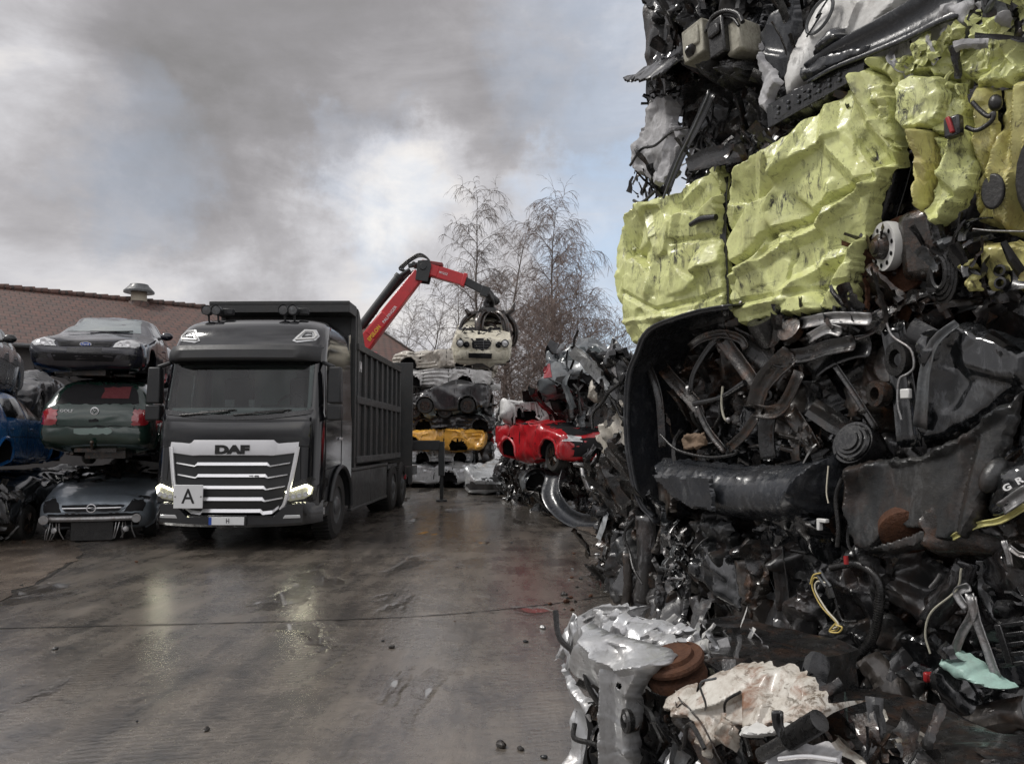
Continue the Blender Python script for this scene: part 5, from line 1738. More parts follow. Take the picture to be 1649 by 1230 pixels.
# crane: everything bolted to the truck hangs under one part
TM = mat_of(TR)
TI = TM.inverted()


def tl(px, py, Y): return TI @ at(px, py, Y)


CYw = 20.1
crb = MB()
cb0 = TI @ Vector((-3.80, CYw, 0))
crb.box((cb0.x, cb0.y, 1.25), (.75, .75, .9)); crb.box((cb0.x, cb0.y, .98), (2.3, .45, .35))
crb.lathe([(.32, 1.6), (.26, 1.75), (.24, 3.0), (.30, 3.4), (.26, 3.9), (0, 3.92)], (cb0.x, cb0.y, 0), (0, 0, 1), 24)
crane = crb.build('loader_crane', M['crane_red'], TR, bevel=.02)
base = tl(586, 556, CYw); elbow = tl(683, 432, CYw); tip1 = tl(748, 452, CYw); tip2 = tl(782, 470, CYw)
m = MB()
dB = (elbow - base).normalized()
side = Vector((0, 1, 0))
m.bar(base - dB * .5, base + (elbow - base) * .93, .30, .40, side.cross(dB), w1=.26, h1=.30)
m.bar(base + dB * .3, base + dB * 1.0, .33, .30, side.cross(dB))
m.build('main_boom', M['crane_red'], crane, bevel=.02)
nB = Vector((-dB.z, 0, dB.x))
m = MB()
cyl0, cyl1 = base + nB * .38 + dB * .1, base + nB * .40 + dB * 2.0
m.tube([cyl0 + dB * .2, cyl1], .105, 14); m.tube([cyl1, elbow + nB * .28 - dB * .25], .05, 10)
m.lathe([(.12, -.05), (.12, .05)], cyl1, dB, 14)
m.build('lift_cylinder', M['crane_dark'], crane)
m = MB()
for k in range(5):
    a0 = base + nB * .26 + dB * (.35 + k * .12)
    m.tube(spline([a0, a0 + dB * .8 + nB * (.02 + .02 * k), base + nB * (.22 + .01 * k) + dB * 2.2, elbow + nB * .12 - dB * (.2 + k * .04)], 20), .022, 6)
for k in range(3):
    a0 = elbow - dB * .3 + nB * .2
    m.tube(spline([a0, a0 + Vector((-.22 - k * .05, 0, .12)), elbow + Vector((-.18, 0, .30 + k * .04)), elbow + Vector((.12, -.1, .22)), elbow + Vector((.15, -.16, 0))], 22), .026, 6)
m.build('hydraulic_hose', M['hose'], crane)
m = MB()
for yy in (-.17, .17):
    m.prism([(-.20, -.35), (.12, -.40), (.22, .02), (.16, .18), (-.14, .16)], elbow + Vector((0, yy + (.04 if yy > 0 else 0), 0)), (1, 0, 0), (0, 0, 1), .04)
m.tube([elbow + Vector((0, -.24, 0)), elbow + Vector((0, .24, 0))], .09, 14)
m.tube([elbow + Vector((-.25, -.2, .08)), elbow + Vector((-.25, .2, .08))], .06, 12)
m.bar(elbow + Vector((-.42, 0, .06)), elbow + Vector((-.02, 0, .12)), .12, .10)
m.build('elbow_joint', M['crane_dark'], crane, bevel=.008)
m = MB()
dJ = (tip1 - elbow).normalized()
m.bar(elbow + dJ * .02, tip1, .24, .34, (0, 0, 1), w1=.24, h1=.30); m.bar(tip1 - dJ * .06, tip1 + dJ * .04, .28, .36, (0, 0, 1))
m.bar(elbow - dJ * .15, elbow + dJ * .40, .27, .30, (0, 0, 1))
m.build('jib', M['crane_red'], crane, bevel=.015)
m = MB(); m.bar(tip1, tip2 + dJ * .02, .17, .20, (0, 0, 1)); m.bar(tip2 - dJ * .12, tip2 + dJ * .10, .22, .26, (0, 0, 1)); m.build('jib_extension', M['crane_dark'], crane, bevel=.01)
m = MB()
# dark cover of the elbow top
m.bar(elbow + Vector((-.05, 0, .16)), elbow + Vector((.50, 0, .07)), .26, .10); m.build('elbow_cover', plain('dull_red_cover', (.20, .03, .03), .5), crane, bevel=.02)
# lettering along the boom, facing the viewer (-y side)
fy = Vector((0, -.168, 0))
m = MB(); lettering(m, 'PALFINGER', base + dB * 1.05 - nB * .08 + fy * 1.0 + Vector((0, -.005, 0)), dB, nB, .11, .001, 1.0, .003); m.build('boom_letters', M['white_ink'], crane)
m = MB(); lettering(m, 'EPSILON', base + dB * .42 + fy + Vector((0, -.005, 0)) - nB * .06, dB, nB, .14, .003, .9, .003); m.build('boom_letters', M['yellow_ink'], crane)
m = MB(); nJ = Vector((-dJ.z, 0, dJ.x)); lettering(m, 'M125Z', elbow + dJ * .55 + Vector((0, -.128, 0)), dJ, nJ, .08, .001, 1.0, .003); m.build('boom_letters', M['white_ink'], crane)
# rotator and grab
gtop_ = tl(786, 500, CYw + .1)
m = MB()
m.tube(spline([tip2 + Vector((.05, 0, 0)), tip2 + Vector((.14, 0, -.15)), gtop_ + Vector((0, 0, .2)), gtop_], 12), [.10, .11, .12, .11, .10, .11, .12, .12, .13, .13, .13, .13, .13][:len(spline([tip2, tip2, gtop_, gtop_], 12))], 12)
for k in range(6): m.tube(spline([tip2 + Vector((.1, -.1, -.02)), tip2 + Vector((.2 + .03 * k, -.14 + .05 * k, -.25)), gtop_ + Vector((.14 - .05 * k, -.12 + .04 * k, .1))], 10), .03, 6)
m.lathe([(.16, .10), (.24, .04), (.26, -.08), (.20, -.16)], gtop_, (0, 0, 1), 18)
m.build('rotator', M['hose'], crane)
m = MB()
gc = gtop_ + Vector((.02, 0, -.12))
for k in range(6):
    a = 2 * math.pi * k / 6 + .2
    d = Vector((math.cos(a), math.sin(a) * .9, 0))
    arc = [gc + d * r_ + Vector((0, 0, z_)) for r_, z_ in ((.10, .02), (.34, .03), (.52, -.06), (.66, -.22), (.72, -.45), (.70, -.66), (.62, -.84))]
    sheet_strip(m, spline(arc, 18), .40, d.cross(Vector((0, 0, 1))), k, .0, 4, taper=(1.0, .35), cup=.05)
    m.tube(spline([p + d * .04 for p in arc], 18), [.075 - .0025 * j for j in range(len(spline(arc, 18)))], 8)
    m.tube([gc + d * .15 + Vector((0, 0, .06)), gc + d * .6 + Vector((0, 0, .02))], .05, 8)
# two idle tine tips stick up
m.tube([gc + Vector((.48, -.1, .0)), gc + Vector((.62, -.1, .12)), gc + Vector((.70, -.1, .34))], [.10, .085, .012], 8)
m.tube([gc + Vector((-.5, -.2, .0)), gc + Vector((-.6, -.2, .12))], [.07, .04], 8)
gr_ = m.build('grapple', M['grime'], crane, angle=45, solid=.02)
# stabiliser on the near side
m = MB()
s0, s1 = tl(640, 717, 20.3), tl(708, 717, 20.3)
m.bar(s0, s1, .22, .26); m.build('stabiliser_beam', M['crane_dark'], crane, bevel=.012)
m = MB()
lt_, lb_ = tl(711, 712, 20.3), tl(711, 806, 20.3)
lb_.z = .04
m.bar(lt_ + Vector((0, 0, .02)), lb_.lerp(lt_, .42), .15, .16, (0, 1, 0)); m.tube([lb_.lerp(lt_, .44), lb_], .045, 10); m.lathe([(.0, .05), (.14, .045), (.15, 0), (0, 0)], lb_ - Vector((0, 0, .04)), (0, 0, 1), 16)
m.build('stabiliser_leg', M['crane_dark'], crane, bevel=.008)
# tall dark rear board / crane platform behind the container
m = MB()
b0, b1 = tl(645, 700, 19.4), tl(664, 700, 19.4)
m.box2((b1.x - 2.3, b0.y, .95), (b1.x, b0.y + .06, 3.55)); m.box2((b1.x - .10, b0.y - .02, .5), (b1.x, b0.y + .10, .95)); m.box2((b1.x - 2.3, b0.y, .72), (b1.x + .0, b0.y + .9, .94))
m.build('rear_board', M['container'], TR, bevel=.012)
m = MB()
for dz in (.62,): m.box2((b1.x - .26, b0.y - .03, dz), (b1.x - .14, b0.y + .02, dz + .12))
m.build('rear_lamp', M['lamp_red'], TR, bevel=.01)

# the car held in the grab: a thing of its own
hcL = at(779, 577, 19.0)
merc = Car('lifted_car', 'cream white crushed car with four round headlamps hanging in the crane grab', (hcL.x - .03, 19.0, hcL.z - .42), RAD(2), SALOON, 'wcar', dict(amp=.035, cell=.4, seed=61, squash=.4, z0=.85), tyres=(0, 0, 0, 0), scale=(.83, .60, 1.32), rx=RAD(12))
for x, z, r_ in ((.66, .60, .095), (.47, .575, .075)):
    for s in (1, -1):
        q = merc.point(s * x, z, 'front', .0)
        a = MB(); a.lathe([(r_, -.03), (r_ * 1.05, .02), (r_ * .92, .035), (r_ * .9, .012), (0, .004)], q, (s * .25, -1, .05), 22)
        hl = a.build('headlight', M['black'], merc.t)
        a = MB(); a.lathe([(r_ * .86, .012), (r_ * .6, .03), (0, .036)], q, (s * .25, -1, .05), 20); a.build('lamp_glass', M['lamp_clear' if x > .5 else 'glass_dark'], hl)
gg = merc.patch('grille', sym([(0, .47), (.22, .475), (.31, .66), (.29, .675), (0, .685)]), 'front', 'darkgap', .012, .05)
a = MB()
for i in range(4): a.tube([merc.point(x, .50 + i * .045, 'front', .02) for x in np.linspace(-.24, .24, 7)], .006, 5)
a.tube([merc.point(.03, z, 'front', .022) for z in (.475, .56, .68)], .010, 5)
a.build('grille_bars', M['grey_metal'], gg)
merc.patch('bumper', sym([(0, .27), (.74, .27), (.80, .34), (.80, .44), (0, .445)]), 'front', 'wcar', .05, .06, bulge=.03)
merc.patch('plate_recess', [(-.36, .30), (.32, .29), (.34, .385), (-.36, .39)], 'front', 'darkgap', .10, .06)
merc.seam([[(-.72, .68), (-.5, .70), (-.35, .72)], [(.42, .70), (.60, .86)], [(-.55, .88), (0, .90), (.55, .88)]], 'front', w=.02)
merc.patch('windscreen_opening', sym([(0, .96), (.6, .95), (.5, 1.15), (0, 1.2)]), 'front', 'darkgap', .01, .06)
merc.underside(); merc.side_glass(saloon=True)

# crushed cabin under the grab
m = MB(); m.ellipsoid((0, 0, 0), (.62, .55, .36), 40, 26)
P = np.array(m.v); P = P * (1 + .9 * facets(P + 3, .28, .5, 5)[:, None])
gl = merc.t.matrix_basis
cq = mat_of(merc.t).inverted() @ (TM @ (gc + Vector((0, .05, -.48))))
m.v = [tuple(Vector(p) + cq) for p in P]
m.build('crushed_cabin', M['grime'], merc.t, angle=30)
# ------------------------------------------------------------------ the near wall of crushed cars
WF = Frame((.85, 6.0), (.494, -.869))
WANG = math.atan2(WF.d.y, WF.d.x)


def bale(label, cat, z, s=1.2, group='crushed cars in the near wall', name='crushed_car', fr=WF):
    return thing(name, label, cat, fr.p(s, z, -.6), 0, group)


def core(t, s0, s1, z0, z1, o0, o1, seed, mat='mangle', amp=.10, res=.045, fr=WF, name='compacted_core'):
    """the compacted lump behind the skins: all faces crumpled"""
    V, F = [], []
    cen = np.array([(s0 + s1) / 2, (z0 + z1) / 2, (o0 + o1) / 2])

    def grid(fa, na, nb):
        b = len(V)
        for j in range(nb + 1):
            for i in range(na + 1): V.append(fa(i / na, j / nb))
        for j in range(nb):
            for i in range(na):
                a = b + j * (na + 1) + i
                F.append((a, a + 1, a + na + 2, a + na + 1))
    ls, lz, lo_ = s1 - s0, z1 - z0, o1 - o0
    q = lambda L: max(2, int(L / res))
    r2 = lambda L: max(2, int(L / (res * 2.2)))
    grid(lambda u, v: (s0 + u * ls, z0 + v * lz, o1), q(ls), q(lz))                      # face
    grid(lambda u, v: (s1 - u * ls, z0 + v * lz, o0), r2(ls), r2(lz))                    # back
    grid(lambda u, v: (s0, z0 + v * lz, o1 - u * lo_), r2(lo_), r2(lz))                  # left end
    grid(lambda u, v: (s1, z0 + v * lz, o0 + u * lo_), r2(lo_), r2(lz))                  # right end
    grid(lambda u, v: (s0 + u * ls, z1, o1 - v * lo_), q(ls), q(lo_))                    # top
    grid(lambda u, v: (s0 + u * ls, z0, o0 + v * lo_), r2(ls), r2(lo_))                  # bottom
    A = np.array(V)
    D = np.zeros_like(A)
    for ax, w in ((0, .45), (1, .45), (2, 1.0)):
        D[:, ax] = w * amp * (1.2 * np.clip(facets(A, .30, 1.6, seed + ax * 7, .12), -1.3, 1.3) + .5 * np.clip(facets(A, .11, 2.2, seed + 50 + ax * 7, .14), -1, 1) + .3 * fbm(A, 6, 3, seed + ax))
    A = A + D
    m = MB().add([fr.p(*p) for p in A], F)
    return m.build(name, M[mat], t, angle=38, world=True)


class Junk:
    """scrap pieces gathered by material into the parts of one crushed car"""

    def __init__(self, t, seed, fr=WF):
        self.t, self.r, self.fr, self.mb = t, random.Random(seed), fr, []

    def m(self, part, mat):
        b = MB(); self.mb.append((part, mat, b)); return b

    def pick(self, ch):
        x = self.r.random() * sum(w for _, w in ch)
        for k, w in ch:
            x -= w
            if x <= 0: return k
        return ch[-1][0]

    def pos(self, box):
        s0, s1, z0, z1, o0, o1 = box
        r = self.r
        return r.uniform(s0, s1), r.uniform(z0, z1), r.uniform(o0, o1)

    def shards(self, box, n, size, mats, part='torn_sheet', vert=.5):
        r = self.r
        for _ in range(n):
            s, z, o = self.pos(box)
            mat = self.pick(mats)
            mb = self.m(part, mat)
            L = r.uniform(*size) * 1.15; w = L * r.uniform(.14, .5)
            a = r.gauss(math.pi / 2, .5) if r.random() < vert else r.uniform(0, math.pi)
            dv = np.array([math.cos(a), math.sin(a)])
            path = []
            k = r.randint(3, 5)
            cs, cz, co = s - dv[0] * L / 2, z - dv[1] * L / 2, o
            slope = r.uniform(-.5, .5)
            for i in range(k + 1):
                path.append(self.fr.p(cs, cz, co))
                st = L / k
                cs += dv[0] * st; cz += dv[1] * st; co += slope * st
                slope = max(-1.1, min(1.1, slope + r.uniform(-1.1, 1.1)))
                a2 = r.uniform(-.35, .35); dv = np.array([dv[0] * math.cos(a2) - dv[1] * math.sin(a2), dv[0] * math.sin(a2) + dv[1] * math.cos(a2)])
            if r.random() < .55: path = spline(path, 14)
            wd = self.fr.d * -math.sin(a) + Vector((0, 0, 1)) * math.cos(a) + self.fr.n * r.uniform(-1.0, 1.0)
            sheet_strip(mb, path, w, wd, r.randint(0, 9999), w * .18, 5, taper=(r.uniform(.4, 1.2), r.uniform(.2, 1.2)), cup=r.uniform(-.3, .3) * w, jag=.35)

    def plates(self, box, n, size, mats, part='bent_plate', slope=.45):
        r = self.r
        for _ in range(n):
            s, z, o = self.pos(box)
            L = r.uniform(*size)
            k = r.randint(5, 8); ph = r.random() * 6.28
            asp = r.uniform(.5, 1.1); rot = r.uniform(-.6, .6)
            poly = []
            for i in range(k):
                t = ph + 2 * math.pi * i / k + r.uniform(-.25, .25)
                q = L * .5 * r.uniform(.7, 1.15)
                a, b = q * math.cos(t) * asp, q * math.sin(t)
                poly.append((s + a * math.cos(rot) - b * math.sin(rot), z + a * math.sin(rot) + b * math.cos(rot)))
            panel(self.m(part, self.pick(mats)), self.fr, poly, o, cell=L * .3, slope=slope, fine=.4, curl=L * .12, curlw=L * .14, res=max(.016, L * .07), seed=r.randint(0, 9999),
                  rag=L * .012, px=False, tiltz=r.uniform(-.7, .7), tilts=r.uniform(-.8, .8), sharp=.12)

    def folds(self, box, nx, nz, size, mats, part='folded_sheet', slope=.5, pleat=.06):
        """overlapping buckled sheets that fill a face of the bale"""
        r = self.r
        s0, s1, z0, z1, o0, o1 = box
        for i in range(nx):
            for j in range(nz):
                s = s0 + (i + r.uniform(.2, .8)) * (s1 - s0) / nx; z = z0 + (j + r.uniform(.2, .8)) * (z1 - z0) / nz
                o = r.uniform(o0, o1); W, H = r.uniform(*size) * .5, r.uniform(*size) * r.uniform(.5, .85)
                k = r.randint(6, 10); ph = r.random() * 6.28; poly = []; rot = r.uniform(-.5, .5)
                for q in range(k):
                    t = ph + 2 * math.pi * q / k + r.uniform(-.3, .3); g = r.uniform(.65, 1.2)
                    a, b = W * g * math.cos(t), H * g * math.sin(t)
                    poly.append((s + a * math.cos(rot) - b * math.sin(rot), z + a * math.sin(rot) + b * math.cos(rot)))
                fr_, am, tl_ = r.uniform(3, 6.5), r.uniform(.3, 1.0) * pleat * 1.3, r.uniform(-.6, .6)
                sd = r.randint(0, 9999)
                ex = lambda V, fr_=fr_, am=am, tl_=tl_, sd=sd: am * (np.abs(((V[:, 0] + tl_ * V[:, 1] + .06 * vnoise(V, 3, sd)) * fr_) % 1 - .5) * 2 - .5)
                panel(self.m(part, self.pick(mats)), self.fr, poly, o, cell=r.uniform(.22, .40), slope=slope * r.uniform(.5, 1.0), fine=.35, curl=.05, curlw=.025, res=.014 if size[1] < .9 else .03, seed=sd, rag=.010, px=False,
                      tiltz=r.uniform(-.5, .5), tilts=r.uniform(-.4, .4), sharp=.05, extra=ex)

    def hoses(self, box, n, L, rad, mats, part='hose'):
        r = self.r
        for _ in range(n):
            s, z, o = self.pos(box)
            P = [(s, z, o)]
            a = r.uniform(0, 6.28)
            l = r.uniform(*L)
            for i in range(4):
                a += r.uniform(-1.0, 1.0)
                s += math.cos(a) * l / 4; z += math.sin(a) * l / 4; o += r.uniform(-.05, .05)
                P.append((s, z, o))
            self.m(part, self.pick(mats)).tube(spline([self.fr.p(*p) for p in P], 20), r.uniform(*rad), 7)

    def brackets(self, box, n, size, mats, part='bracket'):
        r = self.r
        for _ in range(n):
            s, z, o = self.pos(box); L = r.uniform(*size)
            mb = self.m(part, self.pick(mats))
            R = Matrix.Rotation(r.uniform(0, 6), 3, Vector((r.random(), r.random(), r.random())).normalized())
            c = self.fr.p(s, z, o)
            kind = r.random()
            if kind < .4:
                mb.box(c, (L, L * .35, L * .06), R); mb.box(c + R @ Vector((L * .45, 0, L * .2)), (L * .07, L * .35, L * .4), R)
            elif kind < .7:
                mb.lathe([(L * .16, -L * .1), (L * .3, -L * .08), (L * .32, L * .08), (L * .16, L * .1)], c, R @ Vector((0, 0, 1)), 16, closed=True)
            elif kind < .85:
                mb.tube([c, c + R @ Vector((L * .8, 0, 0))], L * .1, 10); mb.lathe([(0, 0), (L * .2, 0), (L * .2, L * .1), (0, L * .1)], c, R @ Vector((1, 0, 0)), 6)
            else:
                mb.box(c, (L * .6, L * .45, L * .4), R)

    def build(self):
        by, rest = {}, {}
        for part, mat, mb in self.mb:
            A = np.array(mb.v)
            if not len(A): continue
            sz = np.linalg.norm(A.max(0) - A.min(0)) / max(1.0, np.linalg.norm(A.mean(0)))
            by.setdefault(part, []).append((sz, mat, mb))
        for part, L_ in by.items():
            L_.sort(key=lambda t: -t[0])
            for i, (sz, mat, mb) in enumerate(L_):
                if i < 90 and sz > .008: mb.build(part, M[mat], self.t, angle=26, world=True)
                else: rest.setdefault(mat, MB()).add(mb.v, mb.f)
        for mat, mb in rest.items():
            tag(mb.build('loose_scrap', M[mat], self.t, angle=32, world=True), kind='stuff')


def skin(t, name, mat, poly, label=None, thick=0, **k):
    m = MB()
    ang = k.pop('angle', 15 if mat.startswith('green') else 28)
    if 'pleat' in k:
        n_, a_, sl_ = k.pop('pleat')
        k['extra'] = lambda V: a_ * (np.abs(((V[:, 0] + sl_ * V[:, 1] + .03 * vnoise(V, 3, 8)) * n_) % 1 - .5) * 2 - .5)
    panel(m, k.pop('fr', WF), poly, **k)
    return m.build(name, M[mat], t, angle=ang, world=True, label=label, solid=thick)


def wpx(pts, o=0.0, fr=WF):
    if isinstance(o, (int, float)): o = [o] * len(pts)
    return [fr.px(a, b, c) for (a, b), c in zip(pts, o)]


def wtube(t, name, mat, pts, rad, o=0.0, n=30, seg=10, fr=WF, label=None, sq=None):
    m = MB(); P = spline(wpx(pts, o, fr), n)
    if hasattr(rad, '__len__'): rad = list(np.interp(np.linspace(0, 1, len(P)), np.linspace(0, 1, len(rad)), rad))
    m.tube(P, rad, seg, sq=sq)
    return m.build(name, M[mat], t, angle=40, world=True, label=label)


def wstrip(t, name, mat, pts, width, o=0.0, wdir=None, n=16, seed=1, amp=.006, taper=None, cup=.02, fr=WF, solid=.006, nw=6):
    m = MB(); P = spline(wpx(pts, o, fr), n)
    d = (P[-1] - P[0]).normalized()
    if wdir is None: wdir = d.cross(fr.n)
    sheet_strip(m, P, width, wdir, seed, amp, nw, taper=taper, cup=cup)
    return m.build(name, M[mat], t, angle=35, world=True, solid=solid)


# ================= lime crushed car =================
G = bale('lime green crushed car with a bare wheel hub, in the middle of the near wall', 'crushed car', 2.3)
core(G, .12, 3.6, 2.42, 3.30, -1.6, -.22, 11, 'mangle', .06)
# end face away from the lane gets a skin too
# left panel
skin(G, 'side_panel', 'green', [(990, 402), (1001, 347), (1030, 326), (1092, 306), (1130, 283), (1158, 264), (1167, 295), (1162, 350), (1166, 420), (1169, 470), (1166, 497), (1120, 506), (1062, 528), (1045, 545), (1012, 556), (1003, 520), (990, 470)],
     o=-.02, cell=.22, slope=.20, fine=.28, curl=.08, curlw=.025, res=.010, seed=5, rag=.004, bulge=.03, sharp=.04,
     creases=[([(1005, 470), (1060, 500), (1165, 470)], -.03, .03), ([(1030, 330), (1060, 400), (1050, 470)], .035, .06), ([(1090, 390), (1165, 380)], -.03, .03), ([(1130, 300), (1100, 340), (1092, 380)], .03, .05), ([(1005, 520), (1080, 510), (1160, 500)], .02, .03)])
# big door panel
skin(G, 'door', 'green', [(1169, 300), (1188, 268), (1250, 236), (1300, 190), (1335, 162), (1372, 122), (1398, 108), (1428, 126), (1438, 170), (1434, 215), (1446, 243), (1428, 285), (1414, 312), (1400, 360), (1388, 402), (1376, 450), (1368, 500), (1320, 503), (1250, 511), (1190, 524), (1171, 500), (1168, 460), (1172, 420), (1166, 360)],
     o=.03, cell=.30, slope=.19, fine=.22, curl=.09, curlw=.025, res=.010, seed=23, rag=.004, bulge=.03, sharp=.03,
     creases=[([(1170, 432), (1215, 412), (1235, 382), (1290, 362), (1345, 320), (1410, 288)], -.055, .035), ([(1175, 445), (1230, 420), (1300, 378), (1400, 300)], .05, .05), ([(1332, 165), (1345, 240), (1400, 300)], .055, .06), ([(1250, 240), (1215, 330), (1210, 400)], .03, .06),
              ([(1300, 195), (1245, 330)], .03, .05), ([(1190, 500), (1260, 480), (1330, 420), (1375, 400)], .04, .05), ([(1280, 370), (1285, 410), (1275, 450)], -.025, .02), ([(1171, 490), (1300, 470), (1370, 455)], -.03, .03), ([(1380, 130), (1420, 220), (1440, 245)], .05, .05), ([(1340, 300), (1330, 420)], .03, .05)])
# seam between the two with a pulled out door handle
wstrip(G, 'door_edge', 'black', [(1167, 285), (1164, 380), (1168, 460), (1168, 510)], .05, -.03, n=12, cup=.01)
wtube(G, 'door_handle', 'black', [(1112, 362), (1130, 353), (1153, 350)], [.018, .026, .022], .045, n=10)
# crumpled top right corner
skin(G, 'wing_panel', 'green', [(1392, 112), (1425, 92), (1470, 88), (1505, 70), (1540, 45), (1600, 38), (1640, 55), (1660, 120), (1600, 140), (1560, 130), (1520, 128), (1470, 122), (1440, 150), (1432, 205), (1410, 170)],
     o=-.02, cell=.13, slope=.50, fine=.6, curl=.08, curlw=.03, res=.010, seed=31, rag=.008, sharp=.05)
skin(G, 'side_panel', 'green', [(1440, 130), (1462, 116), (1508, 121), (1516, 150), (1506, 190), (1494, 204), (1450, 209), (1437, 196)], o=.10, cell=.22, slope=.14, fine=.7, curl=.08, curlw=.02, res=.008, seed=33, rag=.003, sharp=.05)
skin(G, 'side_panel', 'green', [(1400, 150), (1438, 140), (1438, 200), (1446, 240), (1418, 225), (1404, 190)], o=.04, cell=.12, slope=.45, curl=.08, curlw=.02, res=.009, seed=34, bulge=.02, sharp=.05)
# hanging folded pillar panels
skin(G, 'pillar', 'green_side', [(1455, 214), (1500, 208), (1503, 260), (1496, 300), (1489, 348), (1476, 318), (1464, 270)], o=.07, cell=.14, slope=.2, curl=.08, curlw=.022, res=.009, seed=36, sharp=.05, pleat=(9, .05, .25), creases=[([(1478, 212), (1486, 340)], .07, .05)])
skin(G, 'pillar', 'green', [(1503, 215), (1530, 222), (1545, 205), (1562, 214), (1566, 300), (1548, 330), (1530, 352), (1508, 365), (1492, 345), (1500, 290)], o=.05, cell=.17, slope=.28, curl=.09, curlw=.025, res=.009, seed=37, bulge=.01, sharp=.05, pleat=(8, .06, -.2), creases=[([(1538, 220), (1520, 360)], .06, .05)])
skin(G, 'pillar', 'green', [(1516, 124), (1545, 130), (1552, 210), (1528, 222), (1500, 215), (1512, 170)], o=.02, cell=.12, slope=.4, curl=.08, curlw=.02, res=.009, seed=38, sharp=.05)
skin(G, 'inner_panel', 'green_side', [(1556, 132), (1600, 140), (1604, 215), (1580, 330), (1572, 352), (1562, 330), (1560, 214)], o=.0, cell=.12, slope=.3, curl=.07, curlw=.04, res=.010, seed=39, pleat=(10, .05, .1))
skin(G, 'inner_panel', 'green_side', [(1572, 355), (1604, 215), (1606, 140), (1670, 120), (1680, 380), (1660, 382), (1640, 383)], o=-.03, cell=.3, slope=.12, curl=.07, curlw=.04, res=.011, seed=40, pleat=(7, .05, .05), creases=[([(1606, 220), (1612, 350)], .05, .04), ([(1640, 130), (1628, 360)], .05, .04)])
skin(G, 'inner_panel', 'green_side', [(1574, 386), (1668, 390), (1675, 470), (1640, 468), (1583, 466), (1570, 430)], o=.03, cell=.35, slope=.08, curl=.07, curlw=.04, res=.012, seed=41)
wtube(G, 'weld_seam', 'steel', [(1568, 369), (1600, 372), (1650, 373)], .010, .06, n=12, sq=.5)
for (cx, cy) in ((1612, 436), (1613, 456)):
    m = MB(); c = WF.px(cx, cy, .032); m.lathe([(.028, -.05), (.028, .014), (.018, .016), (.018, -.05)], c, WF.n, 16, closed=True); m.build('grommet', M['black'], G, world=True)
m = MB(); m.prism([(.055 * math.cos(a) , .085 * math.sin(a)) for a in np.linspace(0, 6.283, 21)[:-1]], WF.px(1601, 309, .045), WF.d, (0, 0, 1), .02); m.build('rubber_plug', M['hose'], G, world=True, bevel=.012)
m = MB(); q = WF.px(1536, 205, .12); m.box(q, (.075, .05, .10), Matrix.Rotation(WANG, 3, 'Z')); m.build('belt_buckle', M['black'], G, world=True, bevel=.01)
m = MB(); m.box(q + WF.n * .03 + Vector((0, 0, .005)), (.02, .018, .085), Matrix.Rotation(WANG, 3, 'Z') @ Matrix.Rotation(RAD(-14), 3, 'Y')); m.build('buckle_release', M['red_plastic'], G, world=True, bevel=.005)
wtube(G, 'bent_handle', 'hose', [(1566, 165), (1578, 178), (1592, 188), (1600, 182), (1596, 196), (1574, 210), (1556, 205)], .011, .09, n=26)
m = MB(); m.ellipsoid(WF.px(1603, 166, .05), (.03, .03, .04)); m.build('rubber_plug', M['hose'], G, world=True)
m = MB(); m.lathe([(.20, -.10), (.31, -.10), (.33, 0), (.31, .10), (.20, .10)], WF.px(1782, 270, -.06), WF.n + WF.d * .3, 30, closed=True); m.build('spare_wheel', M['tyre'], G, world=True)
# wheel side: liner, hub ring, disc, calliper
skin(G, 'wheel_liner', 'grime', [(1446, 236), (1500, 230), (1498, 340), (1575, 370), (1580, 470), (1480, 500), (1366, 502), (1372, 440)], o=-.20, cell=.14, slope=.5, curl=.05, curlw=.05, res=.02, seed=44)
hubdir = (WF.n * 1.0 - WF.d * .55 + Vector((0, 0, -.06))).normalized()
hc = WF.px(1427, 397, .0)
m = MB(); m.lathe([(.068, .0), (.070, .02), (.128, .02), (.132, -.0), (.128, -.035), (.08, -.04)], hc, hubdir, 40)
hub = m.build('wheel_hub', M['hub'], G, world=True)
u_ = hubdir.orthogonal().normalized(); v_ = hubdir.cross(u_)
for k in range(10):
    m = MB(); a = k * .6283 + .2; m.lathe([(.0, .0225), (.0125, .0225)], hc + (u_ * math.cos(a) + v_ * math.sin(a)) * .100, hubdir, 12)
    m.build('bolt_hole', M['darkgap'], hub, world=True)
m = MB(); m.lathe([(.068, .0), (.066, .045), (.052, .062), (.040, .062), (.034, .075), (0, .078)], hc, hubdir, 28); m.build('hub_cap', M['grime'], hub, world=True)
m = MB(); m.lathe([(.08, -.05), (.20, -.05), (.205, -.062), (.20, -.085), (.08, -.09)], hc + WF.d * .03 + Vector((0, 0, -.05)), (hubdir + WF.d * .3).normalized(), 40); m.build('brake_disc', M['rust'], G, world=True)
m = MB()
m.box(hc + WF.d * .20 + Vector((0, 0, -.03)) + WF.n * -.03, (.22, .16, .36), Matrix.Rotation(WANG, 3, 'Z') @ Matrix.Rotation(.1, 3, 'X')); m.build('brake_calliper', M['grime'], G, world=True, bevel=.05)
wstrip(G, 'wheel_liner', 'black', [(1452, 256), (1430, 330), (1400, 430), (1380, 500)], .14, -.10, n=14, cup=.05)
m = MB(); q = WF.px(1517, 440, .0)
for k in range(4): m.tube([q + WF.d * (.07 * math.cos(a) * (1 - k * .16)) + Vector((0, 0, .15 * math.sin(a) * (1 - k * .16))) + WF.n * .01 * k for a in np.linspace(0, 6.283, 19)], .013, 6)
m.build('rubber_gaiter', M['hose'], G, world=True)
skin(G, 'torn_panel', 'green_side', [(1545, 430), (1562, 415), (1574, 440), (1576, 466), (1552, 470)], o=.04, cell=.06, slope=.6, curl=.05, curlw=.03, res=.009, seed=47)
J = Junk(G, 5)
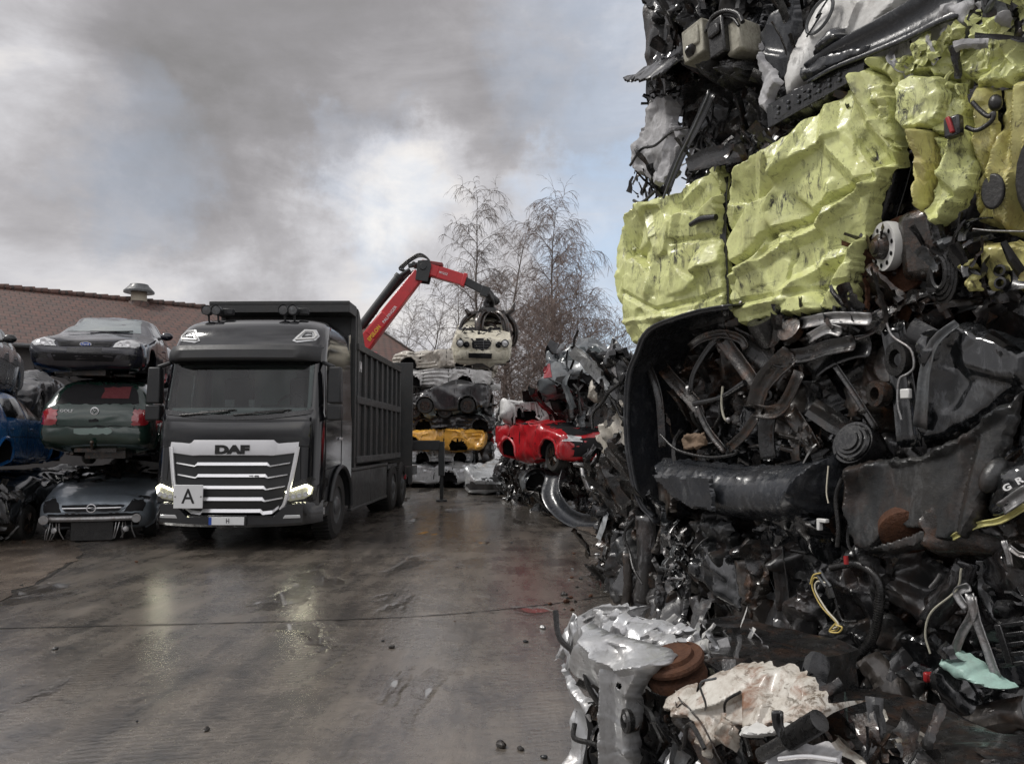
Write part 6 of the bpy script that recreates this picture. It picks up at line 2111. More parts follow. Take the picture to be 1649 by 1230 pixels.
dk = [('mangle', 3), ('black', 2), ('grime', 1.5), ('grey_metal', .5)]
b_ = WF.uv(1560, 390); J.shards((b_[0] - .22, b_[0] + .10, b_[1] - .12, b_[1] + .10, -.05, .08), 26, (.06, .22), [('mangle', 2), ('black', 2), ('grey_metal', .6)])
b_ = WF.uv(1470, 480); J.shards((b_[0] - .25, b_[0] + .8, b_[1] - .07, b_[1] + .05, -.15, .03), 34, (.08, .3), dk, vert=.1)
b_ = WF.uv(1415, 450); J.shards((b_[0] - .12, b_[0] + .05, b_[1] - .2, b_[1] + .35, -.16, -.02), 22, (.08, .25), [('grime', 2), ('rust', 1), ('black', 1)])
b_ = WF.uv(1590, 90); J.shards((b_[0] - .50, b_[0] + .25, b_[1] - .02, b_[1] + .20, -.16, .08), 60, (.05, .18), [('green', 4), ('grey_white', 1.2), ('mangle', 2)], part='torn_paint_sheet', vert=.2)
b_ = WF.uv(1510, 80); J.plates((b_[0] - .2, b_[0] + .3, b_[1] - .06, b_[1] + .08, -.02, .06), 14, (.06, .18), [('green', 4), ('green_side', 1)], part='torn_paint_sheet', slope=.7)
b_ = WF.uv(1010, 400); J.plates((b_[0] - .03, b_[0] + .03, 2.4, 3.1, -.20, -.10), 10, (.1, .24), [('green', 3)], part='torn_paint_sheet')
J.build()

# ================= white crushed car on top =================
Wt = bale('white crushed car with torn black front hanging out, topmost in the near wall', 'crushed car', 3.5)
core(Wt, .28, 3.6, 3.62, 5.3, -1.7, -.45, 61, 'mangle', .10)
core(Wt, .16, .75, 4.25, 5.2, -1.2, -.16, 62, 'mangle', .07, .03, name='folded_end')
# white side with round badge
skin(Wt, 'side_panel', 'white', [(1264, 128), (1275, 80), (1300, 20), (1320, -40), (1480, -40), (1442, 10), (1400, 52), (1340, 90), (1290, 140), (1266, 172)], o=-.02, cell=.5, slope=.10, fine=.3, curl=.07, curlw=.04, res=.016, seed=63, creases=[([(1385, 5), (1370, 40), (1358, 60)], .03, .03)])
skin(Wt, 'door', 'white', [(1394, 66), (1500, 24), (1560, 0), (1600, -20), (1640, -10), (1640, 40), (1540, 52), (1500, 78), (1470, 95), (1390, 118)], o=-.03, cell=.6, slope=.06, fine=.4, curl=.05, curlw=.03, res=.016, seed=64)
skin(Wt, 'torn_lining', 'grey_white', [(1500, 40), (1510, 5), (1560, -10), (1625, 12), (1622, 42), (1560, 42), (1530, 56), (1505, 66)], o=.03, cell=.14, slope=.30, curl=.06, curlw=.04, res=.012, seed=65)
q = WF.px(1322, 27, .0)
m = MB()
ug = (WF.d * .78 + Vector((0, 0, .62))).normalized(); vg = WF.n.cross(ug)
m.tube([q + ug * (.105 * math.cos(a)) + vg * (.07 * math.sin(a)) + WF.n * .012 for a in np.linspace(0, 6.283, 29)], .010, 6, cap=False)
m.prism([(-.125, -.014), (.02, -.008), (-.005, .012), (.125, .014), (-.02, .008), (.005, -.012)], q + WF.n * .012, ug, vg, .014)
m.build('badge', M['grey_metal'], Wt, world=True)
# dark trim bar and grille tray
wstrip(Wt, 'trim_bar', 'bumper', [(1296, 118), (1340, 90), (1400, 62), (1460, 32), (1510, 2), (1540, -12)], .19, [.09, .08, .07, .06, .06, .05], n=20, cup=.05, amp=.002, solid=.02, taper=(.55, 1.25))
skin(Wt, 'trim_bracket', 'bumper', [(1312, 72), (1330, 46), (1346, 40), (1354, 52), (1350, 62), (1325, 80), (1300, 95)], o=.09, cell=.3, slope=.1, curl=.06, curlw=.03, res=.01, seed=67, bulge=.02)
skin(Wt, 'trim_lip', 'bumper', [(1282, 108), (1330, 82), (1394, 68), (1394, 86), (1340, 110), (1286, 130)], o=.07, cell=.4, slope=.1, curl=.05, curlw=.03, res=.012, seed=68)
# grille tray: pocketed plastic
tr_ = [(1236, 172), (1262, 150), (1310, 124), (1380, 92), (1392, 100), (1384, 118), (1340, 152), (1300, 180), (1240, 205)]
skin(Wt, 'grille_tray', 'black', tr_, o=.02, cell=.5, slope=.05, curl=.06, curlw=.03, res=.016, seed=69)
m = MB()
for k in range(10):
    t = k / 9
    a = (1240 + t * 148, 172 - t * 80); b = (1242 + t * 144, 204 - t * 86)
    m.bar(WF.px(*a, .03), WF.px(*b, .03), .045, .012, WF.n)
for f in (.05, .5, .95):
    m.bar(WF.px(1238, 172 + f * 32, .03), WF.px(1386, 94 + f * 24, .03), .04, .010, WF.n)
m.build('grille_ribs', M['black'], Wt, world=True, bevel=.003)
for k in range(7):
    t = (k + .5) / 9 + .03
    for f in (.3, .62):
        m = MB(); c = WF.px(1240 + t * 148, 172 - t * 80 + f * 28, .04); m.box(c, (.022, .015, .022), Matrix.Rotation(WANG, 3, 'Z') @ Matrix.Rotation(.5, 3, 'Y'))
        m.build('grille_clip', M['bumper'], Wt, world=True, bevel=.004)
# grey wing panel and white sliver
skin(Wt, 'inner_wing', 'bumper', [(1236, 20), (1262, 0), (1285, -20), (1285, 20), (1276, 80), (1266, 128), (1250, 136), (1226, 100), (1218, 60)], o=-.02, cell=.4, slope=.12, curl=.06, curlw=.04, res=.014, seed=71)
skin(Wt, 'torn_edge', 'grey_white', [(1219, 62), (1228, 92), (1256, 130), (1240, 156), (1234, 184), (1220, 172), (1217, 120)], o=.03, cell=.15, slope=.2, curl=.05, curlw=.025, res=.01, seed=72)
# hanging shelf-like black sheet, battery, washer bottle, lamp back
m = MB()
P_out = [(965, 113), (990, 110), (1030, 96), (1056, 90), (1098, 90), (1112, 100), (1104, 128), (1056, 138), (1030, 134), (1000, 126), (980, 124)]
panel(m, WF, P_out, o=.10, cell=.3, slope=.15, curl=.03, curlw=.02, res=.014, seed=73, rag=.006, tiltz=-.9)
m.build('hanging_sheet', M['black'], Wt, world=True, solid=.012, angle=38)
skin(Wt, 'lamp_housing', 'grey_white', [(1026, 215), (1040, 170), (1060, 152), (1076, 158), (1082, 196), (1096, 206), (1090, 250), (1068, 300), (1040, 290), (1018, 272), (1018, 250)], o=.02, cell=.22, slope=.16, fine=.8, curl=.07, curlw=.02, res=.009, seed=74, rag=.008, sharp=.05, creases=[([(1076, 170), (1084, 230), (1078, 290)], -.04, .03)])
m = MB()
bq = WF.px(1136, 74, .02); Rw = Matrix.Rotation(WANG, 3, 'Z') @ Matrix.Rotation(-.08, 3, 'Y')
m.box(bq, (.20, .24, .24), Rw); m.box(bq + Rw @ Vector((.02, .0, .13)), (.10, .12, .04), Rw); m.box(bq + Rw @ Vector((0, -.125, .02)), (.14, .02, .13), Rw)
m.build('washer_bottle', M['cream'], Wt, world=True, bevel=.022)
m = MB(); bq2 = WF.px(1198, 66, .00); m.box(bq2, (.13, .2, .22), Rw); m.build('fluid_tank', M['cream'], Wt, world=True, bevel=.02)
m = MB(); bq3 = WF.px(1170, 66, .05); m.box(bq3, (.14, .2, .26), Rw); m.box(bq3 + Rw @ Vector((0, -.11, .04)), (.10, .03, .08), Rw); m.build('pump_body', M['hose'], Wt, world=True, bevel=.02)
wtube(Wt, 'hose', 'hose', [(1140, 48), (1148, 28), (1168, 18), (1188, 22), (1196, 36)], .016, .14, n=24)
wtube(Wt, 'hose', 'hose', [(1136, 52), (1142, 36), (1160, 27), (1180, 30), (1190, 42)], .010, .12, n=20)
skin(Wt, 'fan_motor', 'hose', [(1140, 104), (1165, 88), (1196, 92), (1202, 112), (1190, 134), (1160, 142), (1138, 128)], o=.05, cell=.05, slope=.7, curl=.10, curlw=.04, res=.009, seed=76, bulge=.08)
wstrip(Wt, 'radiator_bar', 'black', [(1146, 148), (1124, 196), (1096, 250), (1070, 312)], .09, .03, n=14, cup=.02)
wtube(Wt, 'pipe', 'grey_metal', [(1142, 150), (1118, 204), (1090, 262), (1068, 320)], .009, .07, n=14)
J = Junk(Wt, 9)
low_t = [('sheet_dark', 3), ('black_gloss', 3), ('black', 3), ('grey_metal', .4)]
b0 = WF.uv(1040, 90); b1 = WF.uv(1180, -10)
J.folds((b0[0] + .12, b1[0] + .15, b0[1] - .05, b1[1] + .3, -.14, .02), 4, 4, (.35, .6), low_t, pleat=.08); J.shards((b0[0] + .17, b1[0] + .1, b0[1] + .08, b1[1] + .3, -.12, .04), 26, (.25, .6), [('mangle', 4), ('black', 4), ('grey_metal', .8), ('black_gloss', 2)], part='torn_plastic', vert=.95)
b0 = WF.uv(1100, 300); b1 = WF.uv(1230, 140)
J.shards((b0[0], b1[0] + .05, b0[1] - .1, b1[1] + .05, -.30, -.08), 16, (.2, .5), dk, vert=.5); J.folds((b0[0], b1[0] + .05, b0[1] - .1, b1[1] + .05, -.3, -.10), 3, 3, (.35, .55), low_t)
J.hoses((b0[0] - .2, b1[0], b0[1], b1[1], -.15, .0), 14, (.2, .6), (.006, .016), [('hose', 1)])
J.brackets((b0[0] - .2, b1[0] + .1, b0[1], b1[1], -.2, -.05), 10, (.05, .12), [('mangle', 2), ('black', 2), ('steel', .3)])
b0 = WF.uv(1016, 300); J.shards((b0[0], b0[0] + .35, b0[1] - .1, b0[1] + .18, -.2, .02), 40, (.08, .22), [('mangle', 3), ('black', 2), ('grey_metal', .5)])
b0 = WF.uv(1040, 180); J.shards((b0[0] - .03, b0[0] + .15, b0[1] - .05, b0[1] + .15, -.2, -.02), 24, (.08, .2), [('mangle', 3), ('black', 3)])
b0 = WF.uv(1210, 240); J.shards((b0[0] - .35, b0[0] + .25, b0[1] - .1, b0[1] + .12, -.1, .02), 40, (.06, .22), dk)
b0 = WF.uv(1330, 190); J.shards((b0[0] - .3, b0[0] + .4, b0[1] - .12, b0[1] + .1, -.2, -.02), 30, (.08, .25), dk, vert=.1)
b0 = WF.uv(1270, 60); J.shards((b0[0] - .12, b0[0] + .05, b0[1] - .2, b0[1] + .3, -.15, -.05), 26, (.1, .3), [('mangle', 2), ('black', 2)], vert=.9)
b0 = WF.uv(1620, 60); J.shards((b0[0] - .1, b0[0] + .6, b0[1] - .02, b0[1] + .4, -.12, .06), 50, (.1, .3), [('mangle', 2), ('black', 2), ('grey_metal', 1)])
J.build()

# ================= black car, engine bay side =================
D = bale('black crushed car showing its engine bay and bumper, under the lime crushed car', 'crushed car', 1.1)
core(D, .10, 3.6, 1.18, 2.36, -1.7, -.52, 91, 'grime', .09)
m = MB()
P = spline(wpx([(1176, 494), (1120, 504), (1050, 530), (1028, 570), (1014, 610), (1011, 680), (1016, 740), (1030, 800), (1052, 832)], [.16, .16, .14, .12, .1, .08, .06, .03, .0]), 44)
sheet_strip(m, [p - WF.n * .30 for p in P], .66, WF.n, 3, .004, 9, cup=.03)
m.tube(P, .020, 8)
m.build('wheel_arch', M['bumper'], D, world=True, angle=45, solid=.012)
skin(D, 'arch_lining', 'black', [(1045, 530), (1172, 494), (1215, 545), (1150, 560), (1090, 590), (1045, 640), (1040, 760), (1018, 740), (1016, 620)], o=-.28, cell=.25, slope=.3, curl=.05, curlw=.05, res=.02, seed=92)
# bumper: long smooth shell with a number-plate recess
skin(D, 'bumper', 'bumper', [(1040, 737), (1100, 742), (1180, 750), (1250, 748), (1300, 738), (1343, 722), (1340, 760), (1330, 800), (1306, 838), (1262, 848), (1180, 842), (1120, 826), (1078, 800), (1056, 772)],
     o=.10, cell=.6, slope=.015, fine=.3, curl=.16, curlw=.11, res=.012, seed=93, bulge=.10, creases=[([(1340, 728), (1305, 770), (1270, 835)], .05, .05), ([(1060, 745), (1200, 765), (1330, 745)], .03, .04), ([(1262, 845), (1290, 800)], -.03, .03)])
skin(D, 'plate_recess', 'bumper', [(1048, 764), (1146, 766), (1146, 824), (1106, 818), (1078, 800)], o=.265, cell=.6, slope=.02, fine=0, curl=.02, curlw=.012, res=.016, seed=94, tiltz=.12)
# engine shield hanging at the right
skin(D, 'splash_shield', 'shield', [(1362, 752), (1395, 742), (1430, 736), (1475, 735), (1512, 716), (1560, 688), (1600, 655), (1640, 628), (1628, 680), (1606, 740), (1580, 830), (1560, 866), (1500, 876), (1450, 892), (1400, 892), (1372, 884), (1366, 840), (1352, 800)],
     o=.16, cell=.5, slope=.09, fine=.25, curl=.05, curlw=.03, res=.012, seed=95, creases=[([(1440, 738), (1512, 720), (1600, 660)], .05, .05), ([(1372, 760), (1360, 870)], .04, .05), ([(1560, 700), (1540, 866)], -.03, .04)],
     holes=[[(1402, 884), (1425, 858), (1432, 842), (1448, 838), (1462, 848), (1490, 850), (1470, 862)]], thick=.008)
m = MB(); m.lathe([(.0, .0), (.10, .0), (.13, -.02), (.13, -.07), (0, -.09)], WF.px(1462, 862, .12), (WF.n * .6 + Vector((0, 0, -.5)) + WF.d * .5).normalized(), 30); m.build('rusty_pan', M['rust'], D, world=True)
# right hand: dark wing with pale edge
skin(D, 'wing_panel', 'black_gloss', [(1484, 530), (1540, 515), (1605, 535), (1660, 560), (1660, 640), (1630, 640), (1580, 680), (1520, 715), (1480, 722), (1476, 690), (1482, 600)], o=.02, cell=.35, slope=.20, fine=.4, curl=.10, curlw=.06, res=.015, seed=96, creases=[([(1495, 540), (1484, 600), (1480, 690)], .07, .05), ([(1540, 520), (1500, 580), (1490, 640)], .03, .04)])
wstrip(D, 'wing_edge', 'grey_metal', [(1540, 520), (1503, 552), (1488, 600), (1484, 650), (1480, 690)], .07, [.06, .08, .09, .09, .07], n=14, cup=.02, taper=(.5, 1.0))
wtube(D, 'cable', 'steel', [(1425, 508), (1436, 540), (1466, 562), (1472, 590), (1462, 602), (1448, 612), (1446, 650), (1452, 676)], .007, .05, n=30)
wstrip(D, 'bent_frame', 'black_gloss', [(1436, 520), (1446, 580), (1456, 640), (1464, 720)], .13, .0, n=14, cup=.03)
m = MB(); m.box(WF.px(1459, 634, .09), (.05, .03, .05), Matrix.Rotation(WANG, 3, 'Z')); m.build('white_clip', M['hub'], D, world=True, bevel=.006)
m = MB(); m.lathe([(.05, -.05), (.09, -.05), (.09, .05), (.05, .05)], WF.px(1455, 578, -.02), WF.n - WF.d * .4, 24, closed=True); m.build('ring_mount', M['hose'], D, world=True)
# strut, subframe, steering parts
m = MB(); sc2 = WF.px(1232, 524, -.02); ax = (Vector((0, 0, 1)) * .8 + WF.n * .62).normalized()
m.lathe([(.028, .0), (.092, .005), (.097, -.01), (.097, -.16), (.07, -.19), (.03, -.19)], sc2 + ax * .05, ax, 32, closed=True); m.build('strut_mount', M['hose'], D, world=True)
m = MB()
m.lathe([(.075, 0), (.078, .05), (.05, .055), (0, .056)], WF.px(1278, 536, .02), WF.n + Vector((0, 0, .5)), 20); m.build('fluid_cap', M['grime'], D, world=True)
for i, (pts, w, o_, mt, cu) in enumerate([
    ([(1108, 560), (1128, 545), (1160, 537), (1190, 545), (1200, 560)], .05, .02, 'grime', .02),
    ([(1158, 540), (1180, 570), (1206, 606), (1214, 620)], .10, .01, 'grime', .03), ([(1170, 540), (1204, 560), (1240, 580)], .16, -.03, 'mangle', .03),
    ([(1110, 632), (1116, 600), (1140, 560), (1160, 540)], .035, .00, 'black', .01),
    ([(1270, 572), (1250, 590), (1225, 620), (1212, 660)], .13, .05, 'grime', .05), ([(1270, 574), (1300, 570), (1330, 560), (1372, 552)], .08, .03, 'mangle', .03),
    ([(1212, 660), (1240, 664), (1262, 650), (1286, 600)], .07, .06, 'grime', .03), ([(1236, 668), (1232, 700), (1236, 738)], .11, .04, 'mangle', .05),
    ([(1120, 650), (1138, 690), (1166, 726)], .045, .03, 'mangle', .015), ([(1216, 672), (1196, 700), (1170, 724)], .06, .04, 'grime', .02),
    ([(1270, 660), (1290, 690), (1310, 726)], .10, .0, 'grime', .03), ([(1300, 600), (1330, 576), (1370, 560), (1398, 556)], .12, -.02, 'black', .03),
    ([(1342, 586), (1372, 630), (1410, 690)], .03, -.02, 'mangle', .01), ([(1040, 580), (1060, 640), (1066, 720)], .07, -.06, 'mangle', .03),
    ([(1064, 590), (1090, 620), (1118, 650), (1126, 672)], .10, -.08, 'grime', .05), ([(1290, 640), (1330, 640), (1400, 610)], .2, -.16, 'black', .05),
    ([(1290, 560), (1330, 540), (1380, 532), (1420, 512)], .10, .0, 'mangle', .04), ([(1290, 520), (1340, 512), (1400, 514)], .06, .05, 'steel', .02), ([(1300, 545), (1330, 530), (1352, 534)], .05, .05, 'steel', .02)]):
    wstrip(D, 'bracket' if i % 3 else 'subframe_arm', mt, pts, w, o_, n=14, seed=i, amp=w * .05, cup=cu, solid=.008)
wtube(D, 'drive_shaft', 'black', [(1118, 650), (1160, 640), (1200, 616)], [.020, .016, .022], .05, n=16)
wtube(D, 'track_rod', 'cream', [(1164, 622), (1162, 650), (1166, 672), (1174, 680)], .008, .06, n=14)
m = MB(); m.ellipsoid(WF.px(1173, 676, .06), (.018, .018, .018)); m.build('ball_joint', M['steel'], D, world=True)
wtube(D, 'hose', 'hose', [(1064, 700), (1090, 724), (1140, 736), (1180, 732), (1188, 724)], .010, .10, n=22)
m = MB(); m.lathe([(.035, -.03), (.068, -.03), (.072, 0), (.068, .03), (.035, .03)], WF.px(1416, 634, .02), WF.n - WF.d * .3, 26, closed=True); m.build('bush_ring', M['grime'], D, world=True)
m = MB(); m.lathe([(.0, .0), (.12, .0), (.13, -.03), (.12, -.12), (0, -.12)], WF.px(1372, 712, .02), WF.n + Vector((0, 0, .4)), 28)
for k in range(3): m.lathe([(.095 - .02 * k, .012 * (k + 1)), (.105 - .02 * k, .0), (.085 - .02 * k, .0)], WF.px(1372, 712, .03), WF.n + Vector((0, 0, .4)), 26)
m.build('pulley', M['black'], D, world=True)
skin(D, 'broken_board', surf('brown_board', (.16, .105, .065), .7, dirt=.5, bump=.5), [(1094, 694), (1098, 712), (1136, 698), (1134, 716), (1120, 724), (1102, 724)], o=.03, cell=.1, slope=.3, curl=.02, curlw=.02, res=.01, seed=98) if False else None
M['board'] = surf('brown_board', (.15, .10, .062), .7, dirt=.5, bump=.5)
skin(D, 'broken_board', 'board', [(1096, 700), (1134, 696), (1136, 712), (1122, 724), (1100, 724)], o=.03, cell=.1, slope=.3, curl=.02, curlw=.02, res=.01, seed=98)
# bumper fragment with two raised letters at the frame edge
skin(D, 'bumper_fragment', 'black_gloss', [(1580, 820), (1600, 770), (1640, 730), (1690, 700), (1700, 770), (1640, 830), (1600, 850)], o=.14, cell=.25, slope=.22, curl=.06, curlw=.04, res=.014, seed=99, bulge=.05)
m = MB()
ux_ = (WF.d * .86 + Vector((0, 0, .5))).normalized(); vy_ = WF.n.cross(ux_)
lettering(m, 'G', WF.px(1622, 785, .235), ux_, vy_, .038, .001, 1.3, .003); lettering(m, 'R', WF.px(1642, 774, .24), ux_, vy_, .038, .001, 1.3, .003); m.build('raised_letters', M['white_ink'], D, world=True)
wstrip(D, 'torn_strip', 'green_side', [(1532, 866), (1570, 846), (1610, 838), (1650, 815)], .02, .16, n=14, cup=.01)
wstrip(D, 'torn_strip', 'steel', [(1610, 820), (1630, 806), (1655, 790)], .05, .2, n=10, cup=.02)
m = MB(); m.ellipsoid(WF.px(1600, 765, .16), (.05, .05, .09), rot=Matrix.Rotation(.6, 3, 'Y')); m.build('plug', M['shield'], D, world=True)
wtube(D, 'wire', 'white_wire', [(1334, 750), (1331, 790), (1334, 810)], .004, .16, n=12)
wtube(D, 'wire_loom', 'hose', [(1356, 770), (1346, 800), (1350, 850), (1348, 880)], .012, .2, n=16)
m = MB(); m.box(WF.px(1325, 838, .22), (.06, .03, .02), Matrix.Rotation(WANG, 3, 'Z')); m.box(WF.px(1320, 846, .22), (.02, .03, .05), Matrix.Rotation(WANG, 3, 'Z')); m.build('white_clip', M['hub'], D, world=True, bevel=.004)
m = MB(); m.tube(wpx([(1362, 895), (1363, 908)], .2), .012, 8); m.build('red_connector', M['red_plastic'], D, world=True)
J = Junk(D, 13)
eng2 = [('grime', 3), ('sheet_dark', 2), ('black_gloss', 2), ('sheet_brown', 1)]
b0 = WF.uv(1060, 740); b1 = WF.uv(1470, 520)
eng = [('grime', 4), ('mangle', 3), ('black', 3), ('rust', .5), ('grey_metal', .4)]
J.shards((b0[0], b1[0], b0[1], b1[1], -.40, -.18), 22, (.2, .5), eng); J.folds((b0[0], b1[0], b0[1], b1[1], -.40, -.20), 5, 3, (.35, .6), eng2)
J.hoses((b0[0], b1[0], b0[1], b1[1], -.25, .0), 10, (.2, .7), (.005, .018), [('hose', 4), ('grime', 1)])
J.brackets((b0[0], b1[0], b0[1], b1[1], -.30, -.06), 22, (.05, .13), [('grime', 3), ('mangle', 3), ('hose', 2), ('steel', .25)])
b0 = WF.uv(1480, 740); b1 = WF.uv(1690, 520)
J.folds((b0[0], b1[0], b1[1] - .3, b1[1] + .02, -.25, -.05), 3, 1, (.3, .5), eng2); J.shards((b0[0], b1[0], b1[1] - .25, b1[1] + .02, -.3, -.02), 22, (.1, .35), dk, vert=.2)
J.folds((b0[0] + .25, b1[0], 1.0, 1.6, -.15, .05), 2, 2, (.3, .5), eng2); J.shards((b0[0] + .25, b1[0], 1.0, 1.6, -.2, .04), 18, (.1, .35), [('grime', 2), ('black_gloss', 2), ('grey_metal', .7), ('mangle', 2)])
b0 = WF.uv(1000, 800); b1 = WF.uv(1040, 560)
J.shards((b0[0] - .02, b0[0] + .12, 1.15, 2.2, -.45, -.1), 50, (.08, .28), dk + [('steel', .2)])
b0 = WF.uv(1290, 712); J.shards((b0[0] - .1, b0[0] + .2, b0[1] - .06, b0[1] + .06, .0, .06), 12, (.05, .14), [('steel', 1), ('grime', 2)])
b0 = WF.uv(1280, 520); J.shards((b0[0] - .1, b0[0] + .45, b0[1] - .05, b0[1] + .06, -.06, .04), 30, (.06, .22), [('black_gloss', 2), ('steel', .5), ('mangle', 2)], vert=.1)
J.build()

# ================= lowest dark crushed car =================
E = bale('charcoal crushed car with loose wires and folded sheet, at the bottom of the near wall', 'crushed car', 0)
core(E, -.05, 3.6, .02, 1.14, -1.7, -.36, 121, 'mangle', .12)
r_ = random.Random(77)
folds = [([(1040, 830), (1042, 900), (1036, 968)], .20, .0), ([(996, 858), (990, 910), (984, 960)], .19, -.03), ([(1010, 890), (1012, 940), (1006, 985)], .10, .05), ([(1146, 845), (1160, 890), (1140, 940)], .22, .03), ([(1120, 960), (1130, 1000), (1128, 1040)], .13, .06),
         ([(1085, 930), (1062, 960), (1066, 1010), (1086, 1030)], .12, .04), ([(1200, 900), (1208, 960), (1196, 1010)], .20, .0), ([(1250, 880), (1256, 930), (1262, 985)], .10, .05), ([(1300, 980), (1290, 1050), (1300, 1110)], .20, .06), ([(1225, 930), (1240, 980), (1215, 1010)], .15, -.02),
         ([(1400, 1060), (1440, 1120), (1450, 1230)], .22, .10), ([(1350, 1120), (1356, 1180), (1380, 1230)], .12, .12), ([(1500, 1000), (1540, 940), (1560, 900)], .16, .02), ([(1600, 900), (1610, 960), (1650, 1010)], .2, .02), ([(1470, 1150), (1520, 1180), (1600, 1160), (1660, 1150)], .16, .08)]
for i, (pts, w, o_) in enumerate(folds):
    wstrip(E, 'folded_sheet', ['sheet_dark', 'black_gloss', 'sheet_brown', 'shield'][i % 4], pts, w, o_, n=16, seed=i * 7, amp=w * .10, cup=(.08 if i % 2 else -.06) * w / .15, taper=(r_.uniform(.7, 1.1), r_.uniform(.7, 1.1)), solid=.005, nw=8)
for i, (poly, mt, o_, sl) in enumerate([
    ([(1100, 840), (1150, 836), (1182, 860), (1186, 900), (1160, 936), (1120, 900)], 'shield', .04, .35), ([(1135, 846), (1168, 838), (1176, 856), (1154, 866)], 'grey_metal', .10, .2), ([(1182, 905), (1226, 900), (1232, 940), (1210, 1005), (1180, 990), (1190, 950)], 'grime', .05, .35), ([(980, 872), (1010, 850), (1030, 900), (1020, 960), (985, 975), (974, 930)], 'shield', .02, .3),
    ([(1315, 1000), (1390, 1020), (1400, 1080), (1360, 1110), (1310, 1090)], 'black', .0, .3), ([(1380, 1050), (1440, 1050), (1480, 1100), (1490, 1200), (1430, 1230), (1400, 1150)], 'shield', .08, .3), ([(1550, 1010), (1649, 990), (1660, 1040), (1560, 1050)], 'black', .05, .15), ([(1560, 1050), (1660, 1045), (1660, 1110), (1600, 1120)], 'bumper', .0, .25),
    ([(1330, 1130), (1380, 1120), (1392, 1200), (1360, 1235), (1325, 1220)], 'grime', .12, .25), ([(1480, 960), (1540, 930), (1560, 1000), (1500, 1060), (1470, 1040)], 'mangle', -.02, .35), ([(1240, 860), (1300, 870), (1330, 880), (1300, 940), (1250, 930)], 'shield', -.05, .3), ([(1480, 1170), (1560, 1150), (1660, 1170), (1660, 1240), (1500, 1240)], 'shield', .08, .35),
    ([(1420, 900), (1500, 905), (1490, 990), (1420, 1010), (1400, 960)], 'grime', -.10, .3), ([(1190, 1180), (1260, 1165), (1330, 1190), (1310, 1240), (1200, 1240)], 'mangle', .3, .35)]):
    skin(E, 'bent_plate', mt, poly, o=o_, cell=.14, slope=sl, fine=.5, curl=.05, curlw=.03, res=.013, seed=130 + i, rag=.005)
wtube(E, 'long_pipe', 'grime', [(1110, 1018), (1180, 1052), (1240, 1080), (1290, 1130), (1330, 1160)], [.045, .055, .05, .045, .04], .14, n=26, seg=12)
wtube(E, 'corrugated_hose', 'hose', [(1338, 914), (1380, 908), (1412, 930), (1418, 970), (1404, 1030), (1372, 1062), (1340, 1092)], .020, .12, n=60)
m = MB(); Ph = spline(wpx([(1418, 955), (1412, 1005), (1396, 1040), (1365, 1068)], .12), 40)
for p0, p1 in zip(Ph[::1], Ph[1::1]): m.lathe([(.020, -.003), (.026, 0), (.020, .003)], p0, (p1 - p0), 12)
m.build('hose_ribs', M['hose'], E, world=True)
for i, (pts, c) in enumerate([([(1326, 935), (1312, 930), (1308, 945), (1322, 975), (1345, 1000), (1350, 1012), (1338, 1016)], 'yellow_wire'), ([(1330, 938), (1316, 936), (1313, 950), (1330, 980), (1350, 1004), (1342, 1012)], 'white_wire'), ([(1322, 922), (1310, 926), (1305, 940)], 'yellow_wire'), ([(1345, 1004), (1336, 1016), (1350, 1018), (1356, 1010), (1346, 1006)], 'yellow_wire')]):
    wtube(E, 'wire', c, pts, .0045, .17 + .01 * i, n=30, seg=6)
for dx in (0, 8): wtube(E, 'cable_sleeve', 'grey_metal', [(1312 + dx, 918), (1322 + dx, 934), (1330 + dx, 944)], .009, .18, n=8)
m = MB(); m.tube(wpx([(1334, 940), (1341, 962)], .16), .024, 10); m.build('connector', M['hose'], E, world=True)
wtube(E, 'cable', 'hose', [(1344, 960), (1352, 990), (1360, 1000), (1380, 1000)], .008, .14, n=18)
wtube(E, 'wire', 'cream', [(1548, 915), (1540, 950), (1500, 985), (1490, 1020), (1498, 1052)], .005, .12, n=24)
skin(E, 'mint_trim', 'mint', [(1505, 1058), (1524, 1052), (1545, 1062), (1580, 1088), (1617, 1112), (1600, 1116), (1560, 1104), (1528, 1092), (1514, 1078)], o=.22, cell=.2, slope=.12, curl=.12, curlw=.03, res=.01, seed=151, bulge=.03)
for pts in ([(1560, 955), (1566, 985), (1548, 1020), (1536, 1052)], [(1564, 960), (1572, 1000), (1590, 1050), (1604, 1090)], [(1560, 945), (1540, 955), (1556, 980)]):
    wstrip(E, 'silver_trim', 'steel', pts, .035, .13, n=12, cup=.012, amp=.006)
for pts in ([(1616, 870), (1622, 890), (1626, 912)], [(1624, 880), (1640, 892), (1655, 896)]): wstrip(E, 'silver_trim', 'steel', pts, .02, .13, n=8, cup=.006)
wtube(E, 'hook', 'steel', [(1514, 924), (1508, 934), (1498, 946)], .009, .10, n=10)
m = MB(); m.lathe([(.0, .02), (.06, .02), (.07, 0), (.07, -.06), (0, -.06)], WF.px(1516, 1168, .12), WF.n + Vector((0, 0, .4)), 22); m.build('round_cover', M['hose'], E, world=True)
m = MB(); m.box(WF.px(1496, 1090, .06), (.05, .03, .05)); m.box(WF.px(1522, 1100, .06), (.04, .03, .05)); m.build('red_fragment', M['red_plastic'], E, world=True, bevel=.01)
m = MB()
for i in range(5): m.bar(WF.px(1606, 1008 + i * 16, .1), WF.px(1652, 1002 + i * 16, .1), .03, .02)
m.bar(WF.px(1608, 1005, .11), WF.px(1628, 1070, .11), .03, .03); m.build('duct_frame', M['black'], E, world=True, bevel=.004)
J = Junk(E, 17)
low2 = [('sheet_dark', 5), ('black_gloss', 2), ('shield', 1.5), ('black', 1), ('sheet_brown', 2.5)]
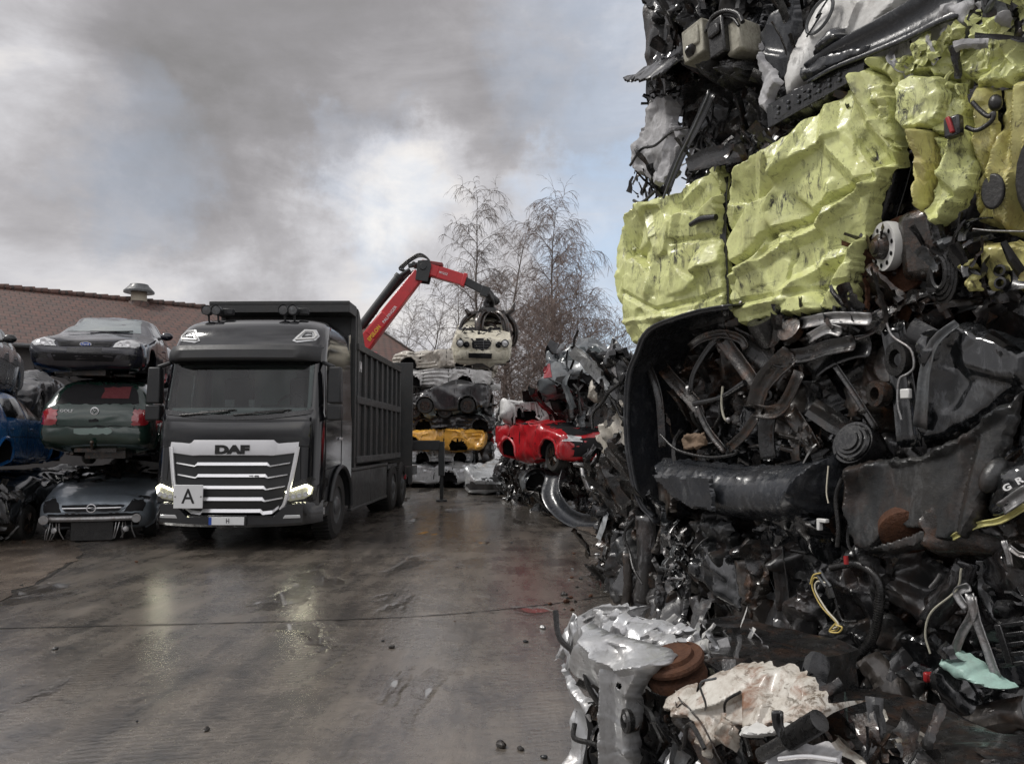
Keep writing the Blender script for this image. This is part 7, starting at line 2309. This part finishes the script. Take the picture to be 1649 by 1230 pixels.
low = [('mangle', 4), ('shield', 3), ('grime', 2), ('black', 3), ('black_gloss', 1.5), ('grey_metal', .35), ('steel', .12)]
J.folds((.02, 3.0, .05, 1.08, -.13, .0), 8, 3, (.42, .85), low2, slope=.38); J.shards((.0, 3.0, .1, 1.05, -.20, -.02), 12, (.2, .5), low, vert=.8)
J.plates((.05, 2.9, .1, 1.0, -.1, .04), 14, (.14, .3), low, slope=.6)
J.shards((.0, 3.0, .1, 1.05, -.02, .06), 18, (.03, .12), [('steel', .4), ('grey_metal', 1), ('mangle', 3), ('shield', 2)], part='small_scrap')
J.hoses((.05, 2.9, .1, 1.05, -.1, .10), 16, (.2, .7), (.004, .014), [('hose', 5), ('grime', 1), ('grey_metal', .5)])
J.brackets((.05, 2.9, .1, 1.05, -.10, .03), 8, (.04, .11), [('grime', 2), ('mangle', 3), ('black', 2), ('steel', .25)])
b0 = WF.uv(1095, 870); J.shards((b0[0] - .10, b0[0] + .10, b0[1] - .30, b0[1] + .1, .0, .09), 70, (.03, .09), [('steel', 1.2), ('grey_metal', 2), ('mangle', 1)], part='small_scrap')
J.build()

# ================= silver crushed car at the lane edge =================
SF = Frame((.278, 3.8), (.494, -.869))
S = thing('crushed_car', 'crushed silver car with a rusty brake disc, lowest one beside the lane', 'crushed car', SF.p(.6, 0, -.4), 0, 'crushed cars in the near wall')
core(S, .10, 2.2, -.0, .50, -1.0, -.10, 201, 'mangle', .08, fr=SF)
core(S, .08, .85, .30, .66, -1.0, -.22, 202, 'mangle', .05, .03, fr=SF, name='compacted_shelf')
skin(S, 'wing_panel', 'silver', [(922, 1012), (945, 1000), (968, 1016), (1006, 1034), (1046, 1062), (1051, 1074), (1036, 1094), (1018, 1132), (1006, 1190), (1004, 1260), (962, 1260), (966, 1170), (946, 1128), (926, 1098), (914, 1060)], fr=SF, o=.10, cell=.24, slope=.24, fine=.3, curl=.07, curlw=.025, res=.007, seed=203, rag=.002, bulge=.03, thick=.006, sharp=.05,
     creases=[([(950, 1004), (990, 1060), (988, 1120), (976, 1250)], .05, .04), ([(985, 1055), (1010, 1075), (1046, 1068)], .04, .03), ([(930, 1090), (965, 1120), (972, 1160)], -.04, .03)], holes=[[(1008 + 5 * math.cos(a), 1102 + 6 * math.sin(a)) for a in np.linspace(0, 6.2, 9)]])
skin(S, 'bumper_edge', 'silver', [(911, 1060), (920, 1085), (945, 1120), (966, 1130), (970, 1150), (960, 1190), (948, 1240), (940, 1260), (914, 1260), (913, 1150)], fr=SF, o=-.04, cell=.3, slope=.18, curl=.05, curlw=.03, res=.01, seed=204)
skin(S, 'inner_fold', 'silver', [(914, 1010), (924, 988), (950, 976), (1000, 980), (1040, 1000), (1085, 1020), (1040, 1050), (990, 1030), (950, 1015), (930, 1050), (918, 1060)], fr=SF, o=-.16, cell=.12, slope=.55, curl=.04, curlw=.02, res=.009, seed=205, rag=.006, tiltz=-.6, sharp=.05)
skin(S, 'inner_fold', 'silver', [(950, 1005), (1000, 1000), (1060, 1024), (1090, 1032), (1060, 1060), (1012, 1040), (970, 1024)], fr=SF, o=-.08, cell=.13, slope=.5, curl=.04, curlw=.02, res=.009, seed=206, tiltz=-.8, sharp=.05)
for pts, w, o_ in (([(915, 1050), (918, 1020), (924, 990)], .03, .0), ([(928, 1000), (960, 984), (1010, 982)], .035, -.2), ([(960, 1000), (1000, 992), (1050, 1006)], .03, -.2), ([(922, 1000), (930, 1040), (922, 1070)], .05, .02), ([(908, 1032), (914, 1060), (912, 1080)], .025, .02)):
    wstrip(S, 'torn_rim', 'silver', pts, w, o_, n=12, cup=.01, amp=.012, fr=SF)
wstrip(S, 'dark_gap', 'darkgap', [(948, 1130), (956, 1180), (948, 1240)], .10, -.02, n=10, fr=SF, cup=.0)
m = MB(); dc = SF.px(1084, 1062, -.06)
m.lathe([(.05, .03), (.085, .03), (.09, .012), (.125, .012), (.13, 0), (.125, -.015), (.05, -.02)], dc, Vector((0, 0, 1)) * .93 + SF.n * .35, 36); m.lathe([(.0, -.05), (.12, -.05), (.125, -.07), (.12, -.09), (0, -.09)], dc, Vector((0, 0, 1)) * .93 + SF.n * .3, 32)
m.build('brake_disc', M['rust'], S, world=True)
skin(S, 'bonnet_remains', 'rusty_white', [(1082, 1112), (1100, 1104), (1122, 1112), (1130, 1086), (1160, 1076), (1220, 1080), (1262, 1100), (1292, 1126), (1310, 1150), (1284, 1166), (1240, 1176), (1190, 1172), (1176, 1190), (1168, 1215), (1148, 1190), (1140, 1160), (1110, 1140), (1088, 1128)], fr=SF, o=.02, cell=.24, slope=.26, fine=.35, curl=.05, curlw=.018, res=.007, seed=207, rag=.006, tiltz=-.7, sharp=.03)
skin(S, 'hanging_shred', 'rusty_white', [(1145, 1150), (1176, 1160), (1184, 1190), (1170, 1216), (1150, 1196)], fr=SF, o=.12, cell=.08, slope=.5, curl=.04, curlw=.03, res=.008, seed=208)
skin(S, 'inner_fold', 'white', [(1186, 1168), (1230, 1172), (1270, 1166), (1290, 1176), (1240, 1186), (1196, 1190)], fr=SF, o=.10, cell=.15, slope=.3, curl=.04, curlw=.03, res=.009, seed=209, bulge=.04)
wtube(S, 'exhaust_end', 'grime', [(1026, 1170), (1018, 1160), (1012, 1156)], [.05, .055, .055], [-.04, .02, .06], n=8, seg=16, fr=SF)
m = MB(); m.lathe([(.028, -.02), (.045, -.01), (.05, .01), (.045, .02), (.03, .02)], SF.px(1012, 1160, .10), SF.n - SF.d * .3, 22, closed=True); m.build('rubber_ring', M['hose'], S, world=True)
wstrip(S, 'long_rail', 'grime', [(1085, 1140), (1120, 1180), (1150, 1240)], .10, .10, n=12, fr=SF, cup=.03)
wtube(S, 'spring_rod', 'hose', [(1225, 1215), (1270, 1190), (1320, 1160)], .022, .14, n=18, fr=SF)
m = MB(); Ph = spline(wpx([(1270, 1190), (1322, 1158)], .14, SF), 22)
for p0, p1 in zip(Ph, Ph[1:]): m.lathe([(.024, -.004), (.034, 0), (.024, .004)], p0, (p1 - p0), 12)
m.build('spring_coil', M['hose'], S, world=True)
wstrip(S, 'bracket', 'black', [(1250, 1146), (1252, 1170), (1262, 1190)], .03, .16, n=8, fr=SF)
skin(S, 'torn_white_sheet', 'grey_white', [(1222, 1216), (1250, 1196), (1290, 1200), (1340, 1215), (1350, 1250), (1230, 1250)], fr=SF, o=.12, cell=.10, slope=.5, curl=.04, curlw=.03, res=.009, seed=211)
wtube(S, 'chrome_strip', 'chrome', [(1255, 1222), (1300, 1218), (1350, 1224)], .008, .2, n=12, fr=SF)
J = Junk(S, 23, SF)
mixS = [('mangle', 3), ('black', 3), ('grime', 2), ('grey_metal', .6), ('silver', .3)]
J.shards((.1, 2.0, .02, .52, -.12, .08), 130, (.06, .28), mixS, vert=.5)
J.plates((.3, 2.0, .05, .5, -.1, .05), 20, (.1, .26), mixS)
J.shards((.05, .65, .55, .70, -.75, -.10), 60, (.05, .2), [('white', 1), ('grey_white', 1), ('silver', 1.5), ('mangle', 1.5)], part='torn_paint_sheet', vert=.05)
J.shards((.6, 1.7, .48, .62, -.6, -.05), 70, (.05, .22), [('rusty_white', 1), ('mangle', 2), ('black', 2), ('grime', 1)], part='torn_paint_sheet', vert=.05)
J.hoses((.2, 1.9, .1, .55, -.05, .1), 18, (.15, .5), (.004, .014), [('hose', 4), ('grey_metal', 1)])
J.brackets((.3, 1.9, .1, .5, -.08, .08), 30, (.04, .12), [('grime', 2), ('mangle', 3), ('black', 2), ('steel', .3)])
J.build()
# ------------------------------------------------------------------ far pile of flattened cars (side on)
def flat(label, px0, px1, ytop, ybot, Y, paint, seed, rz=None, group='flattened cars in the far pile', tyres=(0, 0, 0, 0), amp=.028, face=1, roll=0.0, bend=.0, squash=.22, tab=SALOON, rev=False, dy=0.0):
    """a crushed car lying side on: its side faces the viewer, x extents and height taken from the photograph"""
    if group: px0, px1 = px0 + random.uniform(-14, 10), px1 + random.uniform(-14, 8)
    a, b = at(px0, (ytop + ybot) / 2, Y), at(px1, (ytop + ybot) / 2, Y)
    zt, zb = at(0, ytop, Y).z, at(0, ybot, Y).z
    L0 = tab[-1][0]
    sy = abs(b.x - a.x) / L0
    H = zt - zb
    sz = H / (.92 + .5 * squash - .18)
    # the local y axis (length) runs along +x or -x of the world; the local +-x side faces the viewer
    if not rev: loc, rot = (a.x, Y + .75, zb - .18 * sz), RAD(-90)
    else: loc, rot = (b.x, Y + .75, zb - .18 * sz), RAD(90)
    c = Car('flattened_car', label, loc, rot, tab, paint, dict(amp=amp, cell=.60, seed=seed, squash=squash, z0=.9 * sz, fold=.075, lam=.12), group=group, tyres=tyres, scale=(.9, sy, sz), wheel_r=.27 * min(1.0, sz * 1.1), rx=0, ry=0)
    c.t.rotation_euler = (random.uniform(-.025, .025), 0, rot + random.uniform(-.10, .10))
    if roll: c.t.rotation_euler = (roll, 0, rot) if False else (0, roll, rot)
    s = 'right' if not rev else 'left'
    c.side_glass((s,), saloon=tab is SALOON, mat='darkgap'); c.seam([[(1.3, .3), (1.32, .9)], [(2.5, .3), (2.5, .9)], [(3.4, .5), (3.5, .9)]], s, w=.03)
    return c


# pile left of the lane end (hidden below left by the truck); order from the ground up
flat('silver white flattened car at the foot of the far pile, behind the stabiliser leg', 632, 775, 744, 780, 26.0, 'c_silver', 301, rev=False)
flat('pale silver flattened car, second from the ground in the far pile', 650, 765, 720, 746, 26.2, 'c_silver', 302, rev=True, tyres=(0, 0, 0, 0))
flat('yellow flattened car in the far pile', 655, 785, 686, 724, 25.8, 'c_yellow', 303, amp=.04, rev=False, tyres=(0, 0, 0, 0))
flat('black flattened car lying right on the yellow one', 640, 800, 662, 694, 26.2, 'c_black', 304, rev=True, bend=.0)
flat('grey green flattened car peeping out under the black one', 650, 735, 634, 668, 26.0, 'c_teal', 305, amp=.05, tyres=(2, 2, 2, 2))
flat('black flattened coupe with sloping tail near the top of the far pile', 655, 802, 612, 662, 25.8, 'c_black', 306, rev=False, squash=.35, tyres=(2, 2, 2, 2))
flat('white flattened car with dark wheel arches near the top of the far pile', 645, 800, 588, 622, 26.0, 'c_white', 307, rev=False)
flat('beige flattened car at the very top of the far pile', 640, 795, 560, 594, 26.2, 'c_beige', 308, rev=False, amp=.04)
def scrap_mass(name, label, cat, box, seed, mats, n, size, group=None, frame=None, extra=None):
    """a heap of torn pieces between the wrecks; frame (s, z, o)"""
    t = thing(name, label, cat, frame.p((box[0] + box[1]) / 2, box[2], (box[4] + box[5]) / 2), 0, group)
    core(t, box[0] + .06, box[1] - .06, box[2], box[3] - .06, box[4], box[5] - .12, seed, 'mangle', .10, .07, fr=frame)
    J = Junk(t, seed, frame)
    J.shards(box[:4] + (box[5] - .2, box[5] + .05), n // 2, size, mats); J.folds(box[:4] + (box[5] - .25, box[5]), max(2, int((box[1] - box[0]) / .7)), 2, (.6, 1.1), mats)
    J.plates(box[:4] + (box[5] - .15, box[5] + .05), n // 4, size, mats)
    J.hoses(box[:4] + (box[5] - .1, box[5] + .08), n // 6, (.3, .9), (.01, .03), [('hose', 1)])
    if extra: extra(J, t)
    J.build()
    return t


FP = Frame((-4.5, 26.75), (1, 0.0))
r0 = FP.uv(640, 780)[0]; r1 = FP.uv(800, 700)[0]
for k, (z0, z1, mats, lab) in enumerate([(0.02, 1.6, [('c_silver', 2), ('mangle', 2), ('c_white', 1), ('black', 1)], 'torn silver and dark scrap filling the foot of the far pile'), (1.7, 3.3, [('mangle', 3), ('black', 2), ('c_black', 2), ('c_teal', .6), ('c_red', .3)], 'torn black scrap between the dark cars of the far pile'), (3.4, 4.4, [('c_beige', 2), ('c_white', 2), ('mangle', 2)], 'torn pale scrap among the top cars of the far pile')]):
    scrap_mass('scrap_heap', lab, 'scrap heap', (r0, r1 - .1, z0, z1, -2.0, -.35), 320 + k, mats, 60, (.15, .6), frame=FP)

# ------------------------------------------------------------------ pile along the right of the lane
RF = Frame((.95, 14.6), (-.27, 1.0))
RF.n = Vector((-RF.d.y, RF.d.x, 0)) * 1.0
RF2 = Frame((-1.2, 23.5), (.28, -1.0))      # same line walked from its far end: n faces the lane
dmix = [('mangle', 3), ('black', 3), ('grime', 1.5), ('grey_metal', .7), ('c_silver', .4)]


def base_extra(J, t):
    pass


# dark mess at ground level
scrap_mass('scrap_heap', 'dark heap of torn car parts on the ground under the red wreck', 'scrap heap', (2.2, 9.0, .0, 1.15, -2.2, -.30), 401, dmix, 130, (.15, .6), frame=RF2)
scrap_mass('scrap_heap', 'white and grey crumpled panels heaped on top of the red wreck', 'scrap heap', (2.0, 8.6, 1.75, 2.3, -2.4, -.2), 402, [('c_white', 1.5), ('mangle', 2), ('c_grey', 2)], 40, (.25, .8), frame=RF2)
# red car: its flank along the lane, front corner towards the viewer
red = Car('wrecked_car', 'bright red wreck with a torn front corner, lying in the right hand pile', (1.70, 15.1, .98), RAD(26), SALOON, 'c_red', dict(amp=.028, cell=.4, seed=410, squash=.12, z0=.95, fold=.04, lam=.16), tyres=(0, 2, 0, 0), wheel_r=.31, scale=(1, .70, 1.02))
red.patch('front_opening', [(-.62, .30), (.62, .30), (.62, .66), (-.62, .66)], 'front', 'darkgap', .008, .06)
P = [(-.80, .60), (-.46, .58), (-.44, .68), (-.74, .72)]
red.patch('headlight', P, 'front', 'lamp_clear', .02, .05)
red.patch('torn_bonnet', [(-.7, .15), (.7, .15), (.7, 1.3), (-.7, 1.3)], 'top', 'darkgap', .006, .08)
red.side_glass(('left',), saloon=True, mat='darkgap'); red.seam([[(1.42, .3), (1.42, .9)], [(2.55, .3), (2.55, .9)]], 'left', w=.02)
# grey upturned wreck on top, tail to the lane
gw = Car('wrecked_car', 'grey estate wreck tipped on its side on top of the right hand pile', (2.60, 18.9, 2.02), math.pi - RAD(17), HATCH, 'c_grey', dict(amp=.07, cell=.4, seed=420, squash=.75, z0=.9), tyres=(0, 0, 2, 0), ry=RAD(8), rx=RAD(4))
gw.side_glass(mat='glass_dark'); gw.patch('rear_window', sym([(0, .99), (.58, .99), (.48, 1.28), (0, 1.3)]), 'back', 'glass', .01, .07)
for s in (1, -1): gw.patch('tail_lamp', [(s * .60, .64), (s * .79, .66), (s * .79, .94), (s * .64, .96)], 'back', 'lamp_red', .012, .05)
gw.patch('rear_opening', [(-.55, .3), (.6, .32), (.5, .62), (-.5, .6)], 'back', 'darkgap', .008, .06)
J = Junk(gw.t, 421, RF2)
q = at(960, 620, 15.0); s_ = (q - RF2.P0).dot(RF2.d)
J.shards((s_ - 1.3, s_ + .8, 2.3, 3.3, -.3, .3), 18, (.4, 1.1), [('c_grey', 2), ('black', 2), ('glass_dark', 1), ('mangle', 2)])
J.hoses((s_ - 1.0, s_ + .8, 2.5, 3.0, .0, .4), 4, (.5, 1.0), (.015, .03), [('hose', 1)])
J.build()
bs = thing('crumpled_sheet', 'beige crumpled sheet hanging over the grey wreck beside the lime crushed car', 'scrap sheet', at(975, 625, 13.4))
XF = Frame(tuple(at(800, 700, 13.4))[:2], (1, -.12))
skin(bs, 'crumpled_sheet_face', 'c_beige', [(946, 640), (950, 614), (966, 598), (985, 590), (1003, 600), (1012, 625), (1006, 650), (990, 640), (975, 650), (958, 648)], fr=XF, o=.0, cell=.22, slope=.6, curl=.10, curlw=.08, res=.03, seed=430, thick=.01)
rl = thing('tail_lamp', 'loose red tail lamp lying in the dark scrap below the grey wreck', 'tail lamp', at(964, 742, 14.0))
m = MB(); c = at(964, 742, 14.0); m.box(c, (.16, .12, .14), Matrix.Rotation(.4, 3, 'Y')); m.box(c + Vector((-.04, -.03, .09)), (.06, .08, .10), Matrix.Rotation(.2, 3, 'Y')); m.build('lens', M['red_plastic'], rl, world=True, bevel=.02)
bt_ = thing('bumper_cover', 'long black curved bumper slumped from the dark heap onto the ground', 'bumper', at(935, 840, 14.6))
m = MB(); P = spline([at(892, 760, 15.2), at(886, 790, 14.9), at(898, 815, 14.6), (at(925, 836, 14.4)), at(962, 842, 14.3)], 30)
sheet_strip(m, P, .50, Vector((.6, .2, .8)), 4, .01, 8, cup=-.12, taper=(.9, .55)); m.build('bumper_shell', M['bumper'], bt_, world=True, angle=45, solid=.015)
wbar = thing('bent_tube', 'bent pale metal tube sticking out of the dark heap', 'metal tube', at(940, 775, 14.2))
m = MB(); m.tube([at(936, 752, 14.3), at(938, 765, 14.2), at(946, 785, 14.2), at(954, 792, 14.2), at(976, 786, 14.2)], .035, 8); m.build('tube', M['steel'], wbar, world=True)
cyl = thing('silencer', 'small grey silencer box beside the bent pale tube', 'silencer', at(968, 784, 14.0))
m = MB(); m.tube([at(960, 784, 14.0), at(986, 780, 14.0)], [.075, .08], 14); m.build('can', M['steel'], cyl, world=True)
# silver saloon front on the ground at the lane end
sv = Car('wrecked_car', 'silver saloon wreck with a smashed nose standing on the ground at the lane end', (-.62, 22.6, -.10), RAD(-8), SALOON, 'c_silver', dict(amp=.06, cell=.5, seed=440, squash=.25, z0=.85), tyres=(1, 1, 1, 1))
for s in (1, -1):
    P = [(s * .44, .52), (s * .74, .53), (s * .78, .66), (s * .44, .66)]
    sv.patch('headlight', P[::s], 'front', 'lamp_clear', .012, .05)
sv.patch('grille', [(-.30, .54), (.30, .54), (.32, .64), (-.32, .64)], 'front', 'darkgap', .012, .06)
sv.patch('bumper', sym([(0, .30), (.72, .30), (.8, .36), (.8, .46), (0, .47)]), 'front', 'c_black', .03, .06)
sv.side_glass(mat='darkgap', saloon=True)
# next column of bales, a strip of which shows left of the near wall
HF = Frame((1.02, 8.6), (.494, -.869))
scrap_mass('crushed_bale', 'dark bale of crushed metal behind the left edge of the near wall', 'scrap bale', (-.25, 1.4, .0, 1.2, -2.0, .0), 451, dmix + [('steel', .3)], 90, (.12, .45), frame=HF)
scrap_mass('crushed_bale', 'dark bale with grey shreds stacked behind the black engine bay', 'scrap bale', (-.22, 1.4, 1.25, 2.45, -2.0, -.03), 452, dmix + [('c_beige', .5), ('steel', .3)], 90, (.12, .45), frame=HF)

flat('white flattened car lying on top of the red wreck, under the grey estate', 806, 968, 640, 688, 16.6, 'c_white', 461, group=None, amp=.05, rev=True, squash=.12, tyres=(0, 0, 0, 0))
flat('dirty silver flattened car under the nose of the red wreck', 838, 1000, 748, 792, 16.4, 'c_grey', 462, group=None, amp=.05, rev=False, squash=.3)
